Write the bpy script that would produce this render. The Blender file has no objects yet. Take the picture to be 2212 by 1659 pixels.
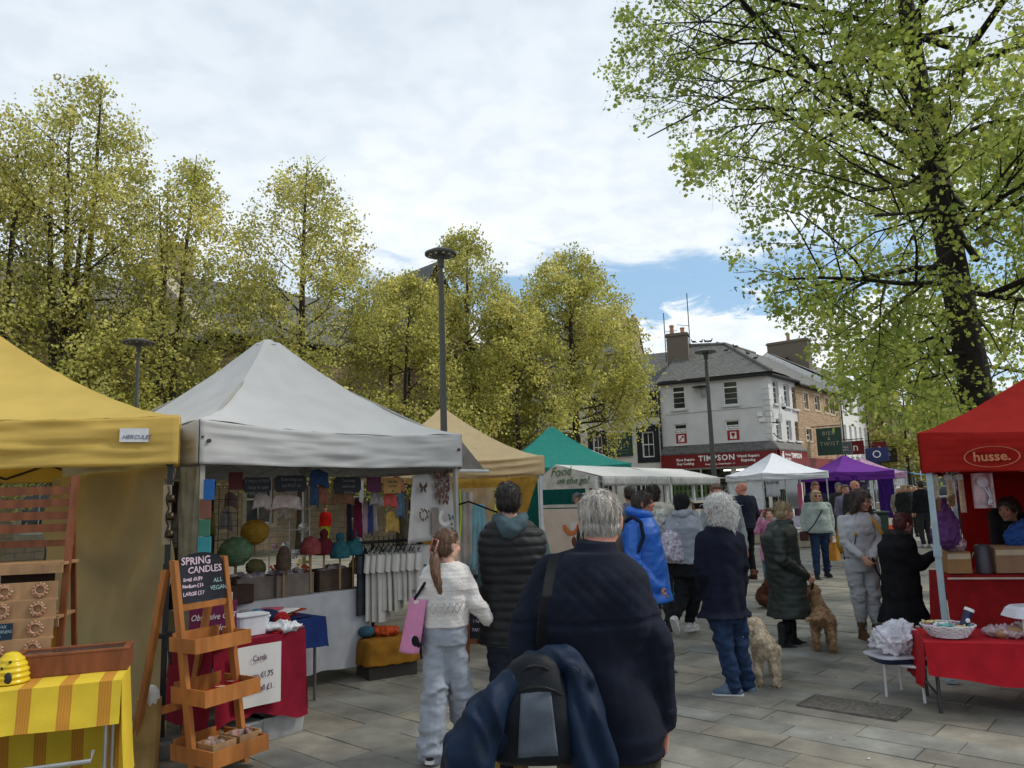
import bpy, bmesh, math, random
from math import sin, cos, pi, radians, sqrt, atan2, tan
from mathutils import Vector, Matrix, Quaternion, noise
V = Vector
random.seed(7)
scene = bpy.context.scene
COL = scene.collection
# ------------------------------------------------------------------ camera
FPX, PITCH, ROLL, EYE = 1658.0, radians(8.42), radians(1.8), 1.7
_r0, _u0, FWD = V((1,0,0)), V((0,-sin(PITCH),cos(PITCH))), V((0,cos(PITCH),sin(PITCH)))
UP = _u0*cos(ROLL)+_r0*sin(ROLL); RT = _r0*cos(ROLL)-_u0*sin(ROLL)
cam = bpy.data.cameras.new('camera'); cam.sensor_width = 36; cam.lens = 36*FPX/2212; cam.clip_end = 2000; cam.clip_start = 0.05
camo = bpy.data.objects.new('camera', cam); COL.objects.link(camo)
camo.matrix_world = Matrix(((RT.x,UP.x,-FWD.x,0),(RT.y,UP.y,-FWD.y,0),(RT.z,UP.z,-FWD.z,EYE),(0,0,0,1)))
scene.camera = camo
def ray(x, y): return FWD*FPX + RT*(x-1106) - UP*(y-829.5)
def G(x, y, z=0.0):
    d = ray(x, y); t = (z-EYE)/d.z; return V((d.x*t, d.y*t, z))
def D(x, y, Y):
    d = ray(x, y); t = Y/d.y; return V((d.x*t, Y, EYE+d.z*t))
# ------------------------------------------------------------------ materials
MATS = {}
def mat(name, col, rough=0.8, var=0.12, scale=6.0, bump=0.0, bscale=60.0, metal=0.0, trans=0.0, spec=0.3, sheen=0.0, col2=None, stretch=None, alpha=None, emit=None, attr=None, detail=4.0):
    if name in MATS: return MATS[name]
    m = bpy.data.materials.new(name); m.use_nodes = True; nt = m.node_tree; N = nt.nodes; L = nt.links
    p = N['Principled BSDF']; out = N['Material Output']
    p.inputs['Roughness'].default_value = rough; p.inputs['Metallic'].default_value = metal
    p.inputs['Specular IOR Level'].default_value = spec
    if sheen: p.inputs['Sheen Weight'].default_value = sheen
    tc = N.new('ShaderNodeTexCoord'); mp = N.new('ShaderNodeMapping'); L.new(tc.outputs['Object'], mp.inputs[0])
    if stretch: mp.inputs['Scale'].default_value = stretch
    nz = N.new('ShaderNodeTexNoise'); nz.inputs['Scale'].default_value = scale; nz.inputs['Detail'].default_value = detail
    L.new(mp.outputs[0], nz.inputs['Vector'])
    mx = N.new('ShaderNodeMix'); mx.data_type = 'RGBA'
    c = V(col[:3]); c2 = V(col2[:3]) if col2 else None
    a = c*(1-var) ; b = c2 if c2 else c*(1+var)
    mx.inputs[6].default_value = (*a, 1); mx.inputs[7].default_value = (*b, 1)
    rp = N.new('ShaderNodeMapRange'); rp.inputs[1].default_value = 0.33; rp.inputs[2].default_value = 0.67
    L.new(nz.outputs[0], rp.inputs[0]); L.new(rp.outputs[0], mx.inputs[0])
    cout = mx.outputs[2]
    if attr:
        at = N.new('ShaderNodeAttribute'); at.attribute_name = attr
        m2 = N.new('ShaderNodeMix'); m2.data_type = 'RGBA'; m2.blend_type = 'MULTIPLY'; m2.inputs[0].default_value = 1
        L.new(cout, m2.inputs[6]); L.new(at.outputs['Color'], m2.inputs[7]); cout = m2.outputs[2]
    L.new(cout, p.inputs['Base Color'])
    if bump:
        n2 = N.new('ShaderNodeTexNoise'); n2.inputs['Scale'].default_value = bscale; n2.inputs['Detail'].default_value = 3
        L.new(mp.outputs[0], n2.inputs['Vector'])
        bp = N.new('ShaderNodeBump'); bp.inputs['Strength'].default_value = 1.0; bp.inputs['Distance'].default_value = bump
        L.new(n2.outputs[0], bp.inputs['Height']); L.new(bp.outputs[0], p.inputs['Normal'])
    if trans:
        tr = N.new('ShaderNodeBsdfTranslucent'); ms = N.new('ShaderNodeMixShader'); ms.inputs[0].default_value = trans
        L.new(cout, tr.inputs[0]); L.new(p.outputs[0], ms.inputs[1]); L.new(tr.outputs[0], ms.inputs[2]); L.new(ms.outputs[0], out.inputs[0])
    if alpha is not None: p.inputs['Alpha'].default_value = alpha
    if emit: p.inputs['Emission Color'].default_value = (*emit[:3], 1); p.inputs['Emission Strength'].default_value = emit[3]
    MATS[name] = m; m['p'] = 1
    return m
def fab(name, col, **k):
    k.setdefault('rough', 0.9); k.setdefault('bump', 0.0012); k.setdefault('bscale', 220); k.setdefault('var', 0.18); k.setdefault('scale', 9); k.setdefault('spec', 0.15)
    return mat(name, col, **k)
def rgb(r, g, b):
    f = lambda c: (c/255/12.92) if c/255 <= 0.04045 else ((c/255+0.055)/1.055)**2.4
    return (f(r), f(g), f(b))
# ------------------------------------------------------------------ mesh builder
class B:
    def __init__(s): s.v = []; s.f = []; s.m = []; s.mi = 0; s.T = Matrix.Identity(4); s.c = []; s.cc = None
    def add(s, vs, fs):
        n = len(s.v); T = s.T
        s.v += [T @ V(p) for p in vs]
        if s.cc is not None: s.c += [s.cc]*len(vs)
        s.f += [tuple(i+n for i in f) for f in fs]; s.m += [s.mi]*len(fs)
        return s
    def box(s, c, d, R=None, taper=1.0):
        x, y, z = d[0]/2, d[1]/2, d[2]/2; k = taper
        vs = [V(p) for p in ((-x,-y,-z),(x,-y,-z),(x,y,-z),(-x,y,-z),(-x*k,-y*k,z),(x*k,-y*k,z),(x*k,y*k,z),(-x*k,y*k,z))]
        if R is not None:
            if not isinstance(R, Matrix): R = Matrix.Rotation(R, 3, 'Z')
            vs = [R @ p for p in vs]
        c = V(c)
        return s.add([p+c for p in vs], [(0,3,2,1),(4,5,6,7),(0,1,5,4),(1,2,6,5),(2,3,7,6),(3,0,4,7)])
    def bb(s, a, b):
        a = V(a); b = V(b); return s.box((a+b)/2, [abs(q) for q in (b-a)])
    def tube(s, pts, r, n=8, closed=True, sq=None):
        pts = [V(p) for p in pts]; m = len(pts)
        rs = r if isinstance(r, (list, tuple)) else [r]*m
        vs = []; fs = []; prev = None
        for i, p in enumerate(pts):
            t = (pts[min(i+1, m-1)]-pts[max(i-1, 0)])
            if t.length < 1e-9: t = V((0,0,1))
            t.normalize()
            if prev is None:
                a = t.orthogonal().normalized() if abs(t.z) > .99 else t.cross(V((0,0,1))).normalized()
            else:
                a = prev-t*prev.dot(t); a = a.normalized() if a.length > 1e-6 else t.orthogonal().normalized()
            prev = a; b = t.cross(a)
            for k in range(n):
                an = 2*pi*(k+.5)/n; vs.append(p+(a*cos(an)+b*sin(an)*(sq or 1))*rs[i])
        for i in range(m-1):
            for k in range(n): fs.append((i*n+k, i*n+(k+1) % n, (i+1)*n+(k+1) % n, (i+1)*n+k))
        if closed: fs.append(tuple(range(n-1, -1, -1))); fs.append(tuple((m-1)*n+k for k in range(n)))
        return s.add(vs, fs)
    def lathe(s, prof, c=(0,0,0), n=20, sx=1, sy=1, a0=0, a1=2*pi):
        c = V(c); vs = []; fs = []; full = abs(a1-a0-2*pi) < 1e-6; nn = n if full else n+1
        for r, z in prof:
            for k in range(nn):
                a = a0+(a1-a0)*k/n; vs.append(c+V((r*cos(a)*sx, r*sin(a)*sy, z)))
        for i in range(len(prof)-1):
            for k in range(n):
                k2 = (k+1) % nn; fs.append((i*nn+k, i*nn+k2, (i+1)*nn+k2, (i+1)*nn+k))
        return s.add(vs, fs)
    def ell(s, c, r, R=None, n=12, m=8):
        c = V(c); vs = []; fs = []
        if not hasattr(r, '__len__'): r = (r, r, r)
        for i in range(m+1):
            ph = pi*i/m
            if i in (0, m):
                vs.append(V((0,0,r[2]*cos(ph)))); continue
            for k in range(n):
                a = 2*pi*k/n; vs.append(V((r[0]*sin(ph)*cos(a), r[1]*sin(ph)*sin(a), r[2]*cos(ph))))
        if R is not None: vs = [R @ p for p in vs]
        for k in range(n): fs.append((0, 1+k, 1+(k+1) % n))
        for i in range(m-2):
            for k in range(n):
                a = 1+i*n; fs.append((a+k, a+n+k, a+n+(k+1) % n, a+(k+1) % n))
        e = 1+(m-1)*n; a = 1+(m-2)*n
        for k in range(n): fs.append((e, a+(k+1) % n, a+k))
        return s.add([p+c for p in vs], fs)
    def cap(s, p0, r0, p1, r1, n=12, fl=1.0):
        p0 = V(p0); p1 = V(p1); ax = p1-p0; L = ax.length
        if L < 1e-6: return s.ell(p0, r0, n=n)
        q = ax.normalized(); pts = []; rs = []
        for i in range(4): a = pi/2*(1-i/4); pts.append(p0-q*r0*sin(a)); rs.append(max(r0*cos(a), 1e-4))
        pts.append(p0); rs.append(r0)
        pts.append(p1); rs.append(r1)
        for i in range(1, 5): a = pi/2*i/4; pts.append(p1+q*r1*sin(a)); rs.append(max(r1*cos(a), 1e-4))
        return s.tube(pts, rs, n, sq=fl)
    def chain(s, pts, n=12, fl=1.0):
        for (a, ra), (b, rb) in zip(pts, pts[1:]): s.cap(a, ra, b, rb, n, fl)
        return s
    def loft(s, rings, n=24, pw=2.3):
        # rings: (cx, cy, cz, rx, ry[, yaw])
        vs = []; fs = []
        for rg in rings:
            cx, cy, cz, rx, ry = rg[:5]; yaw = rg[5] if len(rg) > 5 else 0
            for k in range(n):
                a = 2*pi*k/n; ca, sa = cos(a), sin(a)
                x = rx*math.copysign(abs(ca)**(2/pw), ca); y = ry*math.copysign(abs(sa)**(2/pw), sa)
                vs.append(V((cx+x*cos(yaw)-y*sin(yaw), cy+x*sin(yaw)+y*cos(yaw), cz)))
        m = len(rings)
        for i in range(m-1):
            for k in range(n): fs.append((i*n+k, i*n+(k+1) % n, (i+1)*n+(k+1) % n, (i+1)*n+k))
        fs.append(tuple(range(n-1, -1, -1))); fs.append(tuple((m-1)*n+k for k in range(n)))
        return s.add(vs, fs)
    def grid(s, fn, nu, nv, u0=0, u1=1, v0=0, v1=1, closeu=False):
        vs = []; fs = []; w = nu if closeu else nu+1
        for j in range(nv+1):
            for i in range(w): vs.append(V(fn(u0+(u1-u0)*i/nu, v0+(v1-v0)*j/nv)))
        for j in range(nv):
            for i in range(nu):
                i2 = (i+1) % w; fs.append((j*w+i, j*w+i2, (j+1)*w+i2, (j+1)*w+i))
        return s.add(vs, fs)
    def prism(s, pts, d):
        pts = [V(p) for p in pts]; n = len(pts); d = V(d)
        return s.add(pts+[p+d for p in pts], [tuple(range(n-1,-1,-1)), tuple(range(n, 2*n))]+[(i, (i+1) % n, n+(i+1) % n, n+i) for i in range(n)])
    def make(s, name, mt=None, parent=None, smooth=False, thick=0, bevel=0, mtx=None, **tg):
        me = bpy.data.meshes.new(name); me.from_pydata([tuple(p) for p in s.v], [], s.f)
        mts = mt if isinstance(mt, (list, tuple)) else [mt]
        for q in mts:
            if q: me.materials.append(q)
        if len(mts) > 1: me.polygons.foreach_set('material_index', s.m)
        if s.c:
            ca = me.color_attributes.new('tint', 'FLOAT_COLOR', 'POINT')
            ca.data.foreach_set('color', [x for c in s.c for x in (*c, 1)])
        me.validate()
        if thick or bevel:
            bm = bmesh.new(); bm.from_mesh(me)
            if bevel:
                bmesh.ops.bevel(bm, geom=[e for e in bm.edges if len(e.link_faces) == 2 and e.calc_face_angle(0) > .6], offset=bevel, segments=1, affect='EDGES', clamp_overlap=True)
            if thick: bmesh.ops.solidify(bm, geom=bm.faces[:], thickness=thick)
            bm.to_mesh(me); bm.free()
        if smooth:
            me.polygons.foreach_set('use_smooth', [True]*len(me.polygons))
            if smooth != True: me.set_sharp_from_angle(angle=smooth)
        return put(name, me, parent, **tg)
def put(name, me, parent=None, label=None, cat=None, group=None, kind=None, loc=None, rz=None):
    o = bpy.data.objects.new(name, me); COL.objects.link(o)
    if parent is not None: o.parent = parent
    if loc is not None: o.location = loc
    if rz is not None: o.rotation_euler = (0, 0, rz)
    if label: o['label'] = label
    if cat: o['category'] = cat
    if group: o['group'] = group
    if kind: o['kind'] = kind
    return o
def thing(name, label, cat, loc=(0,0,0), rz=0.0, group=None, scale=None):
    o = put(name, None, None, label, cat, group, None, loc, rz); o.empty_display_size = .2
    if scale: o.scale = (scale,)*3
    return o
def copy_tree(o, parent=None, label=None, loc=None, rz=None, scale=None):
    c = o.copy(); COL.objects.link(c)
    if parent is not None: c.parent = parent
    if label: c['label'] = label
    if loc is not None: c.location = loc
    if rz is not None: c.rotation_euler = (0, 0, rz)
    if scale is not None: c.scale = scale if hasattr(scale, '__len__') else (scale,)*3
    for ch in KIDS.get(o.name, []) or [x for x in list(bpy.data.objects) if x.parent == o]: copy_tree(ch, c)
    return c
KIDS = {}
def nz(p, f=1.0, o=0): return noise.noise(V((p[0]*f+o*7.3, p[1]*f+o*3.1, p[2]*f-o*5.7)))
def remesh(b, name, mt, parent, voxel=.015, smooth=3, disp=None, tint=None, keep=None, **tg):
    """union of closed primitives -> one continuous surface"""
    me = bpy.data.meshes.new('tmp'); me.from_pydata([tuple(p) for p in b.v], [], b.f)
    o = bpy.data.objects.new('tmp', me); COL.objects.link(o)
    md = o.modifiers.new('r', 'REMESH'); md.mode = 'VOXEL'; md.voxel_size = voxel
    if smooth: ms = o.modifiers.new('s', 'SMOOTH'); ms.factor = .5; ms.iterations = smooth
    dg = bpy.context.evaluated_depsgraph_get(); ev = o.evaluated_get(dg)
    m2 = bpy.data.meshes.new_from_object(ev); m2.name = name
    bpy.data.objects.remove(o); bpy.data.meshes.remove(me)
    if disp:
        vs = m2.vertices; new = []
        for v in vs:
            r = disp(v.co, v.normal); new.append(v.co+(v.normal*r if isinstance(r, float) else r))
        for v, q in zip(vs, new): v.co = q
    mts = mt if isinstance(mt, (list, tuple)) else [mt]
    m2.materials.clear()
    for q in mts: m2.materials.append(q)
    if tint:   # tint(co)-> material index
        for f in m2.polygons: f.material_index = tint(f.center)
    m2.polygons.foreach_set('use_smooth', [True]*len(m2.polygons))
    return put(name, m2, parent, **tg)
def text(s, size, mt, name='lettering', parent=None, M=None, ext=.004, align='CENTER', sx=1, bold=0, shear=0, jit=0, space=1):
    cu = bpy.data.curves.new('t', 'FONT'); cu.body = s; cu.size = size; cu.extrude = ext; cu.align_x = align; cu.align_y = 'CENTER'; cu.offset = bold; cu.shear = shear; cu.resolution_u = 2; cu.space_character = space
    o = bpy.data.objects.new('t', cu); COL.objects.link(o)
    dg = bpy.context.evaluated_depsgraph_get(); me = bpy.data.meshes.new_from_object(o.evaluated_get(dg)); bpy.data.objects.remove(o)
    for v in me.vertices:
        v.co.x *= sx
        if jit: v.co += V((nz(v.co, 9/size*.12), nz(v.co, 9/size*.12, 3), 0))*jit
    me.materials.clear(); me.materials.append(mt); me.name = name
    q = put(name, me, parent)
    if M is not None: q.matrix_local = M
    return q
def frame(o, x, z):
    """matrix with origin o, X axis x, up z(ish), local Z = outward normal (x cross up)"""
    x = V(x).normalized(); z = V(z).normalized(); n = x.cross(z).normalized(); u = n.cross(x)
    return Matrix(((x.x,u.x,n.x,o[0]),(x.y,u.y,n.y,o[1]),(x.z,u.z,n.z,o[2]),(0,0,0,1)))
def lframe(o, x, y):
    """matrix: X along x, Y along horizontal y, Z up"""
    x = V(x).normalized(); y = V(y).normalized()
    return Matrix(((x.x,y.x,0,o[0]),(x.y,y.y,0,o[1]),(0,0,1,o[2] if len(o) > 2 else 0),(0,0,0,1)))
# ------------------------------------------------------------------ world and sun
w = bpy.data.worlds.new('World'); scene.world = w; w.use_nodes = True
nt = w.node_tree; N = nt.nodes; L = nt.links; bg = N['Background']
SUN = V((0.80, 0.10, 0.85)).normalized()
sky = N.new('ShaderNodeTexSky'); sky.sky_type = 'NISHITA'; sky.sun_disc = False
sky.sun_elevation = math.asin(SUN.z); sky.sun_rotation = atan2(SUN.x, SUN.y); sky.air_density = 1.2; sky.dust_density = .8
tc = N.new('ShaderNodeTexCoord'); sp = N.new('ShaderNodeSeparateXYZ'); L.new(tc.outputs['Generated'], sp.inputs[0])
def M(op, a, b=None, c=None):
    n = N.new('ShaderNodeMath'); n.operation = op
    for i, q in enumerate((a, b, c)):
        if q is None: continue
        if isinstance(q, (int, float)): n.inputs[i].default_value = q
        else: L.new(q, n.inputs[i])
    return n.outputs[0]
zz = M('MAXIMUM', sp.outputs[2], 0.0); den = M('ADD', zz, 0.16)
cv = N.new('ShaderNodeCombineXYZ'); L.new(M('DIVIDE', sp.outputs[0], den), cv.inputs[0]); L.new(M('DIVIDE', sp.outputs[1], den), cv.inputs[1])
def noi(sc, det, vec, dist=0.0, rough=.55):
    n = N.new('ShaderNodeTexNoise'); n.inputs['Scale'].default_value = sc; n.inputs['Detail'].default_value = det; n.inputs['Distortion'].default_value = dist; n.inputs['Roughness'].default_value = rough
    L.new(vec, n.inputs['Vector']); return n.outputs[0]
n1 = noi(1.1, 4, cv.outputs[0], .3); n2 = noi(11, 4, cv.outputs[0], .15, .5); n3 = noi(4.5, 7, cv.outputs[0], .5, .6)
zp = M('ADD', M('ADD', zz, M('MULTIPLY', M('SUBTRACT', n3, .5), .16)), M('MULTIPLY', M('SUBTRACT', n1, .5), .05))
def ss(v, a, b):
    n = N.new('ShaderNodeMapRange'); n.interpolation_type = 'SMOOTHSTEP'; n.inputs[1].default_value = a; n.inputs[2].default_value = b; L.new(v, n.inputs[0]); return n.outputs[0]
gap = M('MULTIPLY', ss(zp, .215, .232), M('SUBTRACT', 1.0, ss(zp, .27, .315)))
gap = M('MAXIMUM', gap, M('MULTIPLY', M('SUBTRACT', 1.0, ss(zp, .10, .20)), ss(n3, .42, .62)))
side = ss(sp.outputs[0], -.35, -.05)
cover = M('SUBTRACT', 1.0, M('MULTIPLY', gap, M('ADD', M('MULTIPLY', side, .68), .25)))
# cloud brightness: rippled altocumulus with soft grey veils
rip = M('ADD', M('MULTIPLY', ss(n2, .30, .64), .055), M('MULTIPLY', ss(n1, .2, .8), .13))
up = ss(sp.outputs[2], .2, .75)
bri = M('SUBTRACT', M('ADD', .79, rip), M('MULTIPLY', up, .20))
cc = N.new('ShaderNodeMix'); cc.data_type = 'RGBA'
cc.inputs[6].default_value = (7.6, 8.7, 9.9, 1); cc.inputs[7].default_value = (9.6, 9.8, 9.9, 1); L.new(ss(bri, .62, 1.05), cc.inputs[0])
cb = N.new('ShaderNodeMix'); cb.data_type = 'RGBA'; cb.blend_type = 'MULTIPLY'; cb.inputs[0].default_value = 1
L.new(cc.outputs[2], cb.inputs[6])
cg = N.new('ShaderNodeCombineColor'); 
for i in range(3): L.new(bri, cg.inputs[i])
L.new(cg.outputs[0], cb.inputs[7])
mx = N.new('ShaderNodeMix'); mx.data_type = 'RGBA'; L.new(cover, mx.inputs[0])
sk2 = N.new('ShaderNodeMix'); sk2.data_type = 'RGBA'; sk2.inputs[0].default_value = .55; L.new(sky.outputs[0], sk2.inputs[6]); sk2.inputs[7].default_value = (2.5, 4.8, 7.4, 1)
L.new(sk2.outputs[2], mx.inputs[6]); L.new(cb.outputs[2], mx.inputs[7])
L.new(mx.outputs[2], bg.inputs[0]); bg.inputs[1].default_value = 0.10
sl = bpy.data.lights.new('sun', 'SUN'); sl.energy = 2.4; sl.angle = radians(12); sl.color = (1, .94, .84)
so = bpy.data.objects.new('sun', sl); COL.objects.link(so); so.rotation_euler = SUN.to_track_quat('Z', 'Y').to_euler()
scene.view_settings.view_transform = 'Standard'; scene.view_settings.look = 'None'; scene.view_settings.exposure = 0.32; scene.view_settings.gamma = 1
# ------------------------------------------------------------------ ground
b = B(); b.add([(-300,-60,-.03),(300,-60,-.03),(300,500,-.03),(-300,500,-.03)], [(0,1,2,3)])
b.make('ground', mat('mortar', (.055,.052,.045), var=.3, scale=30, rough=.95), kind='structure')
stone = mat('paving_stone', (.25,.237,.202), rough=.72, var=.22, scale=3.2, bump=.004, bscale=35, spec=.3, attr='tint', detail=8)
b = B(); rd = V((cos(radians(-42)), sin(radians(-42)), 0)); rn = V((-rd.y, rd.x, 0)); rng = random.Random(3)
mhc = G(1843,1530)
y = -30.0
while y < 75:
    wd = rng.choice((.27,.30,.33,.38)); x = -55-rng.random()
    row_w = rng.uniform(-.03, .03)
    while x < 60:
        ln = rng.uniform(.5, 1.2); c = rd*(x+ln/2)+rn*(y+wd/2)
        if 1.2 < c.y < 64 and abs(c.x) < 3+c.y*.85:
            t = rng.uniform(.84, 1.09); wm = row_w+rng.uniform(-.04, .04)
            if c.x < .5 and rng.random() < .5: wm += .05
            b.cc = (t*(1+wm), t, t*(1-wm*1.3)); g = rng.uniform(.003,.007); g2 = rng.uniform(.003,.008)
            h = rng.uniform(-.003, .003); ti = rng.uniform(-.0025, .0025)
            x0, x1, y0, y1 = x+g, x+ln-g, y+g2, y+wd-g2
            P = []; Q = []
            for (px, py, s1, s2) in ((x0,y0,-1,-1),(x1,y0,1,-1),(x1,y1,1,1),(x0,y1,-1,1)):
                q = rd*(px+rng.uniform(-.003,.003))+rn*(py+rng.uniform(-.003,.003)); P.append((q.x, q.y, h+ti*(1 if px == x0 else -1)))
                q = rd*(px+s1*.003)+rn*(py+s2*.003); Q.append((q.x, q.y, -.022))
            b.add(P+Q, [(0,1,2,3),(0,4,5,1),(1,5,6,2),(2,6,7,3),(3,7,4,0)])
        x += ln
    y += wd
b.make('paving', stone, kind='structure')
_n = stone.node_tree.nodes; _l = stone.node_tree.links; _p = _n['Principled BSDF']; _src = _p.inputs['Base Color'].links[0].from_socket
_tc = _n.new('ShaderNodeTexCoord'); _v = _n.new('ShaderNodeTexVoronoi'); _v.inputs['Scale'].default_value = 2.3; _v.inputs['Randomness'].default_value = 1; _l.new(_tc.outputs['Object'], _v.inputs['Vector'])
_m = _n.new('ShaderNodeMapRange'); _m.inputs[1].default_value = .035; _m.inputs[2].default_value = .06; _m.inputs[3].default_value = .55; _m.inputs[4].default_value = 1.0; _l.new(_v.outputs['Distance'], _m.inputs[0])
_z = _n.new('ShaderNodeTexNoise'); _z.inputs['Scale'].default_value = 1.1; _z.inputs['Detail'].default_value = 9; _z.inputs['Roughness'].default_value = .7; _l.new(_tc.outputs['Object'], _z.inputs['Vector'])
_q = _n.new('ShaderNodeMapRange'); _q.inputs[1].default_value = .36; _q.inputs[2].default_value = .62; _q.inputs[3].default_value = .62; _q.inputs[4].default_value = 1.08; _l.new(_z.outputs[0], _q.inputs[0])
_k = _n.new('ShaderNodeMath'); _k.operation = 'MULTIPLY'; _l.new(_m.outputs[0], _k.inputs[0]); _l.new(_q.outputs[0], _k.inputs[1])
_c = _n.new('ShaderNodeVectorMath'); _c.operation = 'SCALE'; _l.new(_src, _c.inputs[0]); _l.new(_k.outputs[0], _c.inputs['Scale']); _l.new(_c.outputs[0], _p.inputs['Base Color'])
# recessed access cover with gritty infill
r = thing('access_cover', 'worn grey brown rectangular access cover in the paving near the white stool', 'cover', mhc)
bb = B(); fr = B()
MR = lframe((0,0,.018), rd, rn); bb.T = MR; fr.T = MR
bb.box((0,0,-.012), (.70,.36,.02)); 
for s in (-1,1): fr.box((0,s*.185,-.012), (.74,.014,.022)); fr.box((s*.363,0,-.012), (.014,.356,.022))
bb.make('infill', mat('cover_infill', (.13,.115,.095), var=.35, scale=40, bump=.004, bscale=90, rough=.95), r)
fr.make('rim', mat('cover_rim', (.12,.11,.10), var=.3, scale=20, rough=.6), r)
# litter flecks
# ------------------------------------------------------------------ buildings
glass = mat('dark_glass', (.03,.035,.04), rough=.08, spec=.6, var=.4, scale=1.2)
white = mat('white_paint', (.72,.71,.68), rough=.6, var=.06, scale=4)
offw = mat('cream_render', (.60,.585,.53), rough=.9, var=.08, scale=1.1, bump=.004, bscale=30)
timpw = mat('white_render', (.56,.555,.54), rough=.9, var=.07, scale=1.3, bump=.004, bscale=30)
black = mat('black_paint', (.018,.018,.02), rough=.5, var=.2)
def stonemat(name, c1, c2, mort, bw=.5, bh=.22, scale=1.0):
    m = bpy.data.materials.new(name); m.use_nodes = True; nt = m.node_tree; N = nt.nodes; L = nt.links; p = N['Principled BSDF']
    at = N.new('ShaderNodeUVMap'); at.uv_map = 'uv'
    nz_ = N.new('ShaderNodeTexNoise'); nz_.inputs['Scale'].default_value = 1.7; nz_.inputs['Detail'].default_value = 3
    L.new(at.outputs[0], nz_.inputs['Vector'])
    va = N.new('ShaderNodeVectorMath'); va.operation = 'MULTIPLY_ADD'; va.inputs[1].default_value = (.06,.05,0); L.new(nz_.outputs[1], va.inputs[0]); L.new(at.outputs[0], va.inputs[2])
    br = N.new('ShaderNodeTexBrick'); br.inputs['Scale'].default_value = 1; br.inputs['Brick Width'].default_value = bw; br.inputs['Row Height'].default_value = bh; br.inputs['Mortar Size'].default_value = .012; br.inputs['Mortar Smooth'].default_value = .3
    br.inputs['Color1'].default_value = (*c1,1); br.inputs['Color2'].default_value = (*c2,1); br.inputs['Mortar'].default_value = (*mort,1); br.inputs['Bias'].default_value = -.1
    L.new(va.outputs[0], br.inputs['Vector'])
    n2 = N.new('ShaderNodeTexNoise'); n2.inputs['Scale'].default_value = 5; n2.inputs['Detail'].default_value = 6; L.new(at.outputs[0], n2.inputs['Vector'])
    mr = N.new('ShaderNodeMapRange'); mr.inputs[3].default_value = .6; mr.inputs[4].default_value = 1.35; L.new(n2.outputs[0], mr.inputs[0])
    mx = N.new('ShaderNodeMix'); mx.data_type = 'RGBA'; mx.blend_type = 'MULTIPLY'; mx.inputs[0].default_value = 1; L.new(br.outputs[0], mx.inputs[6])
    cg = N.new('ShaderNodeCombineColor')
    for i in range(3): L.new(mr.outputs[0], cg.inputs[i])
    L.new(cg.outputs[0], mx.inputs[7]); L.new(mx.outputs[2], p.inputs['Base Color']); p.inputs['Roughness'].default_value = .9
    bp = N.new('ShaderNodeBump'); bp.inputs['Distance'].default_value = .02; bp.inputs['Strength'].default_value = .8
    sb = N.new('ShaderNodeMath'); sb.operation = 'SUBTRACT'; L.new(n2.outputs[0], sb.inputs[0]); L.new(br.outputs[1], sb.inputs[1])
    L.new(sb.outputs[0], bp.inputs['Height']); L.new(bp.outputs[0], p.inputs['Normal'])
    return m
sand = stonemat('sandstone', (.36,.27,.18), (.28,.21,.145), (.20,.165,.12), .55, .24)
brown = stonemat('brown_rubble', (.43,.29,.17), (.30,.19,.11), (.30,.24,.17), .38, .17)
dstone = stonemat('dark_stone', (.15,.12,.09), (.11,.09,.07), (.08,.07,.06), .5, .22)
slate = stonemat('slate', (.135,.135,.125), (.095,.098,.09), (.045,.045,.04), .34, .26)
slateb = stonemat('mossy_slate', (.17,.155,.115), (.12,.115,.085), (.05,.048,.036), .30, .20)
def uvq(b, uvs): pass
def quadmesh(name, quads, mt, parent, uv0=None):
    """quads: list of (p0,p1,p2,p3) with metric uvs from p0->p1 (u) and p0->p3 (v)"""
    me = bpy.data.meshes.new(name); vs = []; fs = []; uv = []
    for q in quads:
        q = [V(p) for p in q]; n = len(vs); vs += [tuple(p) for p in q]; fs.append(tuple(range(n, n+len(q))))
        ux = (q[1]-q[0]).normalized(); nn = ux.cross(q[2]-q[1]).normalized(); vy = nn.cross(ux)
        if abs(ux.z) > .5: ux, vy = vy, ux
        o = q[0]-q[0].dot(ux)*ux-q[0].dot(vy)*vy
        for p in q: uv.append((p.dot(ux), p.dot(vy)))
    me.from_pydata(vs, [], fs); ul = me.uv_layers.new(name='uv')
    ul.data.foreach_set('uv', [x for t in uv for x in t]); me.materials.append(mt)
    return put(name, me, parent)
def wall(name, o, xd, wdt, h, holes, mt, parent, rev=.14, z0=0.0):
    """wall plane at origin o along xd, with rectangular openings (x0,x1,z0,z1) and reveals going inward"""
    xd = V(xd).normalized(); n = xd.cross(V((0,0,1)))   # outward
    xs = sorted(set([0, wdt]+[v for q in holes for v in q[:2]])); zs = sorted(set([z0, h]+[v for q in holes for v in q[2:4]]))
    P = lambda x, z, d=0: V(o)+xd*x-n*d+V((0,0,z))
    qs = []
    for i in range(len(xs)-1):
        for j in range(len(zs)-1):
            cx, cz = (xs[i]+xs[i+1])/2, (zs[j]+zs[j+1])/2
            if any(q[0] < cx < q[1] and q[2] < cz < q[3] for q in holes): continue
            qs.append((P(xs[i],zs[j]), P(xs[i+1],zs[j]), P(xs[i+1],zs[j+1]), P(xs[i],zs[j+1])))
    for q in holes:
        x0, x1, a, c = q[:4]
        qs += [(P(x0,a), P(x0,a,rev), P(x0,c,rev), P(x0,c)), (P(x1,a,rev), P(x1,a), P(x1,c), P(x1,c,rev)), (P(x0,c,rev), P(x1,c,rev), P(x1,c), P(x0,c)), (P(x0,a), P(x1,a), P(x1,a,rev), P(x0,a,rev))]
    return quadmesh(name, qs, mt, parent)
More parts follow.
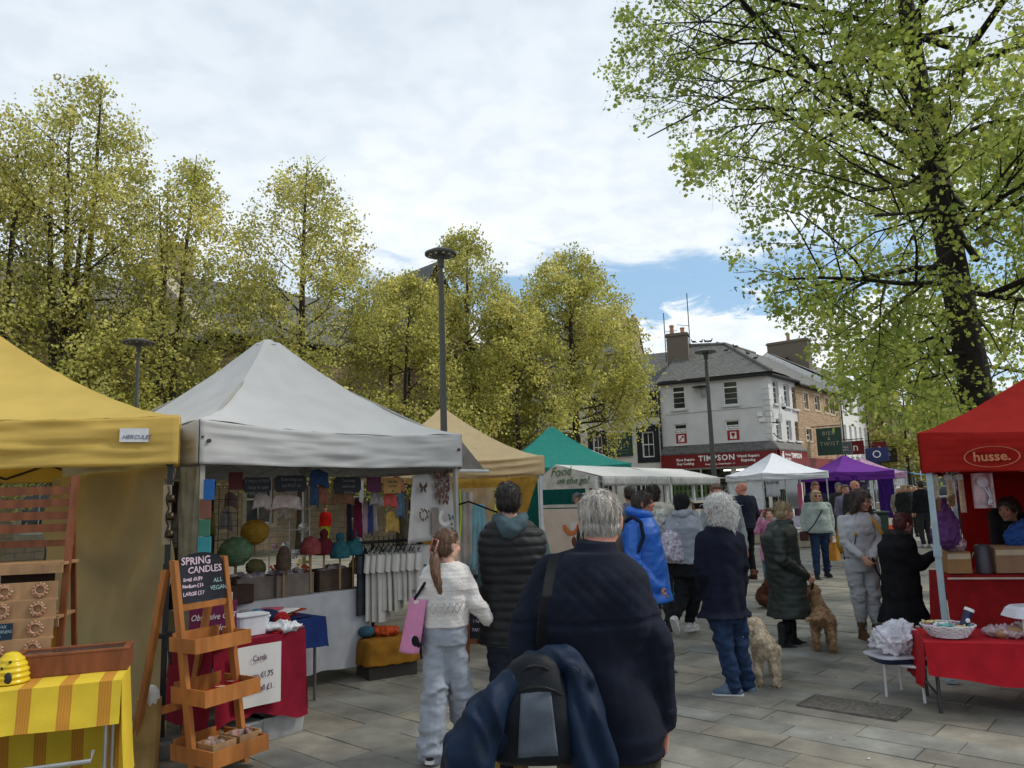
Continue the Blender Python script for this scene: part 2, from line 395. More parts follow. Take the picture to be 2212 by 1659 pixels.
def window(o, xd, x0, x1, z0, z1, parent, style='sash', rev=.14, frm=None, sill=None, bars=True, surround=None, sw=.14, gm=None):
    xd = V(xd).normalized(); n = xd.cross(V((0,0,1)))
    T = Matrix(((xd.x,n.x,0,o[0]),(xd.y,n.y,0,o[1]),(0,0,1,o[2]),(0,0,0,1)))
    f = B(); f.T = T; w = x1-x0; h = z1-z0; t = .07; y = -rev+.03
    f.box((x0+t/2, y, (z0+z1)/2), (t,.06,h)); f.box((x1-t/2, y, (z0+z1)/2), (t,.06,h))
    f.box(((x0+x1)/2, y, z0+t/2), (w-2*t,.06,t)); f.box(((x0+x1)/2, y, z1-t/2), (w-2*t,.06,t))
    if style == 'sash':
        f.box(((x0+x1)/2, y, z0+h*.5), (w-2*t,.05,.06))
        if bars: f.box(((x0+x1)/2, y-.005, (z0+z1)/2), (.03,.03,h-2*t))
    elif style == 'top':
        f.box(((x0+x1)/2, y, z0+h*.74), (w-2*t,.055,.07))
        for q in (.27,.5): f.box(((x0+x1)/2, y-.005, z0+h*q), (w-2*t,.025,.02))
    elif style == 'bars':
        for k in (1,2): f.box((x0+w*k/3, y, (z0+z1)/2), (.03,.04,h-2*t))
        f.box(((x0+x1)/2, y-.004, z0+h*.5), (w-2*t,.04,.05))
    fo = f.make('window', frm or white, parent)
    g = B(); g.T = T; g.add([(x0+.02,-rev+.02,z0+.02),(x1-.02,-rev+.02,z0+.02),(x1-.02,-rev+.02,z1-.02),(x0+.02,-rev+.02,z1-.02)], [(0,1,2,3)])
    g.make('pane', gm or glass, fo)
    if sill:
        s = B(); s.T = T; s.box(((x0+x1)/2, .03, z0-.06), (w+.24,.16,.11)); s.make('sill', sill, fo)
    if surround:
        s = B(); s.T = T; e = sw
        s.box((x0-e/2, .012, (z0+z1)/2), (e,.03,h)); s.box((x1+e/2, .012, (z0+z1)/2), (e,.03,h))
        s.box(((x0+x1)/2, .014, z1+e/2), (w+2*e,.035,e)); s.box(((x0+x1)/2, .014, z0-e/2), (w+2*e,.035,e))
        s.make('surround', surround, fo)
    return fo
def chimney(c, d, h, rz, parent, mt, pots=2, potm=None):
    b = B(); R = Matrix.Rotation(rz, 4, 'Z'); b.T = Matrix.Translation(c) @ R
    b.box((0,0,h/2), (d[0],d[1],h)); b.box((0,0,h+.06), (d[0]+.16,d[1]+.16,.12)); b.box((0,0,h+.16), (d[0]+.04,d[1]+.04,.08))
    o = b.make('chimney', mt, parent)
    for k in range(pots):
        p = B(); p.T = b.T; x = (k-(pots-1)/2)*d[0]/max(pots,1.3)
        hh = .38+.22*((k*7+1) % 2)
        p.lathe([(.0,h+.18),(.14,h+.18),(.13,h+.2+hh*.8),(.155,h+.2+hh*.82),(.155,h+.2+hh),(.10,h+.2+hh),(.10,h+.3)], (x,0,0), n=12)
        p.make('chimney_pot', potm or mat('terracotta', (.42,.22,.12), var=.2), o, smooth=.6)
    return o
def gutter(o, xd, w, z, parent, mt=None, out=.16, name='gutter'):
    xd = V(xd).normalized(); n = xd.cross(V((0,0,1))); b = B()
    a = V(o)+n*out+V((0,0,z)); b.tube([a-xd*.05, a+xd*(w+.05)], .075, 8)
    b.box(V(o)+xd*w/2+n*(out*.45)+V((0,0,z+.02)), (w,out*.9,.16), R=atan2(xd.y, xd.x))
    return b.make(name, mt or black, parent)
def downpipe(p, z0, z1, parent, mt=None, r=.05):
    b = B(); b.tube([(p[0],p[1],z0),(p[0],p[1],z1)], r, 8)
    z = z0+.6
    while z < z1: b.tube([(p[0],p[1],z),(p[0],p[1],z+.07)], r*1.35, 8); z += 1.5
    return b.make('downpipe', mt or black, parent)
def hiproof(name, q, ridge, mt, parent):
    """q = 4 eave corners FL,FR,BR,BL ; ridge = (L,R)"""
    FL, FR, BR, BL = [V(p) for p in q]; rl, rr = V(ridge[0]), V(ridge[1])
    quads = [(FL,FR,rr,rl), (BR,BL,rl,rr), (FR,BR,rr), (BL,FL,rl)]
    return quadmesh(name, quads, mt, parent)
Zv = V((0,0,1))
# ---- corner shop (white, hipped slate roof)
C = V((15.0,44.7,0)); A = V((9.2,47.6,0)); fd = (C-A).normalized(); W1 = (C-A).length
sd = V((7.7,9.4,0)).normalized(); fn = fd.cross(Zv); sn = sd.cross(Zv); W2 = 4.6
EZ = 8.45
ts = thing('corner_shop', 'white three storey corner building with grey hipped roof and dark red shop fascia', 'building', A)
def L_(p): return p-A
T0 = V((0,0,0))
# front openings: measured from the photograph
def fx(px, py):   # param on front face from image
    d = ray(px, py); n = fn; t = (A-V((0,0,EYE))).dot(n)/d.dot(n); p = V((0,0,EYE))+d*t
    return (p-A).dot(fd), p.z
def sx_(px, py):
    d = ray(px, py); n = sn; t = (C-V((0,0,EYE))).dot(n)/d.dot(n); p = V((0,0,EYE))+d*t
    return (p-C).dot(sd), p.z
def rect(f, x0, y0, x1, y1):
    a = f(x0, (y0+y1)/2)[0]; b_ = f(x1, (y0+y1)/2)[0]; z1 = f((x0+x1)/2, y0)[1]; z0 = f((x0+x1)/2, y1)[1]
    return (a, b_, z0, z1)
def z5(x, y): return ((2400+x/2.2122)/1.8083, (1200+y/2.2122)/1.8083)
def r5(f, x0, y0, x1, y1):
    a = z5(x0, y0); c = z5(x1, y1); return rect(f, a[0], a[1], c[0], c[1])
fw = [r5(fx,498,682,612,882), r5(fx,938,635,1068,845), r5(fx,518,1008,630,1182), r5(fx,960,975,1085,1155)]
FZ1 = fx(*z5(900,1255))[1]; FZ0 = fx(*z5(900,1378))[1]; LZ = fx(*z5(900,1180))[1]
shopw = (0.35, W1-.4, .55, FZ0-.12)
wall('front_wall', T0, fd, W1, EZ, fw+[(.35,4.1,.5,FZ0-.12),(4.25,W1-.35,.5,FZ0-.12)], timpw, ts)
for i, q in enumerate(fw):
    wo = window(T0, fd, *q, ts, style='top', sill=timpw)
swn = [r5(sx_,1372,635,1420,835), r5(sx_,1466,668,1512,860), r5(sx_,1536,690,1578,880), r5(sx_,1400,965,1443,1142), r5(sx_,1490,980,1532,1150), r5(sx_,1563,990,1603,1155)]
wall('side_wall', L_(C), sd, W2, EZ, swn+[(.3,W2-.3,.5,FZ0-.12)], timpw, ts)
for q in swn: window(L_(C), sd, *q, ts, style='top', sill=timpw, rev=.2)
print('TIMP', fw, swn, FZ0, FZ1, LZ)
BLc = A-fn*6.5+sd*0; 
quadmesh('back_wall', [(L_(C)+sd*W2, L_(C)+sd*W2-fn*0+V((0,0,0))-fd*0, L_(C)+sd*W2+Zv*EZ), ((-fn*7), T0+V((0,0,0)), T0+Zv*EZ, -fn*7+Zv*EZ)], timpw, ts)
ov = .35
FL = T0+fn*ov-fd*.1; FR = L_(C)+fn*ov+sn*ov; BR = L_(C)+sd*(W2+.2)+sn*ov; BL = T0-fn*7.5-fd*.1
rz_ = EZ+.1
rg0 = z5(610,350); rg1 = z5(955,305)
RL = D(*rg0, 49.8)-A; RR = D(*rg1, 49.6)-A; RR.z = RL.z = (RL.z+RR.z)/2
far = RR+sd*5.0
quadmesh('roof', [(FL+Zv*rz_, FR+Zv*rz_, RR, RL), (FR+Zv*rz_, BR+Zv*rz_, far, RR), (RL, RR, far, BL+Zv*rz_)], slate, ts)
b = B(); 
for a_, c_ in ((RL,RR),(RR, FR+Zv*rz_),(RR,far)): b.tube([a_+Zv*.04, c_+Zv*.04], .09, 6)
b.make('ridge_tiles', mat('ridge_tile', (.16,.15,.135), var=.2), ts)
gutter(T0, fd, W1+.2, EZ-.05, ts, out=.3); gutter(L_(C), sd, W2, EZ-.05, ts, out=.3)
W_RL, W_RR, W_FR, W_FL = A+RL, A+RR, A+FR+Zv*rz_, A+FL+Zv*rz_
# quoins
b = B(); z = LZ+.1; k = 0
while z < EZ-.3:
    wq = .34 if k % 2 else .22
    b.T = lframe(L_(C), fd, -fn); b.box((-wq/2, -.02, z+.15), (wq,.05,.28)); b.T = lframe(L_(C), sd, -sn); b.box((wq/2+.02, -.02, z+.15), (wq,.05,.28)); z += .33; k += 1
b.T = Matrix.Identity(4); b.make('quoins', timpw, ts)
# lead ledge + fascia
lead = mat('lead_ledge', (.10,.095,.09), var=.3, rough=.7); red = mat('fascia_red', (.17,.012,.014), rough=.45, var=.1)
b = B(); e = .42
b.T = lframe(T0, fd, -fn); b.add([(0,0,LZ+.02),(W1,0,LZ+.02),(W1+e,-e,FZ1+.05),(0,-e,FZ1+.05),(0,-e,FZ1-.04),(W1+e,-e,FZ1-.04)], [(0,3,2,1),(3,4,5,2)])
b.T = lframe(L_(C), sd, -sn); b.add([(0,0,LZ+.02),(W2,0,LZ+.02),(W2+.1,-e,FZ1+.05),(-.1,-e,FZ1+.05),(W2+.1,-e,FZ1-.04),(-.1,-e,FZ1-.04)], [(0,3,2,1),(3,5,4,2)])
b.T = Matrix.Identity(4); b.make('ledge', lead, ts)
b = B(); b.T = lframe(T0, fd, -fn); b.box((W1/2+.1,-.2,(FZ0+FZ1)/2-.02), (W1+.3,.38,FZ1-FZ0)); b.T = lframe(L_(C), sd, -sn); b.box((W2/2+.08,-.2,(FZ0+FZ1)/2-.02), (W2,.38,FZ1-FZ0-.006)); b.T = Matrix.Identity(4)
fa = b.make('fascia', red, ts)
def ft(s, x, z, size, **k):
    return text(s, size, mat('sign_white', (.75,.73,.70), rough=.5), parent=fa, M=frame(T0+fd*x+fn*.40+Zv*z, fd, Zv), **k)
zc = (FZ0+FZ1)/2
tx = lambda X, Y: fx(*z5(X, Y))[0]
ft('TIMPSON', tx(892,1320)+.02, zc+.08, .46, bold=.012, space=1.15)
ft('Great Service, Great People', tx(905,1358), zc-.27, .13, bold=.004); ft('Est. 1865', tx(1035,1355), zc-.27, .08)
ft('Shoe Repairs', tx(628,1332), zc+.06, .21, bold=.006); ft('Key Cutting', tx(628,1358), zc-.18, .21, bold=.006)
ft('Watch Repairs', tx(1168,1312), zc+.12, .21, bold=.006); ft('Engraving', tx(1168,1340), zc-.12, .21, bold=.006)
def st(s, x, z, size, **k):
    return text(s, size, mat('sign_white', (.75,.73,.70), rough=.5), parent=fa, M=frame(L_(C)+sd*x+sn*.40+Zv*z, sd, Zv), **k)
st('TIMPSON', 2.75, zc+.08, .42, bold=.012); st('Shoe Repairs', 1.35, zc+.14, .17, bold=.004); st('Key Cutting', 1.35, zc-.1, .17, bold=.004)
b = B(); b.T = lframe(L_(C), sd, -sn); b.box((.45,-.41,zc), (.32,.05,.4)); b.box((.45,-.44,zc+.26), (.2,.03,.1)); b.T = Matrix.Identity(4); b.make('key_emblem', mat('sign_white', (.75,.73,.70)), fa, bevel=.02)
# posters in the lower windows
for q, wd_, ic in ((fw[2], 'Key Repairs', 0), (fw[3], 'Engraving', 1)):
    x0, x1, z0, z1 = q; y = -.10; cx = (x0+x1)/2; h = z1-z0
    p = B(); p.T = lframe(T0, fd, -fn); p.box((cx,-y-.03,z0+h*.60), (x1-x0-.16,.012,h*.16)); wp = p.make('window_notice', white, ts)
    text(wd_, .17, mat('grey_ink', (.12,.12,.12)), parent=wp, M=frame(T0+fd*cx+fn*(y+.042)+Zv*(z0+h*.60), fd, Zv), ext=.002, sx=.85)
    p = B(); p.T = lframe(T0, fd, -fn); p.box((cx,-y-.03,z0+h*.27), (x1-x0-.16,.013,h*.47)); rp_ = p.make('poster', mat('poster_red', (.30,.02,.02), rough=.5), ts)
    p = B(); p.T = lframe(T0, fd, -fn); p.box((cx,-y-.042,z0+h*.27), (h*.3,.012,h*.33)); pw = p.make('panel', white, rp_, bevel=.01)
    p = B(); p.T = frame(T0+fd*cx+fn*(y+.052)+Zv*(z0+h*.27), fd, Zv); s_ = h*.1
    if ic: p.lathe([(0,0),(s_*.2,0),(s_*.9,0),(s_*.9,.008),(0,.008)], (0,s_*.45,0), n=14); p.box((0,-s_*.5,.004), (s_*.25,s_*.7,.008)); p.box((0,-s_*.9,.004), (s_*1.1,s_*.22,.008)); p.box((0,s_*1.1,.004), (s_*2,s_*.3,.008))
    else:
        p.box((0,0,.004), (s_*.4,s_*2.4,.008), R=-.8); p.lathe([(0,0),(s_*.55,0),(s_*.55,.008),(0,.008)], (s_*.75,s_*.8,0), n=12); p.box((-s_*.7,-s_*.9,.004), (s_*.9,s_*.4,.008), R=.4)
    p.T = Matrix.Identity(4) @ p.T; p.make('emblem', mat('poster_red', (.30,.02,.02)), pw)
# shopfront interior: backing and displays
bk = mat('shop_interior', (.10,.085,.07), var=.5, scale=3, rough=.8)
lit = mat('tube_light', (1,.95,.85), emit=(1,.93,.8,3.0))
b = B(); b.T = lframe(T0, fd, -fn); b.box((W1/2,2.2,1.7), (W1-.3,.1,3.2)); b.box((W1/2,1.1,.02), (W1-.3,2.2,.04)); b.T = Matrix.Identity(4); b.make('interior_wall', bk, ts)
b = B(); b.T = lframe(T0, fd, -fn); rngs = random.Random(5)
for sh in range(4):
    b.box((W1/2,1.9,.8+sh*.5), (W1-.6,.35,.03))
    x = .5
    while x < W1-.5: hh = rngs.uniform(.1,.35); b.box((x,1.9,.82+sh*.5+hh/2), (rngs.uniform(.06,.18),.15,hh)); x += rngs.uniform(.14,.3)
b.T = Matrix.Identity(4); b.make('shelving', mat('shop_goods', (.22,.17,.12), var=.7, scale=4, col2=(.5,.45,.4)), ts)
b = B(); b.T = lframe(T0, fd, -fn); b.box((tx(1055,1385),.5,FZ0-.22), (1.7,.12,.08)); b.T = Matrix.Identity(4); b.make('strip_light', lit, ts)
gsh = mat('shop_glass', (.02,.025,.03), rough=.03, spec=.8, alpha=.25)
for x0, x1 in ((.35,4.1),(4.25,W1-.35)):
    f = B(); f.T = lframe(T0, fd, -fn); zt = FZ0-.12
    for x in (x0+.04, x1-.04, x0+(x1-x0)*.5): f.box((x,.08,(.5+zt)/2), (.08,.08,zt-.5))
    f.box(((x0+x1)/2,.08,.54), (x1-x0-.16,.075,.08)); f.box(((x0+x1)/2,.08,zt-.55), (x1-x0-.16,.07,.06))
    f.T = Matrix.Identity(4); fo = f.make('shop_window', white, ts)
    g = B(); g.T = lframe(T0, fd, -fn); g.add([(x0,.1,.5),(x1,.1,.5),(x1,.1,zt),(x0,.1,zt)], [(0,1,2,3)]); g.T = Matrix.Identity(4); g.make('pane', gsh, fo)
g = B(); g.T = lframe(L_(C), sd, -sn); g.add([(.3,.1,.5),(W2-.3,.1,.5),(W2-.3,.1,FZ0-.12),(.3,.1,FZ0-.12)], [(0,1,2,3)]); g.T = Matrix.Identity(4); g.make('pane', glass, ts)
# green and pale window dressing at the left of the shopfront
b = B(); b.T = lframe(T0, fd, -fn); b.box((1.5,.16,1.95), (2.0,.02,1.1)); b.T = Matrix.Identity(4); gp = b.make('display_board', mat('display_green', (.16,.26,.07), var=.3, scale=3), ts)
b = B(); b.T = lframe(T0, fd, -fn)
for i in range(7):
    for j in range(3): b.box((.68+i*.27,.13,1.6+j*.35), (.12,.02,.26))
b.T = Matrix.Identity(4); b.make('key_rack', mat('key_dark', (.035,.045,.025), var=.5), gp)
b = B(); b.T = lframe(T0, fd, -fn); b.box((2.6,.06,.98), (4.4,.02,.75)); b.T = Matrix.Identity(4); wl = b.make('window_vinyl', mat('vinyl_pale', (.34,.40,.42), var=.1), ts)
b = B(); b.T = lframe(T0, fd, -fn)
for i in range(6):
    x = 1.1+i*.62; b.box((x,.04,1.0), (.09,.02,.6)); b.T = b.T @ Matrix.Identity(4); 
    b.ell((x,.035,1.02), (.15,.012,.17), n=12, m=6)
b.T = Matrix.Identity(4); b.make('watch_picture', mat('watch_dark', (.05,.05,.055), var=.5, scale=12), wl)
# pipes, cable, cctv, wall lantern
b = B(); P5 = lambda x, y: T0+fd*fx(*z5(x,y))[0]+fn*.03+Zv*fx(*z5(x,y))[1]
b.tube([P5(450,928), P5(860,890), P5(1280,855), P5(1300,930)], .03, 6); b.make('cable_conduit', timpw, ts)
b = B(); p = L_(C)+fn*.08; b.box(p-fd*.55+Zv*fx(*z5(1270,925))[1], (.3,.12,.25), R=atan2(fd.y,fd.x)); b.box(p-fd*.45+Zv*fx(*z5(1270,975))[1], (.34,.12,.22), R=atan2(fd.y,fd.x)); b.make('junction_box', white, ts)
cz = sx_(*z5(1375,1000))[1]
cc_ = thing('cctv_camera', 'white swan neck pole with a dark domed camera on the red fronted corner shop', 'camera', C+sn*.5+sd*.3+Zv*cz)
b = B(); b.tube([(0,0,-1.0), (.25*-sn.x,.25*-sn.y,-.9),(-sn.x*.5,-sn.y*.5,-.55)], .03, 6); b.tube([(-sn.x*.5,-sn.y*.5,.0),(0,0,0)], .035, 6); b.make('bracket', black, cc_)
pts = [V((0,0,-.05)), V((0,0,1.25))]+[V((0,0,1.25))+sd*(.32-.32*cos(a))+Zv*.32*sin(a) for a in [pi*k/8 for k in range(1,8)]]+[V((0,0,1.15))+sd*.64]
b = B(); b.tube(pts, .045, 8); b.box((0,0,.25), (.16,.16,.5)); b.make('pole', white, cc_, smooth=.6)
q = pts[-1]; b = B(); b.lathe([(0,.0),(.14,0),(.15,-.12),(.13,-.22)], q, n=14); b.make('housing', white, cc_, smooth=.6); b = B(); b.ell(q-Zv*.24, (.13,.13,.14)); b.make('dome', mat('camera_dome', (.01,.01,.03), rough=.1), cc_, smooth=True)
# chimney and rods
ch = D(*z5(555,420), 49.2)-A; chz = ch.z
chimney(V((ch.x,ch.y,chz-.6)), (1.35,.75), 1.85, atan2(fd.y,fd.x)+.12, ts, dstone, 2)
b = B()
for X, Y, X1, Y1 in ((445,395,437,50),(655,340,648,0)):
    a_ = D(*z5(X,Y), 49.6)-A; c_ = D(*z5(X1,Y1-(120 if X > 600 else 0)), 49.6)-A; b.tube([V((a_.x,a_.y,a_.z-.6)), V((a_.x,a_.y,c_.z))], .035, 6)
    for k in range(3): b.tube([V((a_.x,a_.y,a_.z+.2+k*.6)), V((ch.x,ch.y,a_.z+.2+k*.6))], .02, 5)
b.make('aerial_rod', mat('rod_grey', (.06,.06,.06)), ts)
wl_ = thing('wall_lantern', 'glass wall lantern under a dark disc shade on the white upper wall of the shop', 'lantern', T0+A+fd*tx(775,740)+fn*.25+Zv*fx(*z5(775,740))[1])
b = B(); b.lathe([(0,.45),(.12,.42),(.52,.36),(.5,.33),(0,.33)], (-.15,0,0), n=20); b.box((0,.12,.0), (.06,.24,.06)); b.make('shade', black, wl_, smooth=.6)
b = B(); b.lathe([(0,-.32),(.1,-.3),(.14,-.2),(.15,.25),(.1,.33),(0,.33)], (0,0,0), n=10); b.make('lamp_glass', mat('lantern_glass', (.25,.26,.25), rough=.2), wl_, smooth=.6)
# ---- cream render building with black window surrounds
def z6(x, y): return ((1600+x/2.0109)/1.8083, (1500+y/2.0109)/1.8083)
def r6(x0, y0, x1, y1):
    a = z6(x0, y0); c = z6(x1, y1); q = rect(fx, a[0], a[1], c[0], c[1]); return (q[0]+W3, q[1]+W3, q[2], q[3])
W3 = 13.0; O3 = A-fd*W3; E3 = 8.0
tb = thing('rendered_building', 'cream rendered building with black window surrounds and a green wall sign', 'building', O3)
bw = [r6(1442,408,1515,590), r6(1828,375,1920,575), r6(1440,160,1500,262), r6(1828,90,1905,220)]
print('BT', bw)
gw = [(bw[0][0]-.2,bw[0][1]+.3,.9,2.7), (bw[0][0]+3.0,bw[0][0]+3.9,.15,2.6), (bw[1][0]-.6,bw[1][1]-.2,.9,2.7)]
lw = [(bw[0][0]-2.6-k*2.6, bw[0][0]-1.6-k*2.6, bw[i][2], bw[i][3]) for k in range(2) for i in (0,2)]
lw = [q for q in lw if q[0] > .3]
wall('front_wall', (0,0,0), fd, W3, E3, bw+gw+lw, offw, tb)
dgreen = mat('shutter_black', (.012,.016,.02), rough=.6)
for q in bw+lw: window((0,0,0), fd, *q, tb, surround=dgreen, sw=.34)
for q in gw: window((0,0,0), fd, *q, tb, surround=dgreen, sw=.2, style='bars')
FL, FR = -fd*.1+fn*.3, fd*W3+fn*.3
ridz = 11.2; rz3 = E3
quadmesh('roof', [(FL+Zv*rz3, FR+Zv*rz3, fd*W3-fn*4.2+Zv*ridz, -fn*4.2+Zv*ridz), (fd*W3-fn*8.4+Zv*rz3, -fn*8.4+Zv*rz3, -fn*4.2+Zv*ridz, fd*W3-fn*4.2+Zv*ridz)], slate, tb)
quadmesh('end_wall', [(V((0,0,0))-fn*8.2, V((0,0,0)), Zv*rz3, -fn*4.2+Zv*(ridz-.1), -fn*8.2+Zv*rz3)], offw, tb)
quadmesh('gable_wall', [(fd*W3, fd*W3-fn*8.2, fd*W3-fn*8.2+Zv*rz3, fd*W3-fn*4.2+Zv*(ridz-.1), fd*W3+Zv*rz3)], offw, tb)
gutter((0,0,0), fd, W3, E3-.08, tb, out=.3)
downpipe(fd*(W3-.02)+fn*.12, 0, E3, tb, r=.07)
b = B(); q = fx(*z6(2000,300))[0]+W3
b.tube([fd*(q-1.1)+fn*.1+Zv*(6.3), fd*(q-.75)+fn*.1+Zv*5.9, fd*(W3)+fn*.1+Zv*5.85], .05, 6); b.make('waste_pipe', black, tb)
sgn = r6(1563,383,1752,570); b = B(); b.T = lframe((0,0,0), fd, -fn); b.box(((sgn[0]+sgn[1])/2,-.06,(sgn[2]+sgn[3])/2), (sgn[1]-sgn[0],.08,sgn[3]-sgn[2])); b.T = Matrix.Identity(4)
green = mat('sign_green', (.022,.055,.042), rough=.5); gold = mat('sign_gold', (.30,.30,.22), rough=.5)
s_ = b.make('wall_sign', green, tb)
def biersign(par, cx, cz, o, xd, n, w, h):
    for s, dz, k in (('BIER',.30,.24),('&',.12,.20),('TWIST',-.07,.24)):
        text(s, h*k, gold, parent=par, M=frame(o+xd*cx+n*.0+Zv*(cz+dz*h), xd, Zv), ext=.01, space=1.35, sx=.95)
    b = B(); b.T = frame(o+xd*cx+Zv*cz, xd, Zv)
    for dz in (-.24,-.36): b.box((0,dz*h,.004), (w*.7,.02,.012))
    b.make('rule_line', gold, par)
biersign(s_, (sgn[0]+sgn[1])/2, (sgn[2]+sgn[3])/2, fn*.105, fd, fn, sgn[1]-sgn[0], sgn[3]-sgn[2])
# taller stone house behind
P0 = D(1085,800,60); P1 = D(1362,800,57); dd = (V((P1.x,P1.y,0))-V((P0.x,P0.y,0))).normalized(); nn = dd.cross(Zv); wl = (P1-P0).length
th = thing('stone_house', 'tall ochre stone house with grey slate roof rising behind the cream rendered building', 'house', (P0.x,P0.y,0))
zr = D(1290,700,60).z; ze = D(1300,760,57).z
quadmesh('wall', [((0,0,0), dd*wl, dd*wl+Zv*ze, Zv*ze), (dd*wl, dd*wl-nn*9, dd*wl-nn*9+Zv*ze, dd*wl-nn*4.5+Zv*zr, dd*wl+Zv*ze), (-nn*9, V((0,0,0)), Zv*ze, -nn*4.5+Zv*zr, -nn*9+Zv*ze)], sand, th)
quadmesh('roof', [(nn*.3+Zv*(ze-.15)-dd*.15, dd*(wl+.15)+nn*.3+Zv*(ze-.15), dd*(wl+.15)-nn*4.5+Zv*(zr+.1), -nn*4.5+Zv*(zr+.1)-dd*.15), (dd*(wl+.15)-nn*9.3+Zv*(ze-.15), -nn*9.3+Zv*(ze-.15), -nn*4.5+Zv*(zr+.1), dd*(wl+.15)-nn*4.5+Zv*(zr+.1))], slate, th)
chimney(dd*(wl-.6)-nn*4.5+Zv*(zr-.8), (1.3,.8), 1.2, atan2(dd.y,dd.x), th, sand, 2)
# ---- long stone terrace on the left, three houses
d4 = V((11.4,10.7,0)).normalized(); n4 = d4.cross(Zv)
def tpt(px, z=8.0, py=None):   # param along the eave line for a picture column
    d = ray(px, 700); o = V((-16.4,24.03,0)); n = n4; t = (o-V((0,0,EYE))).dot(n)/d.dot(n); p = V((0,0,EYE))+d*t; return (V((p.x,p.y,0))-o).dot(d4)
o4 = V((-16.4,24.03,0))
segs = [(-14, tpt(445), 7.9, 11.7, 'long sandstone building with a mossy slate roof behind the leftmost trees', slateb),
        (tpt(445), tpt(872), 8.3, 12.3, 'sandstone house with raised gable coping between the second tree and the tall lamp', slate),
        (tpt(872), tpt(1092), 8.6, 12.0, 'sandstone house with a steep front gable behind the tall lamp post', slate)]
print('TERR', segs)
trim = mat('stone_trim', (.36,.31,.23), rough=.85, var=.15, bump=.003, bscale=30)
for i, (a_, c_, ze, zr, lab, rm) in enumerate(segs):
    o = o4+d4*a_; wd = c_-a_; t = thing('terrace_house', lab, 'house', o, group='stone houses along the left side'); dep = 13.0
    holes = []; n_ = max(2, int(wd/3.1))
    for k in range(n_):
        x = (k+.5)*wd/n_
        holes += [(x-.55,x+.55,1.0,2.9), (x-.5,x+.5,4.5,6.3)]
    wall('front_wall', (0,0,0), d4, wd, ze, holes, sand, t, rev=.2)
    for q in holes: window((0,0,0), d4, *q, t, surround=trim, sw=.16, rev=.2)
    Z0 = V((0,0,0)); r0_, r1_ = -n4*dep/2+Zv*zr, d4*wd-n4*dep/2+Zv*zr
    quadmesh('roof', [(n4*.35+Zv*ze, d4*wd+n4*.35+Zv*ze, r1_, r0_), (d4*wd-n4*dep+Zv*ze, -n4*dep+Zv*ze, r0_, r1_)], rm, t)
    quadmesh('gable_wall', [(d4*wd, d4*wd-n4*dep, d4*wd-n4*dep+Zv*ze, r1_-Zv*.06, d4*wd+Zv*ze), (-n4*dep, Z0, Zv*ze, r0_-Zv*.06, -n4*dep+Zv*ze)], sand, t)
    gutter(Z0, d4, wd, ze-.08, t, out=.34)
    b = B(); b.T = lframe(Z0, d4, -n4); b.box((wd/2,-.04,ze-.45), (wd,.12,.22)); b.make('cornice', trim, t); b = B(); b.T = lframe(Z0, d4, -n4); b.box((wd/2,-.03,3.7), (wd,.08,.16)); b.make('string_course', trim, t)
    downpipe(d4*.2+n4*.1, 0, ze, t, r=.06)
    if i == 1:
        b = B()
        for e in ((-n4*-.2+Zv*(ze+.1), r0_+Zv*.55), (r0_+Zv*.55, -n4*dep+Zv*(ze+.1))):
            p, q = e; dv = q-p; b.add([p-d4*.25, p+d4*.3, q+d4*.3, q-d4*.25, p-d4*.25-Zv*.7, p+d4*.3-Zv*.7, q+d4*.3-Zv*.7, q-d4*.25-Zv*.7], [(0,1,2,3),(4,7,6,5),(0,4,5,1),(1,5,6,2),(2,6,7,3),(3,7,4,0)])
        b.make('gable_coping', trim, t)
        chimney(r0_+d4*1.1-Zv*.9, (1.0,1.5), 1.9, atan2(d4.y,d4.x), t, sand, 2)
    if i == 2:
        gw_ = 4.6; gx = wd*.28
        zt = 12.9
        p0, p1 = d4*(gx-gw_/2)+n4*.05, d4*(gx+gw_/2)+n4*.05; pk = d4*gx+n4*.05
        quadmesh('front_gable', [(p0+Zv*(ze-.1), p1+Zv*(ze-.1), pk+Zv*zt)], sand, t)
        e = .4; quadmesh('gable_roof', [(p0+n4*.3-d4*e+Zv*(ze-.2), pk+n4*.3+Zv*(zt+.2), pk-n4*5.5+Zv*(zt+.2), p0-n4*1-d4*e+Zv*(ze-.2)), (p1+n4*.3+d4*e+Zv*(ze-.2), p1-n4*1+d4*e+Zv*(ze-.2), pk-n4*5.5+Zv*(zt+.2), pk+n4*.3+Zv*(zt+.2))], slate, t)
        chimney(r1_-d4*.8-Zv*.9, (1.0,1.4), 2.0, atan2(d4.y,d4.x), t, sand, 3)
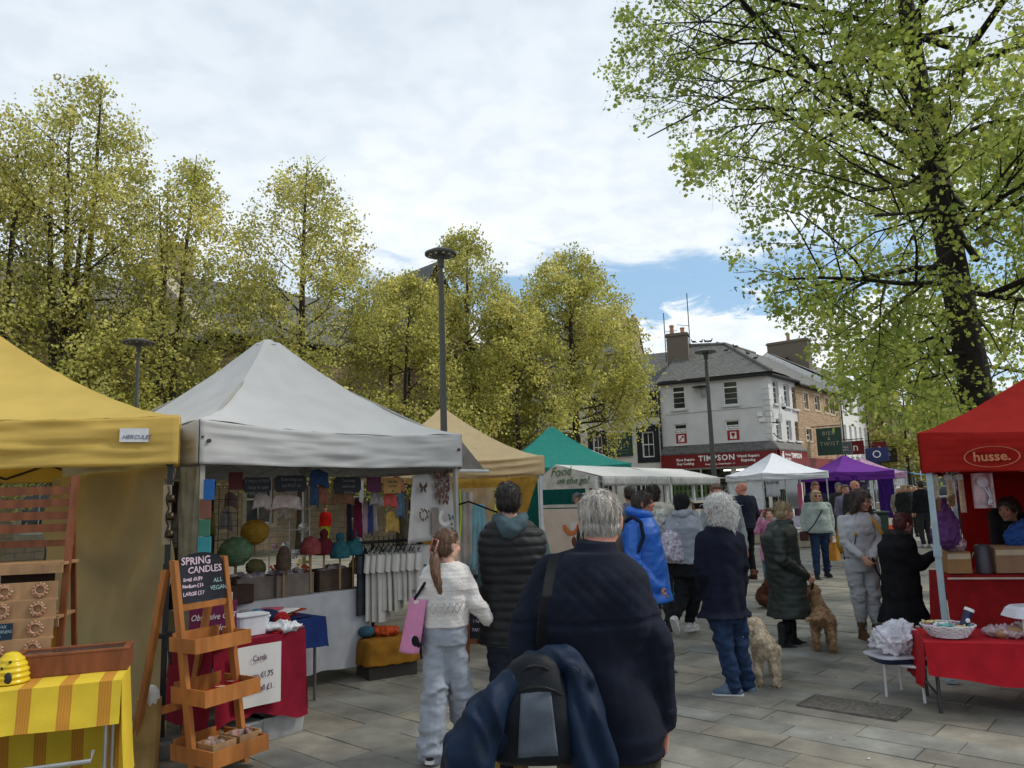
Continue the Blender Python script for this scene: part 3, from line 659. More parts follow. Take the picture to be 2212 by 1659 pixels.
# ---- side street row, continuing the corner shop's side wall
def z7(x, y): return ((2900+x/2.37)/1.8083, (1400+y/2.37)/1.8083)
def s7(x, y): return sx_(*z7(x, y))
def r7(x0, y0, x1, y1, off): q = rect(sx_, *z7(x0,y0), *z7(x1,y1)); return (q[0]-off, q[1]-off, q[2], q[3])
xb0, xb1 = W2+.02, s7(898,400)[0]; xw1 = s7(1135,500)[0]; xs1 = s7(1235,500)[0]; xq1 = s7(1405,600)[0]
print('STREET', xb0, xb1, xw1, xs1, xq1)
shopc = [(.20,.03,.03),(.03,.05,.14),(.05,.05,.05),(.16,.12,.10)]
def rowhouse(x0, x1, ze, zr, mt, holes, lab, shop, fc, wst, srd=None, rm=slate, fasz=(2.9,3.6)):
    o = C+sd*x0; t = thing('street_house', lab, 'house', o, group='houses of the shopping street'); wd = x1-x0
    hs = list(holes)+[(.4,wd-.4,.4,2.75)]
    wall('front_wall', (0,0,0), sd, wd, ze, hs, mt, t, rev=.22)
    for q in holes: window((0,0,0), sd, *q, t, surround=srd, sw=.13, rev=.18, style=wst, sill=None if srd else mt)
    f = B(); f.T = lframe((0,0,0), sd, -sn); f.box((wd/2,-.12,sum(fasz)/2), (wd-.1,.3,fasz[1]-fasz[0])); f.T = Matrix.Identity(4); f.make('fascia', mat('fascia_%02d' % int(fc[0]*100+fc[2]*1000), fc, rough=.5), t)
    window((0,0,0), sd, .4, wd-.4, .4, 2.75, t, style='bars', rev=.1)
    dep = 10.; r0_, r1_ = -sn*dep/2+Zv*zr, sd*wd-sn*dep/2+Zv*zr
    quadmesh('roof', [(sn*.35+Zv*ze, sd*wd+sn*.35+Zv*ze, r1_, r0_), (sd*wd-sn*dep+Zv*ze, -sn*dep+Zv*ze, r0_, r1_)], rm, t)
    quadmesh('gable_wall', [(sd*wd, sd*wd-sn*dep, sd*wd-sn*dep+Zv*ze, r1_-Zv*.05, sd*wd+Zv*ze), (-sn*dep, V((0,0,0)), Zv*ze, r0_-Zv*.05, -sn*dep+Zv*ze)], mt, t)
    gutter((0,0,0), sd, wd, ze-.06, t, out=.3); downpipe(sd*(wd-.1)+sn*.1, 0, ze, t)
    return t
hb = [r7(568,325,606,465,xb0), r7(668,348,712,478,xb0), r7(762,372,794,500,xb0), r7(810,388,850,515,xb0), r7(590,655,640,760,xb0), r7(785,668,822,785,xb0), r7(850,680,885,790,xb0)]
hb = [q for q in hb if q[0] > .1 and q[3] < 8.1]
bs = rowhouse(xb0, xb1, 8.3, 11.8, brown, hb, 'brown rubble stone house with pale window surrounds right of the white corner shop', 1, shopc[0], 'sash', mat('pale_trim', (.50,.40,.27), var=.1))
ww = xw1-xb1; hw = []
for k in range(5): hw.append((ww*(k+.35)/5, ww*(k+.8)/5, 4.0, 6.2))
for k in range(3): hw.append((ww*(k+.35)/3.4, ww*(k+.8)/3.4, 7.3, 8.3))
wb = rowhouse(xb1, xw1, 9.1, 12.2, white, hw, 'white painted house with a row of tall narrow sash windows further down the street', 1, shopc[2], 'sash')
for i, (x0, x1, ze, mt_, lab) in enumerate(((xw1, xs1, 9.0, sand, 'narrow stone house beyond the white painted house'), (xs1, xs1+12, 8.2, dstone, 'dark stone house near the far end of the shopping street'))):
    wd = x1-x0; n_ = max(1, int(wd/2.6)); hs = [((k+.3)*wd/n_, (k+.3)*wd/n_+.9, z, z+1.7) for k in range(n_) for z in (4.0, 6.3)]
    rowhouse(x0, x1, ze, ze+3, mt_, hs, lab, 1, shopc[1+i], 'sash', trim)
# second chimneyed roof behind the corner shop
q0 = z5(1405,310); ch = D(*q0, 60)
sh = thing('slate_roofed_house', 'house with a broad dark chimney stack rising behind the corner shop roof', 'house', (C-sn*9+sd*9))
oo = -(C-sn*9+sd*9)
zch = ch.z; zrr = D(*z5(1620,480), 60).z
base = V((D(*z5(1500,480),60).x, 60, 0))+oo
quadmesh('wall', [(base-sn*3+sd*0, base+sn*3, base+sn*3+Zv*(zrr-3.2), base+Zv*(zrr+.4), base-sn*3+Zv*(zrr-3.2)), (base+sn*3, base+sn*3+sd*16, base+sn*3+sd*16+Zv*(zrr-3.2), base+sn*3+Zv*(zrr-3.2))], dstone, sh)
quadmesh('roof', [(base+sn*3.2+Zv*(zrr-3.3)-sd*.2, base+sn*3.2+sd*16+Zv*(zrr-3.3), base+sd*16+Zv*(zrr+.5), base-sd*.2+Zv*(zrr+.5)), (base-sn*3.2+sd*16+Zv*(zrr-3.3), base-sn*3.2-sd*.2+Zv*(zrr-3.3), base-sd*.2+Zv*(zrr+.5), base+sd*16+Zv*(zrr+.5))], slateb, sh)
chimney(base+sd*.5+Zv*(zrr-1.2), (.9,3.2), zch-zrr+1.2, atan2(sd.y,sd.x), sh, dstone, 1)
# building closing the street
e0 = D(*z7(1405,900), 84); e1 = D(*z7(1800,900), 84); wd = e1.x-e0.x+8; X1 = V((1,0,0)); Y_ = V((0,-1,0))
te = thing('closing_building', 'stone building with a dark blue shopfront closing the far end of the street', 'building', (e0.x,84,0))
zA = D(*z7(1500,985), 84).z; zB = D(*z7(1500,905), 84).z; zE = D(*z7(1500,640), 84).z
ws = [(1+k*1.15, 1.95+k*1.15, zA+.3, zB) for k in range(10)]
wall('front_wall', (0,0,0), X1, wd, zE, ws+[(.5,wd-.5,.4,zA-1.3)], sand, te)
for q in ws: window((0,0,0), X1, *q, te, style='sash')
window((0,0,0), X1, .5, wd-.5, .4, zA-1.3, te, style='bars')
b = B(); b.box((wd/2-.4,-.12,zA-.6), (wd,.26,1.3)); fo = b.make('fascia', mat('fascia_blue', (.012,.02,.05), rough=.4), te)
text('Boots', .9, mat('sign_white', (.75,.73,.70)), parent=fo, M=frame(V((3,-.26,zA-.6)), X1, Zv), shear=.3)
quadmesh('roof', [((-.2,-.3,zE),(wd,-.3,zE),(wd,5,zE+3),(-.2,5,zE+3))], slate, te)
# hilltop building with blue and white advertising board
h0 = D(*z7(1380,600), 120)
hb_ = thing('hilltop_building', 'grey industrial building with a long blue and white lettered board above the far street', 'building', (h0.x,120,0))
zt_ = D(*z7(1700,455), 120).z; zl = D(*z7(1700,575), 120).z; w_ = 32
b = B(); b.box((w_/2,5,zl/2), (w_,10,zl)); b.prism([(0,-.3,zl),(0,10.3,zl),(0,5,zl+2)], (w_,0,0)); b.make('wall', mat('grey_cladding', (.22,.23,.22)), hb_)
xo = D(*z7(1550,500), 120).x-h0.x
b = B(); b.box((xo+11,-.7,(zt_+zl)/2-.3), (24,.3,zt_-zl-.8)); bo = b.make('board', mat('sign_white', (.75,.73,.70)), hb_)
b = B(); b.box((xo+11,-.72,zt_-.35), (24.1,.36,.9)); b.make('blue_band', mat('band_blue', (.05,.16,.30)), bo)
text('IM SIDE L', 2.0, mat('ink_dark', (.05,.06,.08)), parent=bo, M=frame(V((xo+6,-.9,(zt_+zl)/2+.3)), X1, Zv), bold=.03)
text('CASHMERE - SANDWICH - COFFEE', .95, mat('ink_dark', (.05,.06,.08)), parent=bo, M=frame(V((xo+9,-.9,(zt_+zl)/2-1.5)), X1, Zv), bold=.02)
# projecting shop signs along the street
def psign(px, py, w, h, s, mt_, tm, lab, lines, off=.55, size=.3, br=True):
    s0, z = s7(px, py)
    o = C+sd*s0+sn*(off+w/2); t = thing('hanging_sign', lab, 'sign', (o.x,o.y,z))
    b = B(); b.box((0,0,0), (w,.07,h), R=atan2(sn.y,sn.x)); bo = b.make('board', mt_, t)
    if br:
        b = B(); e = sn; b.tube([-e*(off+w/2)+Zv*(h/2+.12), e*(w/2)+Zv*(h/2+.12)], .03, 6)
        for q in (-w*.4, w*.4): b.tube([e*q+Zv*(h/2+.12), e*q+Zv*h/2], .015, 5)
        b.make('bracket', black, t)
    f = -sd
    for k, (tx_, sz, dz) in enumerate(lines): text(tx_, sz, tm, parent=bo, M=frame(f*.045+Zv*dz, sn, Zv), ext=.006, space=1.2)
    return t, bo
def s7p(px, py, off):  # position param so the sign's centre lands on the column given
    return None
gr = mat('board_grey', (.10,.11,.12)); dr = mat('board_red', (.13,.012,.014))
psign(640,780, 1.55,1.75, '', green, gold, 'large dark green hanging bar sign projecting from the brown stone house', [('BIER',.36,.52),('&',.3,.18),('TWIST',.36,-.16)], off=.35)
psign(800,840, 1.0,.85, '', gr, mat('sign_white', (.75,.73,.70)), 'small grey hanging sign beside the large green one', [('NOBLE',.16,.06),('BARBERS',.13,-.12)], off=.5)
psign(905,835, 1.1,.95, '', dr, mat('sign_white', (.75,.73,.70)), 'maroon hanging sign with a white letter n', [('n',.8,.02)], off=.5)
psign(1140,830, 1.0,.85, '', dr, mat('sign_white', (.75,.73,.70)), 'small maroon hanging sign with a white mark further down the street', [('a',.6,0)], off=.5)
psign(1075,900, 1.6,1.0, '', mat('board_navy', (.03,.04,.13)), mat('sign_white', (.75,.73,.70)), 'navy hanging sign with a pale oval ring above the purple gazebo', [('O',.8,0)], off=.5)
psign(1230,905, 1.1,1.1, '', mat('board_brown', (.04,.03,.025)), mat('sign_white', (.75,.73,.70)), 'dark brown square hanging sign beyond the navy one', [('o',.4,.1)], off=.5)
psign(1400,835, 2.2,1.2, '', mat('board_green2', (.06,.12,.05)), mat('sign_white', (.75,.73,.70)), 'green and white shop sign on the far stone building', [('GREENS',.35,0)], off=.8, br=False)
# ------------------------------------------------------------------ gazebos
def wr(p, f=3.0, a=.012, o=0): return noise.noise(V((p[0]*f*.5+o, p[1]*f*.5, p[2]*f*2.2)))*a
def gazebo(name, label, o, xd, w, d, ez, vh, pk, cm, vm=None, legm=None, legs=True, sag=1.45, frame_=True, peakr=.06, seed=0, fold=0, cat='gazebo', legw=.04, skew=0, legz=0):
    xd = V(xd).normalized(); t = thing(name, label, cat, o, atan2(xd.y, xd.x)); vm = vm or cm
    cx, cy = w/2, d/2; c = B()
    cor = [(0,0),(w,0),(w,d),(0,d)]
    for k in range(4):
        a, b_ = V((*cor[k],0)), V((*cor[(k+1)%4],0)); n = 22
        def fn_(u, v, a=a, b_=b_):
            e = a.lerp(b_, u); r = 1-v; p = e.lerp(V((cx,cy,0)), v*(1-peakr))
            edge = abs(u-.5)*2     # ridges stay taut, middles sag
            z = ez+vh+(pk-ez-vh)*(v**sag)*(1-.06*(1-edge**2)*4*v*(1-v))
            z -= .06*(1-edge**2)*max(0, 1-v*4)
            z += noise.noise(V((p.x*2.2+seed, p.y*2.2, 0)))*.02*(1-v)+noise.noise(V((p.x*7+seed, p.y*7, 3)))*.009+.008*abs(noise.noise(V((p.x*3+p.y*5+seed, p.y*2, 8))))
            return (p.x, p.y, z)
        c.grid(fn_, n, 16)
    c.lathe([(0,pk+.035),(peakr*.8,pk+.03),(peakr*w/2*1.2+.02,pk-.03)], (cx,cy,0), n=12)
    c.make('canopy', cm, t, smooth=radians(40))
    vb = B()
    for k in range(4):
        a, b_ = V((*cor[k],0)), V((*cor[(k+1)%4],0)); dr_ = (b_-a).normalized(); nr = dr_.cross(Zv); L_2 = (b_-a).length
        def fv(u, v, a=a, b_=b_, nr=nr, L_2=L_2, k=k):
            p = a.lerp(b_, u); z = ez+vh*(1-v)
            ed = 1-abs(u-.5)*2; z -= .06*(1-(1-ed)**2)*(1-v)*(1 if v < .9 else 0)
            q = noise.noise(V((u*L_2*.9+k*9+seed, v*3.4-u*1.2, seed)))*.03+noise.noise(V((u*L_2*2.5+k*5, v*9, seed)))*.020+.014*(abs(noise.noise(V((u*L_2*1.1+k*3+seed, v*5+u*4, 7))))-.2)
            if fold: q += fold*sin(v*14+u*3+noise.noise(V((u*3,seed,0)))*3)
            q *= min(1, ed*6+.15)
            z += noise.noise(V((u*L_2*1.5, seed, k)))*.012*v - .02*sin(pi*u)*v
            p = p+nr*(q+.006)
            return (p.x, p.y, z)
        vb.grid(fv, 60, 16)
    vb.make('valance', vm, t, smooth=True, thick=.003)
    lm = legm or mat('aluminium', (.45,.46,.47), rough=.4, metal=.6)
    if legs:
        for (x, y) in ((.05,.05),(w-.05,.05),(w-.05,d-.05),(.05,d-.05)):
            l = B(); l.box((x,y,(ez+vh)/2), (legw,legw,ez+vh-.1)); l.box((x,y,.02), (.09,.09,.02)); l.box((x,y,ez*.62), (legw+.015,legw+.015,.09)); l.make('leg', lm, t)
    if frame_:
        f = B(); z1, z2 = ez+vh-.07, ez+.02
        for k in range(4):
            a, b_ = V((*cor[k],0)), V((*cor[(k+1)%4],0)); inn = V((cx,cy,0)); a = a.lerp(inn,.04); b_ = b_.lerp(inn,.04)
            for j in range(4):
                p, q = a.lerp(b_, j/4), a.lerp(b_, (j+1)/4); s = j % 2
                f.tube([p+Zv*(z1 if s else z2), q+Zv*(z2 if s else z1)], .012, 6); f.tube([p+Zv*(z2 if s else z1), q+Zv*(z1 if s else z2)], .012, 6)
            f.tube([a+Zv*z1, V((cx,cy,pk-.12))], .014, 6)
        f.tube([(cx,cy,pk-.6),(cx,cy,pk-.1)], .02, 8)
        f.make('truss', lm, t)
    return t
def panel(name, t, mt_, p0, p1, z0, z1, wave=.04, seed=0, n=(40,30), sag=0, bottom=None, thick=.003, label=None):
    """hanging cloth between two ground points in the parent's frame, gently folded"""
    p0, p1 = V(p0), V(p1); nr = (p1-p0).normalized().cross(Zv); b = B()
    def f(u, v):
        p = p0.lerp(p1, u); z = z1-(z1-z0)*v-sag*sin(pi*u)*(1-v)
        if bottom: z += bottom(u)*v
        q = wave*(noise.noise(V((u*4+seed, v*1.5-u*.6, seed)))+.4*noise.noise(V((u*9+seed, v*4+u*3, seed))))
        q += wave*.45*sin((v*3.2+4*(u-.5)**2*1.6+noise.noise(V((u*2,v*2,seed)))*.8)*5)*max(0,1-abs(v-.25)*1.7)
        p = p+nr*q
        return (p.x, p.y, z)
    b.grid(f, *n); return b.make(name, mt_, t, smooth=True, thick=thick)
yel = fab('yellow_canvas', (.74,.54,.15), trans=.4, bump=.002, bscale=120, var=.07, scale=3)
grw = fab('grey_white_canvas', (.545,.54,.53), trans=.08, bump=.002, bscale=120, var=.05, scale=3)
beige = fab('beige_canvas', (.50,.41,.23), trans=.35, bump=.002, bscale=120, var=.1, scale=2)
dk = mat('black_steel', (.02,.02,.022), rough=.45)
YC = V((-2.50,5.72,0)); yd = V((.89,.42,0)).normalized(); yo = YC-yd*3.0
gy = gazebo('gazebo', 'bright yellow gazebo with a small white label on its front valance, at the far left', yo, yd, 3.0, 3.0, 2.02, .37, 3.22, yel, legm=dk, seed=3)
b = B(); b.T = Matrix.Translation((0,-.03,0)); b.box((2.70,0,2.235), (.19,.008,.10)); lb = b.make('label_patch', mat('label_white', (.62,.62,.64), rough=.4, bump=.003, bscale=25), gy)
text('HERCULES', .040, mat('ink_blue', (.05,.07,.16)), parent=lb, M=frame(V((2.715,-.036,2.22)), (1,-.0,0), Zv), shear=.35, ext=.001, jit=.002)
WL = V((-2.47,6.02,0)); WR = V((-.56,8.2,0)); wd_ = (WR-WL).normalized(); wn = wd_.cross(Zv); WW = (WR-WL).length
gwh = gazebo('gazebo', 'large pale grey peaked gazebo over the clothes and knitwear stall', WL, wd_, WW, WW, 2.04, .35, 3.42, grw, legm=mat('grey_post', (.35,.34,.30), rough=.5), seed=11, sag=1.5)
b = B(); b.box((.02,-.012,2.25), (.018,.012,.018)); 
for x in (.06,WW-.05): b.lathe([(.0,.012),(.014,.01),(.016,0),(0,0)], (0,0,0), n=10) if 0 else None
for x in (.07,WW-.06): b.tube([(x,-.012,2.22),(x,-.03,2.22)], .016, 10)
b.make('eyelet', mat('eyelet_dark', (.06,.05,.05)), gwh)
# side wall of the grey gazebo (beige cloth seen through the yellow stall)
mi = lambda p, t: t.matrix_basis.inverted() @ V(p)
a_ = G(330,1578); c_ = V((-4.45,7.3,0))
def loc2(t, p):
    p = V(p); q = p-V(t.location); a = -t.rotation_euler.z; return V((q.x*cos(a)-q.y*sin(a), q.x*sin(a)+q.y*cos(a), q.z))
panel('side_wall', gwh, beige, loc2(gwh, (-2.66,5.98,0)), loc2(gwh, c_), .06, 2.02, wave=.11, seed=5, n=(70,60), bottom=lambda u: .03*sin(u*9))
panel('corner_flap', gwh, fab('beige_flap', (.33,.30,.21), trans=.2), loc2(gwh, (-2.48,6.06,0)), loc2(gwh, (-2.66,6.12,0)), .5, 2.02, wave=.02, seed=8, n=(12,30))
# side awning flap of the grey gazebo on its right, with crossbar
ar = loc2(gwh, (-.56,8.2,0))
b = B(); tip = V((WW+.62,.25,2.02))
pA, pB, pC = V((WW+.01,.02,2.33)), V((WW+.01,.02,2.0)), tip
b.add([pA, V((WW+.01,2.7,2.33)), V((WW+.62,2.7,2.02)), tip, pA-Zv*.005, V((WW+.01,2.7,2.325)), V((WW+.62,2.7,2.015)), tip-Zv*.005], [(0,1,2,3),(7,6,5,4)]); b.add([pA, pB+Zv*.0, tip-Zv*.0], [(0,1,2)])
b.make('awning_flap', fab('mauve_grey_canvas', (.30,.27,.25), trans=.3), gwh)
b = B(); b.tube([V((WW-.02,.02,2.0)), tip+V((.05,-.0,-.01))], .018, 8); b.make('awning_bar', mat('white_metal', (.6,.6,.6), rough=.35), gwh)
# cream gazebo
cr = fab('cream_canvas', (.80,.62,.36), trans=.35, var=.05); yin = fab('amber_canvas', (.55,.33,.06), trans=.5)
CC = D(1176,1020,11.0); cd_ = V((.98,.20,0)).normalized(); cw = 2.6
gc = gazebo('gazebo', 'cream gazebo with an amber side curtain just right of the grey one', V((CC.x,CC.y,0))-cd_*cw, cd_, cw, cw, 2.02, .26, 3.08, cr, legm=mat('white_metal', (.6,.6,.6)), seed=21, fold=.012)
b = B()
def fcur(u, v):
    x = cw-.12-1.35*v**1.2*(1-u)*0 - u*1.7 + .0; z = 1.98-1.72*v
    x = cw-.05-(1-u)*1.75*(1-0)-u*(.05+.62*v); y = -.02+.05*noise.noise(V((u*5,v*4,2)))+.04*sin(u*16)
    return (x, y, z)
b.grid(fcur, 30, 24); b.make('side_curtain', yin, gc, smooth=True, thick=.003)
# teal gazebo
teal = fab('teal_canvas', (.035,.26,.22), trans=.3, var=.06)
gt = gazebo('gazebo', 'teal green gazebo behind the catering stall', D(1108,1010,17.5)*V((1,1,0)) if 0 else V((D(1070,1010,16.6).x,16.6,0)), (1,.12,0), 3.0, 3.0, 2.08, .3, 3.30, teal, seed=31)
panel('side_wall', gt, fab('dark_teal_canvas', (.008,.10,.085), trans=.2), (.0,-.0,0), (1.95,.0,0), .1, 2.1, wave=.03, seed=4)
# market stalls with white pitched roofs
def stall(label, o, xd, w, d, ez, rz_, gable=None, front=True):
    xd = V(xd).normalized(); t = thing('market_stall', label, 'stall', o, atan2(xd.y,xd.x), group='white roofed market stalls')
    wm = fab('white_pvc', (.74,.73,.70), rough=.5, var=.03, trans=.2); pm = mat('white_metal', (.6,.6,.6))
    b = B()
    def fr(u, v): 
        x = w*u; y = -.45+(d/2+.45)*v; return (x, y, ez-.02+(rz_-ez)*v+.012*noise.noise(V((x*2,y*2,1))))
    b.grid(fr, 20, 8); b.grid(lambda u, v: (w*u, d/2+(d/2+.2)*v, rz_-(rz_-ez)*v), 8, 4)
    b.make('roof', wm, t, smooth=radians(30), thick=.004)
    b = B(); b.grid(lambda u, v: (w*u, -.455-.01*sin(u*20)*v, ez-.02-.15*v+.01*noise.noise(V((u*9,v,0)))), 30, 4); b.make('valance', fab('grey_pvc', (.42,.42,.42), rough=.6), t, smooth=True, thick=.004)
    if gable:
        b = B(); b.add([(-.01,-.45,ez-.02),(-.01,d/2,rz_),(-.01,d+.2,ez),(-.01,d+.2,ez-.16),(-.01,-.45,ez-.2)], [(0,1,2,3,4)]); b.make('gable_panel', fab('pale_pvc', (.52,.50,.46)), t, thick=.006)
    for x in (.03, w-.03):
        for y in (0, d): b = B(); b.box((x,y,ez/2), (.05,.05,ez)); b.make('post', pm, t)
    b = B(); b.box((w/2,0,ez-.05), (w,.04,.04)); b.box((w/2,d,ez-.05), (w,.04,.04)); b.box((w/2,d/2,rz_-.05), (w,.04,.04)); b.make('rail', pm, t)
    b = B(); b.box((w/2,-.08,1.0), (w,.5,.05)); b.make('counter', mat('counter_pale', (.48,.46,.42)), t)
    b = B(); b.box((w/2,-.22,.5), (w,.03,.95)); fp = b.make('front_panel', mat('panel_cream', (.55,.47,.38), var=.05), t)
    return t, fp
so_ = D(1172,1045,14.4); s1o = V((so_.x,so_.y,0))
# the lettered gable end faces the viewer: stall length runs away to the right
g1 = D(1290,1047,13.2); g0 = g1+V((-.96,.63,0)); gdir = V((g1.x-g0.x, g1.y-g0.y, 0)); GW = gdir.length; gdir.normalize()
ldir = V((.55,.835,0)).normalized()
pm = mat('white_metal', (.6,.6,.6)); wm = fab('white_pvc', (.74,.73,.70), rough=.5, var=.03, trans=.2); gp_ = fab('grey_pvc', (.40,.40,.40), rough=.6)
def stall2(label, o, LW, gable):
    t = thing('market_stall', label, 'stall', o, group='white roofed market stalls')
    gd = gdir*GW; ez = 2.02; zr = D(1196,1003,13.4).z
    E0, E1, Rg = V((0,0,ez)), gd+Zv*ez, gd*.30+Zv*zr
    lv = ldir*LW
    b = B(); b.grid(lambda u, v: (E1+ (gd.normalized()*.1)).lerp(Rg, v)+lv*u+Zv*.012*noise.noise(V((u*8,v*3,1))), 20, 8); b.grid(lambda u, v: E0.lerp(Rg, v)+lv*u, 8, 4)
    b.make('roof', wm, t, smooth=radians(30), thick=.004)
    q = E1+gd.normalized()*.1
    b = B(); b.grid(lambda u, v: q+lv*u-Zv*(.17*v)+gd.normalized()*.012*sin(u*25)*v, 30, 3); b.make('valance', gp_, t, smooth=True, thick=.004)
    if gable:
        b = B(); n = gdir.cross(Zv)*.02; b.add([p+n for p in (E0-Zv*.2, E1-Zv*.2, E1, Rg, E0)], [(0,1,2,3,4)]); gp = b.make('gable_panel', fab('pale_pvc', (.50,.475,.43)), t, thick=.004)
        sg = mat('lettering_green', (.07,.16,.05)); M0 = lambda u, z: frame(gd*u+gdir.cross(Zv)*.04+Zv*z, gdir, Zv)
        text('Food', .23, sg, parent=gp, M=M0(.40, ez+.10), shear=.35, jit=.02, sx=.85); text('on the go!', .17, sg, parent=gp, M=M0(.60, ez-.06), shear=.35, jit=.02, sx=.9)
    for P_ in (V((0,0,0)), gd, lv, gd+lv, gd+lv*.5):
        b = B(); b.box(P_+Zv*(ez/2), (.05,.05,ez), R=atan2(gdir.y,gdir.x)); b.make('post', pm, t)
    b = B()
    for a_, c_ in ((V((0,0,0)), gd), (gd, gd+lv), (V((0,0,0)), lv), (lv, lv+gd)): b.tube([a_+Zv*(ez-.06), c_+Zv*(ez-.06)], .022, 6)
    b.make('rail', pm, t)
    b = B(); cm_ = mat('counter_pale', (.48,.46,.42))
    b.prism([V((0,0,1.5))-gd*.02, gd*1.02+V((0,0,1.5)), gd*1.02+ldir*.5+V((0,0,1.5)), ldir*.5+V((0,0,1.5))], (0,0,.05)) if gable else None
    b.prism([gd*.75+V((0,0,1.46)), gd*1.1+V((0,0,1.46)), gd*1.1+lv+V((0,0,1.46)), gd*.75+lv+V((0,0,1.46))], (0,0,.05)); b.make('counter', cm_, t)
    pc = mat('panel_cream', (.60,.50,.42), var=.05)
    b = B()
    if gable: b.prism([V((0,0,.1)), gd+V((0,0,.1)), gd+ldir*.03+V((0,0,.1)), ldir*.03+V((0,0,.1))], (0,0,1.38))
    b.prism([gd+V((0,0,.1)), gd*1.02+V((0,0,.1)), gd*1.02+lv+V((0,0,.1)), gd+lv+V((0,0,.1))], (0,0,1.36)); fp = b.make('front_panel', pc, t)
    if gable:
        og = mat('print_orange', (.55,.17,.06)); dr_ = mat('print_brown', (.14,.05,.03)); n = gdir.cross(Zv)*.012
        b = B(); b.T = frame(gd*.70+n+Zv*1.0, gdir, Zv); b.box((0,0,0), (.36*GW,.52,.012)); b.T = Matrix.Identity(4); pp = b.make('poster', mat('print_paper', (.62,.58,.52)), fp)
        b = B(); b.T = frame(gd*.70+n*1.8+Zv*1.0, gdir, Zv)
        for x in (-.18,.12): b.lathe([(.10,0),(.15,.006),(.18,0)], (x,.2,0), n=16, a0=pi, a1=2*pi)
        b.T = Matrix.Identity(4); b.make('print', og, pp)
        b = B(); b.T = frame(gd*.70+n*1.8+Zv*1.0, gdir, Zv); rr = random.Random(4)
        b.ell((-.14,-.08,0), (.05,.09,.004)); b.tube([(-.1,-.12,.002),(.02,-.14,.002),(.12,-.2,.002)], .012, 5)
        for k in range(8): b.ell((rr.uniform(-.05,.2), rr.uniform(-.22,-.0), 0), (.015,.035,.004))
        for k in range(14): b.ell((rr.uniform(-.55,.1), rr.uniform(-.72,-.5), -.004), (rr.uniform(.01,.03),rr.uniform(.01,.03),.004))
        b.T = Matrix.Identity(4); b.make('print', dr_, pp)
    return t
stall2('catering stall with handwritten green lettering on its white gable, under the teal gazebo', V((g0.x,g0.y,0)), 3.0, True)
stall2('plain white roofed market stall nearest the red shop', V((g0.x,g0.y,0))+ldir*3.06, 3.0, False)
# small white gazebo and purple one
def face_gaz(label, x0, x1, ytop, ybot, py, Yd, cm, seed, side, name='gazebo', yaw=0.0, **k):
    a, b_ = D(x0, ybot, Yd), D(x1, ybot, Yd); w = b_.x-a.x; zt_ = D(x0, ytop, Yd).z; pz = D((x0+x1)/2, py, Yd+side/2).z
    return gazebo(name, label, (a.x,a.y,0), (1,yaw,0), w, side, a.z, zt_-a.z, pz, cm, seed=seed, **k)
sw_ = fab('snow_canvas', (.74,.76,.82), trans=.15, var=.03); pur = fab('purple_canvas', (.16,.035,.30), trans=.25, var=.06); lil = fab('lilac_canvas', (.50,.30,.42), trans=.3)
gs = face_gaz('small bright white gazebo in front of the red fronted corner shop', 1646, 1797, 1021, 1036, 979, 27, sw_, 41, 3.4, yaw=.10)
panel('side_wall', gs, sw_, (.05,.1,0), (.05,3.3,0), .2, 2.2, wave=.04); panel('front_banner', gs, mat('banner_grey', (.42,.42,.47)), (.12,.0,0), (.62,.0,0), 1.45, 2.15, wave=.005, n=(6,6))
text('eorw', .22, mat('ink_dark', (.05,.06,.08)), parent=gs, M=frame(V((.36,-.03,1.95)), (1,0,0), Zv), ext=.002)
gpur = face_gaz('purple peaked gazebo with dark purple side walls, right of the white one', 1806, 1934, 1018, 1038, 984, 29.5, pur, 51, 3.6)
dpur = fab('dark_purple_canvas', (.04,.012,.13), trans=.15); wq = D(1934,1038,29.5).x-D(1806,1038,29.5).x
panel('side_wall', gpur, dpur, (.0,.0,0), (wq*.36,.0,0), .15, 2.1, wave=.03); panel('side_wall', gpur, dpur, (wq*.70,.02,0), (wq*.97,.02,0), .5, 2.1, wave=.03, seed=3); panel('rear_wall', gpur, dpur, (.1,3.5,0), (wq-.1,3.5,0), .1, 2.1, wave=.03, seed=6)
b = B()
for k in range(7): x = wq*(.35+k*.075); b.add([(x-.06,-.05,2.0),(x+.06,-.05,2.0),(x,-.05,1.86)], [(0,1,2)])
b.T = Matrix.Identity(4)
glil = face_gaz('pale lilac gazebo half hidden behind the purple one', 1845, 1960, 1022, 1036, 990, 36, lil, 61, 3.6)
bl = thing('canopy', 'flat blue fabric awning beyond the lilac gazebo', 'awning', (D(1935,1030,40).x, 40, 0))
b = B(); w5 = D(2000,1030,40).x-D(1935,1030,40).x; zc_ = D(1960,1026,40).z; b.grid(lambda u, v: (w5*u, 3*v, zc_+.35*v+.25*(1-u)+.05*sin(u*6)), 12, 6); b.make('canvas', fab('sky_blue_canvas', (.12,.28,.50), trans=.3), bl, smooth=True, thick=.01)
for x in (.1,w5-.2):
    for y in (.1,2.9): b = B(); b.tube([(x,y,0),(x,y,zc_+.2)], .03, 6); b.make('post', pm, bl)
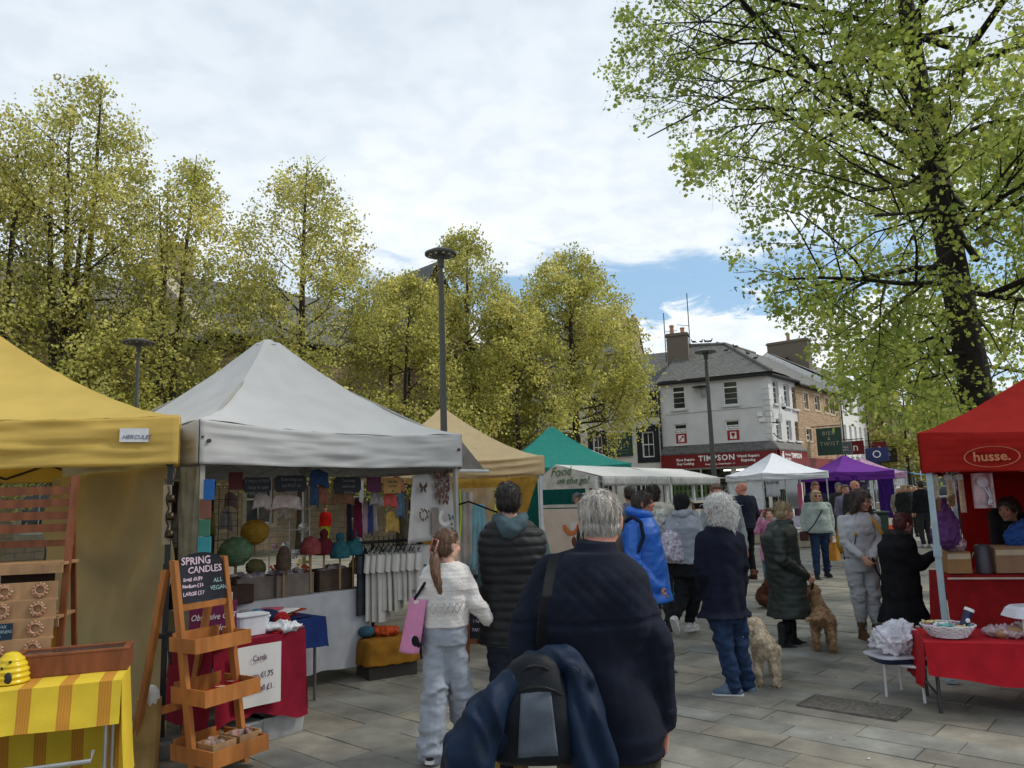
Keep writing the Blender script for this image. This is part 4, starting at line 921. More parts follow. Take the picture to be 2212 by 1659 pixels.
# red gazebo
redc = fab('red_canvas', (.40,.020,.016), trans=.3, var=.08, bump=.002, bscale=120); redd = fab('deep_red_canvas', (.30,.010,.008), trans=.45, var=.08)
RC = D(1992,1022,6.9); RD = V((.84,-.54,0)).normalized()
gr_ = gazebo('gazebo', 'red gazebo with an oval lettered emblem on its valance, at the right edge', (RC.x,RC.y,0), RD, 3.0, 3.0, RC.z, .36, RC.z+1.28, redc, legm=mat('pale_blue_post', (.30,.38,.42), rough=.35), seed=71, sag=1.25, legw=.05)
og = mat('emblem_tan', (.44,.17,.08), rough=.7)
ex = D(2127,989,6.85).x-RC.x; ezz = D(2127,989,6.85).z; ew = D(2178,989,6.85).x-D(2077,989,6.85).x
b = B(); b.T = frame(V((ex,-.035,ezz)), (1,0,0), Zv)
for r0_, r1_ in ((1.0,.955),):
    n = 48; vs = []; fs = []
    for k in range(n):
        a = 2*pi*k/n
        for r in (r0_, r1_): vs += [(cos(a)*ew/2*r, sin(a)*ew/2*.43*r+(0), 0), ]
    for k in range(n): q = (k+1) % n; fs.append((k*2, q*2, q*2+1, k*2+1))
    b.add(vs, fs)
b.T = Matrix.Identity(4); em = b.make('emblem_ring', og, gr_, thick=.003)
text('husse.', ew*.27, og, parent=gr_, name='emblem_lettering', M=frame(V((ex,-.037,ezz)), (1,0,0), Zv), bold=ew*.006, ext=.002, sx=1.0)
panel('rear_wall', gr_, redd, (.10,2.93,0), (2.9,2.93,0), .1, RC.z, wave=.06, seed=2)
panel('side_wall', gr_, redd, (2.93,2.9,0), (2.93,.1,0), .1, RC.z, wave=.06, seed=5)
# ------------------------------------------------------------------ street lamps
lampm = mat('lamp_grey', (.075,.073,.066), rough=.5, var=.1, scale=2)
def lamp(label, px, ytop, Yd, r0_, r1_, disc, lean=0, lit_=False, pxb=None):
    t0 = D(px, ytop, Yd); t = thing('street_lamp', label, 'lamp', (t0.x,t0.y,0), group='disc topped street lamps')
    h = t0.z; b = B(); b.tube([(0,0,0),(0,0,.9),(0,0,.95),(0,0,h-.25),(0,0,h-.25),(0,0,h)], [r0_*1.15,r0_*1.15,r0_,r1_*1.1,r1_*.8,r1_*.8], 20, closed=True); b.make('pole', lampm, t, smooth=.6)
    b = B(); b.lathe([(0,h+.10),(disc*.5,h+.085),(disc,h+.03),(disc,h),(disc*.3,h-.01),(r1_*1.5,h-.05),(r1_*1.3,h-.18),(0,h-.18)], n=36); dsk = b.make('lamp_disc', lampm, t, smooth=.5)
    b = B()
    for k in range(10): a = 2*pi*k/10; b.lathe([(0,h-.018),(.022,h-.018),(.022,h-.004)], (cos(a)*disc*.72,sin(a)*disc*.72,0), n=8)
    b.make('diode', mat('diode_lens', (.5,.48,.42), rough=.2), dsk)
    return t
lamp('tallest disc topped lamp post rising between the grey and cream gazebos', 952, 551, 10.6, .056, .033, .228)
lamp('disc topped lamp post standing before the red fronted corner shop', 1524, 762, 20.5, .075, .042, .29)
lamp('small disc topped lamp post behind the yellow gazebo', 300, 742, 16.0, .04, .034, .33)
# ------------------------------------------------------------------ trees
bark = mat('bark', (.055,.043,.030), rough=.95, var=.35, scale=5, bump=.02, bscale=18)
bark_dark = mat('bark_dark', (.022,.018,.014), rough=.95, var=.4, scale=7, bump=.03, bscale=14)
def leafmat(name, c1, c2, tr=.45):
    m = mat(name, c1, col2=c2, rough=.55, scale=.55, spec=.25, trans=tr, attr='tint', detail=5); return m
lf_far = leafmat('lime_leaf', (.42,.43,.10), (.70,.655,.22), .5)
lf_near = leafmat('maple_leaf', (.27,.36,.07), (.52,.58,.15), .6)
def env(base, H, R, z0=.2, seed=0, low=1.3, pw=.8, k0=.3):
    def f(p):
        q = p-V(base); t = (q.z/H-z0)/(1-z0)
        if t < -.12 or t > 1.0: return False
        a = atan2(q.y, q.x); n = 1+.22*noise.noise(V((cos(a)*1.3+seed, sin(a)*1.3, q.z*.45)))+.14*noise.noise(V((cos(a)*4+seed, sin(a)*4, q.z*1.3)))
        k = low if t < k0 else 1+(low-1)*max(0,1-(t-k0)*5)
        if t >= k0: k *= cos((t-k0)/(1-k0)*pi/2)**pw
        if t < 0: k *= .7
        return sqrt(q.x*q.x+q.y*q.y) < R*k*n+.12
    return f
def tree(name, label, base, H, R, trunk_r, lm, seed, nmain=16, leaf=.11, dens=1.0, z0=.22, prof=None, group=None, lean=(0,0), forks=1, leafn=4, twig=True, cat='tree', lobed=False, extra=None, side=None, cull=None, thin=None, limbk=1.0, bm=None):
    rg = random.Random(seed); t = thing(name, label, cat, base, group=group)
    br = B(); tips = []
    def limb(p, d, L, r, lvl, gen):
        if cull and lvl >= 1 and not cull(V(p)+V(d).normalized()*L*.8+V(base)): return
        n = 6; pts = [p]; rs = [r]; cur = V(p); dd_ = V(d).normalized()
        for i in range(n):
            up = (.10 if limbk == 1 else -.06) if lvl > 0 else .0
            dd_ = (dd_+V((rg.gauss(0,.13), rg.gauss(0,.13), rg.gauss(0,.10)+up*(1 if i > 1 else -.3)))).normalized()
            if cull and i > 1 and not cull(cur+dd_*L/n+V(base)): break
            cur = cur+dd_*L/n; pts.append(cur.copy()); rs.append(r*(1-.75*(i+1)/n))
        if len(pts) < 2: return
        if len(pts) < 7: rs = [q*(1-.85*i/(len(rs)-1)) for i, q in enumerate(rs)]
        br.tube(pts, [q*limbk for q in rs], 6 if r > .03 else 4, closed=False)
        n = len(pts)-1
        if n < 1: return
        if lvl >= gen:
            tips.append((pts, L)); return
        k = {0: 8, 1: 6, 2: 5}.get(lvl, 4)
        for j in range(k):
            f = .22+.78*(j+rg.random()*.8)/k; i = min(n-1, int(f*n)); q = pts[i].lerp(pts[i+1], f*n-i)
            ax = (pts[min(i+1,n)]-pts[i]).normalized(); pr = ax.orthogonal(); pr.rotate(Quaternion(ax, rg.uniform(0, 2*pi)))
            nd = (ax*.75+pr.normalized()*.8); limb(q, nd, L*rg.uniform(.40,.58), max(r*(1-.7*f)*.6, .004), lvl+1, gen)
        tips.append((pts[min(3, len(pts)-2):] if len(pts) > 2 else [pts[0], pts[-1]], L*.5))
    prof = prof or (lambda f: (sin(pi*min(1, f*.92+.10))**.75))
    fr = []
    for k in range(forks):
        a = 2*pi*k/forks+rg.random(); off = V((cos(a), sin(a), 0))*(R*.16 if forks > 1 else 0)
        pts = []; rs = []
        for i in range(13):
            f = i/12; z = H*(.985 if cull and forks > 0 and H < 20 and not lobed else 1)*f*(1-.06*k); w_ = (max(0, f-.18)/.82)**.7
            pts.append(V((off.x*w_+lean[0]*f*H+.12*sin(f*5+k+seed)*f, off.y*w_+lean[1]*f*H+.12*cos(f*4+k)*f, z))); rs.append(trunk_r*(1.25 if i == 0 else 1)*(1-f)**.8*(1 if f < .2 or forks == 1 else .72)+.012)
        br.tube(pts, rs, 10, closed=False); fr.append(pts); tips.append((pts[-3:], 1.5))
    for j in range(nmain):
        f = z0+(.97-z0)*(j+rg.random()*.5)/nmain; pts = fr[j % forks]; i = min(11, int(f*12)); q = pts[i].lerp(pts[i+1], f*12-i)
        a = j*2.4+rg.random()*.6; ff = (f-z0)/(1-z0); L = R*prof(ff)*rg.uniform(.85,1.1)*(1 if forks == 1 else .85)
        if side: L *= 1+side[0]*cos(a-side[1])
        el = .05+.95*ff+rg.uniform(-.1,.1)
        limb(q, (cos(a), sin(a), el), max(L, .5), trunk_r*.34*(1-f*.75), 0 if L > R*.35 else 1, 2)
    if extra: extra(limb, fr)
    if H > 0: br.make('trunk', bm or bark, t, smooth=True)
    cr_ = B(); vs = cr_.v; fs = cr_.f; cs = cr_.c
    nl = 0
    if cull: tips = [q for q in tips if cull(q[0][-1]+V(base))]
    for pts, L in tips:
        if thin and rg.random() > thin(pts[-1]+V(base)): continue
        m = max(2, int(leafn*dens*(.6+.8*rg.random())*max(.5, min(L, 1.6))))
        tt = rg.uniform(.58, 1.25)
        for q in range(m):
            f = rg.random()**.7*(len(pts)-1.001); i = int(f); p = pts[i].lerp(pts[i+1], f-i)
            for _ in range(3):
                c = p+V((rg.gauss(0,1), rg.gauss(0,1), rg.gauss(0,1)))*leaf*1.5
                s = leaf*rg.uniform(.55, 1.15)
                x = V((rg.gauss(0,1), rg.gauss(0,1), rg.gauss(0,.6))).normalized(); y = x.cross(V((rg.gauss(0,1), rg.gauss(0,1), rg.gauss(0,1)))).normalized(); zf = x.cross(y)*.18
                n = len(vs); k_ = tt*rg.uniform(.75,1.25); col = (k_*rg.uniform(.9,1.12), k_, k_*rg.uniform(.7,1.2))
                if lobed:
                    P = [(0,-.5),(.32,-.42),(.55,-.1),(.38,.1),(.5,.42),(.2,.3),(0,.62),(-.2,.3),(-.5,.42),(-.38,.1),(-.55,-.1),(-.32,-.42)]
                    vs.extend([c+(x*u+y*v+zf*abs(u)*2)*s for u, v in P]); fs.append(tuple(range(n, n+12))); cs.extend([col]*12)
                else:
                    P = [(0,-.5),(.42,-.2),(.34,.3),(0,.55),(-.34,.3),(-.42,-.2)]
                    vs.extend([c+(x*u+y*v+zf*abs(u)*2)*s for u, v in P]); fs.append(tuple(range(n, n+6))); cs.extend([col]*6)
                nl += 1
    cr_.m = [0]*len(fs)
    cr_.make('crown', lm, t, smooth=False)
    print('tree', label[:30], 'leaves', nl, 'tips', len(tips))
    return t
def tr_at(px, Yd, ytop):  # base and height from the picture
    p = D(px, ytop, Yd); return V((p.x, Yd, 0)), p.z
GT = 'lime trees along the left side of the square'
for px, Yd, yt, R, tr, seed, nm, lf, ln, fk, kw, lab in (
  (176,22,150,3.35,.22,5,38,.095,10,4,dict(pw=.55),'tallest leafy spring tree, second from the left, behind the yellow gazebo'),
  (378,23.5,318,2.9,.17,9,28,.095,11,3,dict(pw=.5,low=1.4),'broad spreading spring tree behind the left slope of the grey gazebo'),
  (15,21,240,2.5,.2,12,24,.095,10,3,dict(pw=.6,low=1.4),'spring tree cut off by the left edge, above the yellow gazebo'),
  (660,27,336,3.5,.2,21,40,.10,10,1,dict(pw=.72,low=1.15),'conical pale spring tree right behind the peak of the grey gazebo'),
  (862,30,596,2.7,.2,33,22,.11,15,2,dict(pw=.4,low=1.35),'low bushy yellow green tree left of the tall lamp post'),
  (1003,35,488,3.0,.2,41,28,.12,14,1,dict(pw=.6,low=1.2),'rounded spring tree just right of the tall lamp post'),
  (1228,37,528,3.75,.24,52,38,.125,14,1,dict(pw=.68,low=1.12,z0=.33),'pointed yellow green tree above the teal gazebo'),
  (1108,33,640,2.6,.14,63,20,.115,13,1,dict(pw=.5,low=1.25,z0=.28),'small low spring tree between the tall lamp and the teal gazebo')):
    b0, h0 = tr_at(px, Yd, yt); low = kw.get('low',1.3)
    tree('lime_tree', lab, b0, h0, R*1.25, tr, lf_far, seed, nmain=nm, leaf=lf, leafn=ln, z0=kw.get('z0',.2), group=GT, forks=fk, prof=lambda f: 1.35-.7*f, cull=env(b0, h0, R, seed=seed, **kw))
# big tree on the right
tb_ = D(2150,1000,12.5); bx = V((tb_.x,12.5,0))
def ex_(limb, fr):
    def go(px, py, Yd, d, L, r): p = D(px, py, Yd)-bx; limb(p, d, L, r, 0, 2)
    go(2060,330,12.3, (-1,-.55,.30), 6.4, .11); go(2050,250,12.3, (-1,.1,.18), 5.6, .09); go(2080,450,12.3, (-1,-.9,-.05), 5.0, .09)
    go(2110,620,12.5, (-1,-.5,-.05), 4.6, .08); go(2110,560,12.5, (-.8,-1,.1), 4.8, .08); go(2120,700,12.5, (-1,.3,-.12), 4.2, .07)
    go(2130,640,12.5, (.9,-.8,.1), 4.5, .08); go(2110,500,12.5, (.3,-1,.2), 4.5, .08); go(2060,200,12.4, (-.5,-1,.3), 5.5, .09)
    go(2125,760,12.5, (-1,-.3,-.05), 4.0, .06); go(2130,780,12.5, (-.6,.8,-.05), 4.0, .06); go(2050,100,12.3, (-1,-.3,.1), 5.8, .09); go(2060,160,12.3, (.5,-.9,.1), 5.8, .09)
    go(2060,60,12.3, (-.9,.6,.0), 5.8, .08)
def sm_(a, b, x): x = max(0, min(1, (x-a)/(b-a))); return x*x*(3-2*x)
def proj(p):
    v = p-V((0,0,EYE)); a = v.dot(FWD)
    if a < .3: return None
    return 1106+FPX*v.dot(RT)/a, 829.5-FPX*v.dot(UP)/a
_edge = [(-9999,1180),(-300,1200),(0,1340),(140,1300),(240,1285),(290,1340),(350,1440),(480,1520),(640,1570),(690,1690),(760,1730),(830,1790),(900,1850),(960,1980),(1000,9999),(99999,9999)]
def shape_(p):
    q = proj(p)
    if q is None: return True
    for (y0,x0),(y1,x1) in zip(_edge, _edge[1:]):
        if y0 <= q[1] < y1: return q[0] > x0+(x1-x0)*(q[1]-y0)/(y1-y0)
    return False
tree('maple_tree', 'large dark trunked tree with fresh green lobed leaves filling the upper right', bx, 15.0, 5.6, .30, lf_near, 77, nmain=20, leaf=.066, leafn=17, z0=.32, limbk=.72, bm=bark_dark, lean=(-.055,.0), lobed=True, extra=ex_, cull=shape_, thin=lambda p: (lambda q: 1 if q is None else .50+.5*sm_(1500,2000,q[0]))(proj(p)))
b0 = V((14.5,20,0)); tree('maple_tree', 'second green tree behind the big one at the right edge', b0, 10.0, 5.0, .24, lf_near, 88, nmain=20, leaf=.15, leafn=8, z0=.2, lobed=False)
b0 = D(1925,900,62); tree('street_tree', 'small pale tree far down the shopping street', V((b0.x+1,62,0)), D(1925,815,62).z, 4.0, .15, lf_far, 91, nmain=16, leaf=.22, leafn=8, z0=.25)
# ------------------------------------------------------------------ people kit
def sm(a, b, x): x = max(0, min(1, (x-a)/(b-a))); return x*x*(3-2*x)
def Rz(d): return Matrix.Rotation(radians(d), 3, 'Z')
SK = {'fair': (.50,.27,.19), 'pale': (.58,.36,.27), 'ruddy': (.50,.22,.15), 'dark': (.09,.045,.028), 'tan': (.36,.19,.12)}
def skin(k): return mat('skin_'+k, SK[k], rough=.55, var=.10, scale=14, attr='tint', bump=.0006, bscale=150, spec=.35)
class Person:
    def __init__(s, label, X, Y, face, h, img=None, tone='fair', group=None, vox=None, headyaw=0, headtilt=0, hk=1.0, stoop=0, cat='person', build=1.0, legspread=0):
        s.t = thing('person', label, cat, (X, Y, 0), group=group); s.o = V((X, Y, 0)); s.face = face; s.h = h; s.k = k = h/1.7; s.tone = tone
        s.R = Rz(face); s.bw = build; s.vox = vox or (.009 if Y < 10 else .014); s.hk = hk
        J = {'pel':(0,0,.93),'wai':(0,-.01,1.07),'che':(0,-.01,1.28),'nek':(0,-.015,1.44),'hed':(0,.02,1.582),
             'sR':(.175,-.01,1.39),'sL':(-.175,-.01,1.39),'eR':(.23,-.03,1.12),'eL':(-.23,-.03,1.12),'wR':(.235,.06,.89),'wL':(-.235,.06,.89),
             'hR':(.09,0,.91),'hL':(-.09,0,.91),'kR':(.10,.025,.50),'kL':(-.10,.025,.50),'aR':(.10+legspread,-.02,.085),'aL':(-.10-legspread,-.02,.085)}
        s.J = {}
        for n, p in J.items():
            p = V(p)*k
            if n[0] in 'se' or n[0] == 'w' and n != 'wai': p.x *= build
            s.J[n] = s.R @ p
        for n, q in (img or {}).items(): s.J[n] = D(q[0], q[1], Y+(q[2] if len(q) > 2 else 0))-s.o
        if stoop:
            f = s.R @ V((0,1,0))
            for n, a in (('che',.3),('nek',.75),('hed',1.0)): s.J[n] = s.J[n]+f*stoop*a
        s.hy = face+headyaw; s.ht = headtilt; s.b = B()
    def fwd(s, d=0): return Rz(s.face+d) @ V((0,1,0))
    def headM(s):
        return Rz(s.hy) @ Matrix.Rotation(radians(s.ht), 3, 'X')
    def hp(s, p): return s.J['hed']+s.headM() @ (V(p)*s.k*s.hk)
    def rings(s, grow, lo='pel', flat=1.0, belly=0, chestx=1.0, zlo=0):
        J = s.J; k = s.k; bw = s.bw; y = radians(s.face); r = []
        tab = [('pel',-.10,.165,.115),('pel',0,.172,.12),('wai',-.03,.155,.108),('wai',.06,.152,.106),('che',-.04,.168,.115),('che',.06,.176,.112),('nek',-.055,.142,.094),('nek',-.01,.11,.075),('nek',.03,.065,.062)]
        for n, dz, rx, ry in tab:
            c = J[n]+V((0,0,dz*k)); g = grow
            if n == 'wai' or (n == 'pel' and dz == 0): c = c+s.fwd()*belly*.5; ry += belly*.5; rx += belly*.3
            r.append((c.x, c.y, c.z, (rx*chestx*bw*k)+g, (ry*bw*flat*k)+g*1.0, y))
        r.sort(key=lambda q: q[2]); return r
    def leg(s, b, S, r0, r1, r2, zend=None, n=12):
        h, kn, a = s.J['h'+S], s.J['k'+S], s.J['a'+S]; b.chain([(h, r0), (kn, r1), (a, r2)], n)
    def arm(s, b, S, r0, r1, r2, cut=0):
        sh, e, w_ = s.J['s'+S], s.J['e'+S], s.J['w'+S]
        w_ = w_.lerp(e, cut); b.chain([(sh, r0), (sh.lerp(e,.5), (r0+r1)/2*.98), (e, r1), (w_, r2)], 12)
    def hand(s, b, S, d=None, nrm=None, curl=.5, spread=.12, thumb=1):
        w_, e = s.J['w'+S], s.J['e'+S]; k = s.k*.98
        d = V(d).normalized() if d else (w_-e).normalized()
        side = s.R @ V((1 if S == 'R' else -1, 0, 0)); nrm = V(nrm) if nrm else -side     # palm faces the thigh
        nrm = (nrm-d*nrm.dot(d)).normalized(); x = d.cross(nrm)
        if x.dot(s.fwd()) < 0: x = -x     # x: towards the thumb side
        c0 = w_+d*.01
        for q in (-.028,-.010,.010,.028): b.cap(c0+x*q*.7*k, .015*k, c0+d*.085*k+x*q*k, .0125*k, 8)
        for j, (q, L) in enumerate(((.030,.070),(.010,.078),(-.010,.073),(-.029,.058))):
            p = c0+d*.088*k+x*q*k; a = 0; dr_ = (d+x*q*spread*20*.1).normalized(); r = .0098*k
            for seg in range(3):
                a = curl*(.7+.15*j)*(1 if seg else .55); dr_ = (dr_*cos(a)+nrm*sin(a)).normalized() if seg == 0 else (dr_*cos(a)+(nrm-dr_*nrm.dot(dr_)).normalized()*sin(a)).normalized()
                nx = p+dr_*L*(.45,.32,.25)[seg]*k; b.cap(p, r, nx, r*.92, 7); p = nx; r *= .92
        p = c0+x*.024*k+d*.02*k; m = p+(x*.75+d*.6+nrm*.35).normalized()*.042*k; q = m+(d*.85+nrm*.5+x*.1).normalized()*.034*k; b.chain([(p,.013*k),(m,.012*k),(q,.0095*k)], 8)
        return c0+d*.08*k+nrm*.02*k
    def skinbody(s, hands=True, curlR=.5, curlL=.5, dR=None, dL=None, nR=None, nL=None, stubble=0, lip=(.75,.5,.5), cheek=(1.1,.82,.78), brow=(.35,.28,.22), browgrey=0):
        b = s.b; J = s.J; k = s.k; hk = k*s.hk; M = s.headM(); c = J['hed']
        H = lambda x, y, z: c+M @ (V((x,y,z))*hk)
        b.ell(c+M @ (V((0,-.014,.026))*hk), V((.075,.095,.088))*hk, M, 20, 14)
        b.ell(H(0,.018,-.030), V((.061,.070,.082))*hk, M, 18, 12)
        for sx in (-1,1):
            b.cap(H(sx*.045,-.005,-.055), .022*hk, H(0,.052,-.092), .022*hk); b.ell(H(sx*.033,.060,-.024), .027*hk)
            b.ell(H(sx*.077,-.008,-.008), V((.009,.017,.031))*hk, M); b.ell(H(sx*.080,-.006,.010), V((.009,.016,.016))*hk, M)
            b.cap(H(sx*.012,.086,.026), .010*hk, H(sx*.042,.074,.024), .011*hk)
        b.cap(H(0,.086,.016), .0085*hk, H(0,.107,-.020), .0125*hk); b.ell(H(0,.100,-.024), V((.018,.012,.010))*hk, M)
        b.ell(H(0,.086,-.053), V((.025,.011,.007))*hk, M); b.ell(H(0,.085,-.063), V((.021,.011,.007))*hk, M); b.ell(H(0,.070,-.092), V((.022,.018,.016))*hk, M)
        b.cap(H(0,-.022,-.075), .056*hk, J['nek']+V((0,0,-.03)), .060*k, 14)
        b.loft(s.rings(-.012), 20)
        for S in 'RL':
            s.leg(b, S, .078*k, .050*k, .028*k); s.arm(b, S, .046*k, .036*k, .026*k)
            a = J['a'+S]; f = s.foot(S); b.cap(a-V((0,0,.012)), .024*k, a+f*.10*k-V((0,0,.052*k)), .014*k)
            if hands: s.hand(b, S, dR if S == 'R' else dL, nR if S == 'R' else nL, curlR if S == 'R' else curlL)
        Mi = M.inverted()
        def vc(co):
            q = (Mi @ (co-c))/hk
            if q.length > .16: return (1,1,1)
            if q.y > .05:
                for sx in (-1,1):
                    dx, dz = q.x-sx*.032, q.z-.006
                    if (dx/.014)**2+(dz/.007)**2 < 1: return (.12,.12,.12) if abs(dx) < .006 else (1.2,1.5,1.7)
                    if (dx/.022)**2+((dz-.022)/.0055)**2 < 1: return brow
                if abs(q.x) < .026*(1-abs(q.z+.058)*20) and abs(q.z+.058) < .011: return lip
                if abs(abs(q.x)-.036) < .022 and abs(q.z+.026) < .022: return cheek
            if stubble and q.y > .0 and q.z < -.035: return (stubble,)*3
            return (1,1,1)
        o = remesh(b, 'body', skin(s.tone), s.t, voxel=s.vox*.85 if hands else s.vox, smooth=1)
        me = o.data; ca = me.color_attributes.new('tint', 'FLOAT_COLOR', 'POINT')
        ca.data.foreach_set('color', [x for v in me.vertices for x in (*vc(v.co), 1)])
        s.body = o; return s
    def foot(s, S): return getattr(s, 'ft_'+S, s.fwd(8 if S == 'L' else -8))
    def shoes(s, col, sole=None, kind='shoe', up=0, hgt=.0, toe=None):
        k = s.k; mt = col if not isinstance(col, tuple) else fab('leather_%d_%d_%d' % tuple(int(c*99) for c in col), col, rough=.5, bump=.0006)
        for S in 'RL':
            a = s.J['a'+S]; f = s.foot(S); pt = getattr(s, 'fp_'+S, 0)  # pitch: heel raised
            f = V((f.x, f.y, -pt)).normalized() if pt else f; u = V((0,0,1))-f*f.z; u.normalize(); b = B()
            z0 = a-u*.060*k
            b.chain([(z0-f*.045*k, .036*k), (z0+f*.05*k+u*.002, .040*k), (z0+f*.15*k-u*.010*k, .032*k)], 12); b.cap(a+u*(.0+hgt), .043*k, z0-f*.02*k, .042*k)
            b.cap(a+f*.03*k-u*.01*k, .036*k, z0+f*.11*k+u*.0, .030*k)
            if hgt > .05: b.cap(a+u*hgt, .056*k, a, .045*k)
            zb = z0-u*.024*k
            def dsp(co, n, zb=zb, u=u, f=f):
                t = (co-zb).dot(u); return u*(-t) if t < 0 else .0
            so = remesh(b, kind, mt, s.t, voxel=max(.006, s.vox*.7), smooth=2, disp=dsp)
            b = B(); r = []
            for q, w_ in ((-.085,.022),(-.06,.036),(0,.038),(.06,.042),(.12,.044),(.16,.034),(.185,.016)): r.append((q*k, w_*k))
            top = []; 
            x = f.cross(u)
            pts = [zb+f*q+x*w_ for q, w_ in r]+[zb+f*q-x*w_ for q, w_ in reversed(r)]
            b.prism([p+u*.004 for p in pts], -u*.024*k if not isinstance(sole, str) else -u*.02)
            b.make('sole', mat('sole_'+('pale' if sole == 'w' else 'dark'), (.6,.6,.58) if sole == 'w' else (.02,.02,.02), rough=.7), so)
        return s
    def trousers(s, mt, g=.018, rk=.068, ra=.055, hem=.05, name='trousers', amp=.006, cuff=None, hemz=None, seat=.0):
        b = B(); J = s.J; k = s.k; y = radians(s.face)
        p = J['pel']; b.loft([(p.x,p.y,p.z-.10*k,.165*s.bw*k+g*.5,.118*s.bw*k+g*.5+seat,y),(p.x,p.y,p.z,.170*s.bw*k+g*.5,.118*k*s.bw+g*.5+seat,y),(p.x,p.y,p.z+.12*k,.15*s.bw*k+g,.105*k*s.bw+g,y)], 24)
        for S in 'RL':
            h, kn, a = J['h'+S], J['k'+S], J['a'+S]; e = a+(kn-a).normalized()*(hem*k-.02)
            b.chain([(h, .088*k*s.bw+g*.6), (h.lerp(kn,.5), .080*k+g*.6), (kn, rk*k+g*.3), (kn.lerp(a,.5), (rk+ra)/2*k+g*.2), (e, ra*k)], 14)
        fl = [J['aR'].z-.06*k, J['aL'].z-.06*k]
        Rs = s.R.inverted()
        def dsp(co, n):
            q = Rs @ co
            zr = co.z/k
            w_ = 1.0+1.6*math.exp(-((zr-.5)/.09)**2)+2.2*math.exp(-((zr-.13)/.09)**2)
            return amp*w_*(-1.4*(abs(noise.noise(V((q.x*8+s.o.x, q.y*8+co.z*4, co.z*13))))-.2)+noise.noise(V((q.x*9, q.y*9, co.z*16+s.o.x*3)))+.5*noise.noise(V((q.x*20, q.y*20, co.z*34))))
        return remesh(b, name, mt, s.t, voxel=s.vox, smooth=3, disp=dsp)
    def top(s, mt, g=.022, hemz=None, flare=.0, name='jumper', sr=(.060,.052,.042), amp=.006, cut=.04, belly=0, extra=None, quilt=0, flat=1.0, hemback=0, sleeves=True, neck=True, label=None, rib=0, wave=0, fr=9, collar=None, subname=None, chestx=1.0, voxk=1.0):
        b = B(); J = s.J; k = s.k; y = radians(s.face); r = s.rings(g, belly=belly, flat=flat, chestx=chestx)
        hz = (hemz if hemz is not None else .88*k)
        base = r[1]; r = [q for q in r if q[2] > hz+.04]
        low = r[0]; n_ = max(1, int((low[2]-hz)/.10)); add = []
        pb = J['pel']
        for i in range(n_+1):
            f = i/(n_); z = low[2]-(low[2]-hz)*f
            if i == 0: continue
            cx = pb.x*min(1,f*1.5)+low[0]*(1-min(1,f*1.5)); cy = pb.y*min(1,f*1.5)+low[1]*(1-min(1,f*1.5))
            add.append((cx, cy, z, low[3]+flare*f*(1 if i < n_+1 else 1)+(.0 if low[2] < pb.z else .012), low[4]+flare*f, y))
        r = add[::-1]+r
        if not neck: r = r[:-1]
        b.loft(r, 28, pw=2.2)
        if sleeves:
            for S in 'RL':
                s.arm(b, S, sr[0]*k, sr[1]*k, sr[2]*k, cut)
        for S in 'RL': b.cap(J['nek']+V((0,0,-.015*k)), (.050*k+g*.55), J['s'+S].lerp(J['nek'],.16)+V((0,0,-.008*k)), (.044*k+g*.75), 14)
        if extra: extra(b)
        Rs = s.R.inverted(); sd_ = s.o.x*3.7
        el = [J['eR'], J['eL']]
        def dsp(co, n):
            q = Rs @ co; w_ = 1.0
            for e in el:
                dd_ = (co-e).length; w_ += 1.6*math.exp(-(dd_/.10)**2)
            n1_ = noise.noise(V((q.x*fr, q.y*fr, co.z*fr*1.5+sd_))); n2_ = noise.noise(V((q.x*fr*1.9+co.z*11, q.y*fr*1.8, co.z*fr*1.3+sd_)))
            a = amp*w_*(n1_+.6*n2_-1.3*(abs(noise.noise(V((q.x*fr*1.1+co.z*5+sd_, q.y*fr*1.2, co.z*fr*1.6))))-.2))
            if quilt: a += quilt*(abs(sin(co.z*pi/.062+noise.noise(co*5)*.35))**.5-.6)
            if rib: a += rib*sin(co.z*240)
            if wave and co.z < hz+.5: a += wave*sin(atan2(q.y-0, q.x)*7+co.z*5+sd_)*sm(hz+.5, hz, co.z)
            return a
        return remesh(b, name, mt, s.t, voxel=s.vox*voxk, smooth=3, disp=dsp)
    def hair(s, mt, kind='short', amp=.006, name='hair', ext=None, vol=0, strands=260, sl=.07, sr=.0022, fall=(0,-.3,-1), front=True, curly=0, tail=None, dn=0.0, lift=1.0, zmin=-9):
        b = B(); k = s.k*s.hk; M = s.headM(); c = s.J['hed']; H = lambda x, y, z: c+M @ (V((x,y,z))*k)
        v = vol
        if kind != 'fringe':
            b.ell(H(0,-.020,.034), V((.080+v,.094+v,.090+v))*k, M, 20, 14)
        if kind in ('short','crop','bun','pony','bob','long','cap_'):
            b.ell(H(0,-.045,-.005), V((.077+v,.068+v,.075+v))*k, M, 18, 12)
        if front and kind in ('short','bun','pony'): b.ell(H(0,.035,.080), V((.058,.045,.030))*k, M, 14, 10)
        if kind == 'bob':
            for sx in (-1,1): b.chain([(H(sx*.060,-.005,.03), .036*k), (H(sx*.074,.0,-.05), .032*k), (H(sx*.066,.0,-.115), .024*k)])
            b.chain([(H(0,-.07,.0), .06*k), (H(0,-.068,-.10), .048*k)]); b.ell(H(0,.050,.078), V((.064,.042,.030))*k, M)
        if ext: ext(b, H, k)
        fq = 60 if not curly else 26
        def dsp(co, n):
            q = (M.inverted() @ (co-c))
            if curly: return curly*(noise.noise(co*32)+.6*noise.noise(co*70))
            return amp*(noise.noise(V((q.x*fq*1.6, q.y*fq*1.0, q.z*8)))+.6*noise.noise(V((q.x*120, q.y*70, q.z*14))))
        o = remesh(b, name, mt, s.t, voxel=max(.0055, s.vox*.7), smooth=2, disp=dsp)
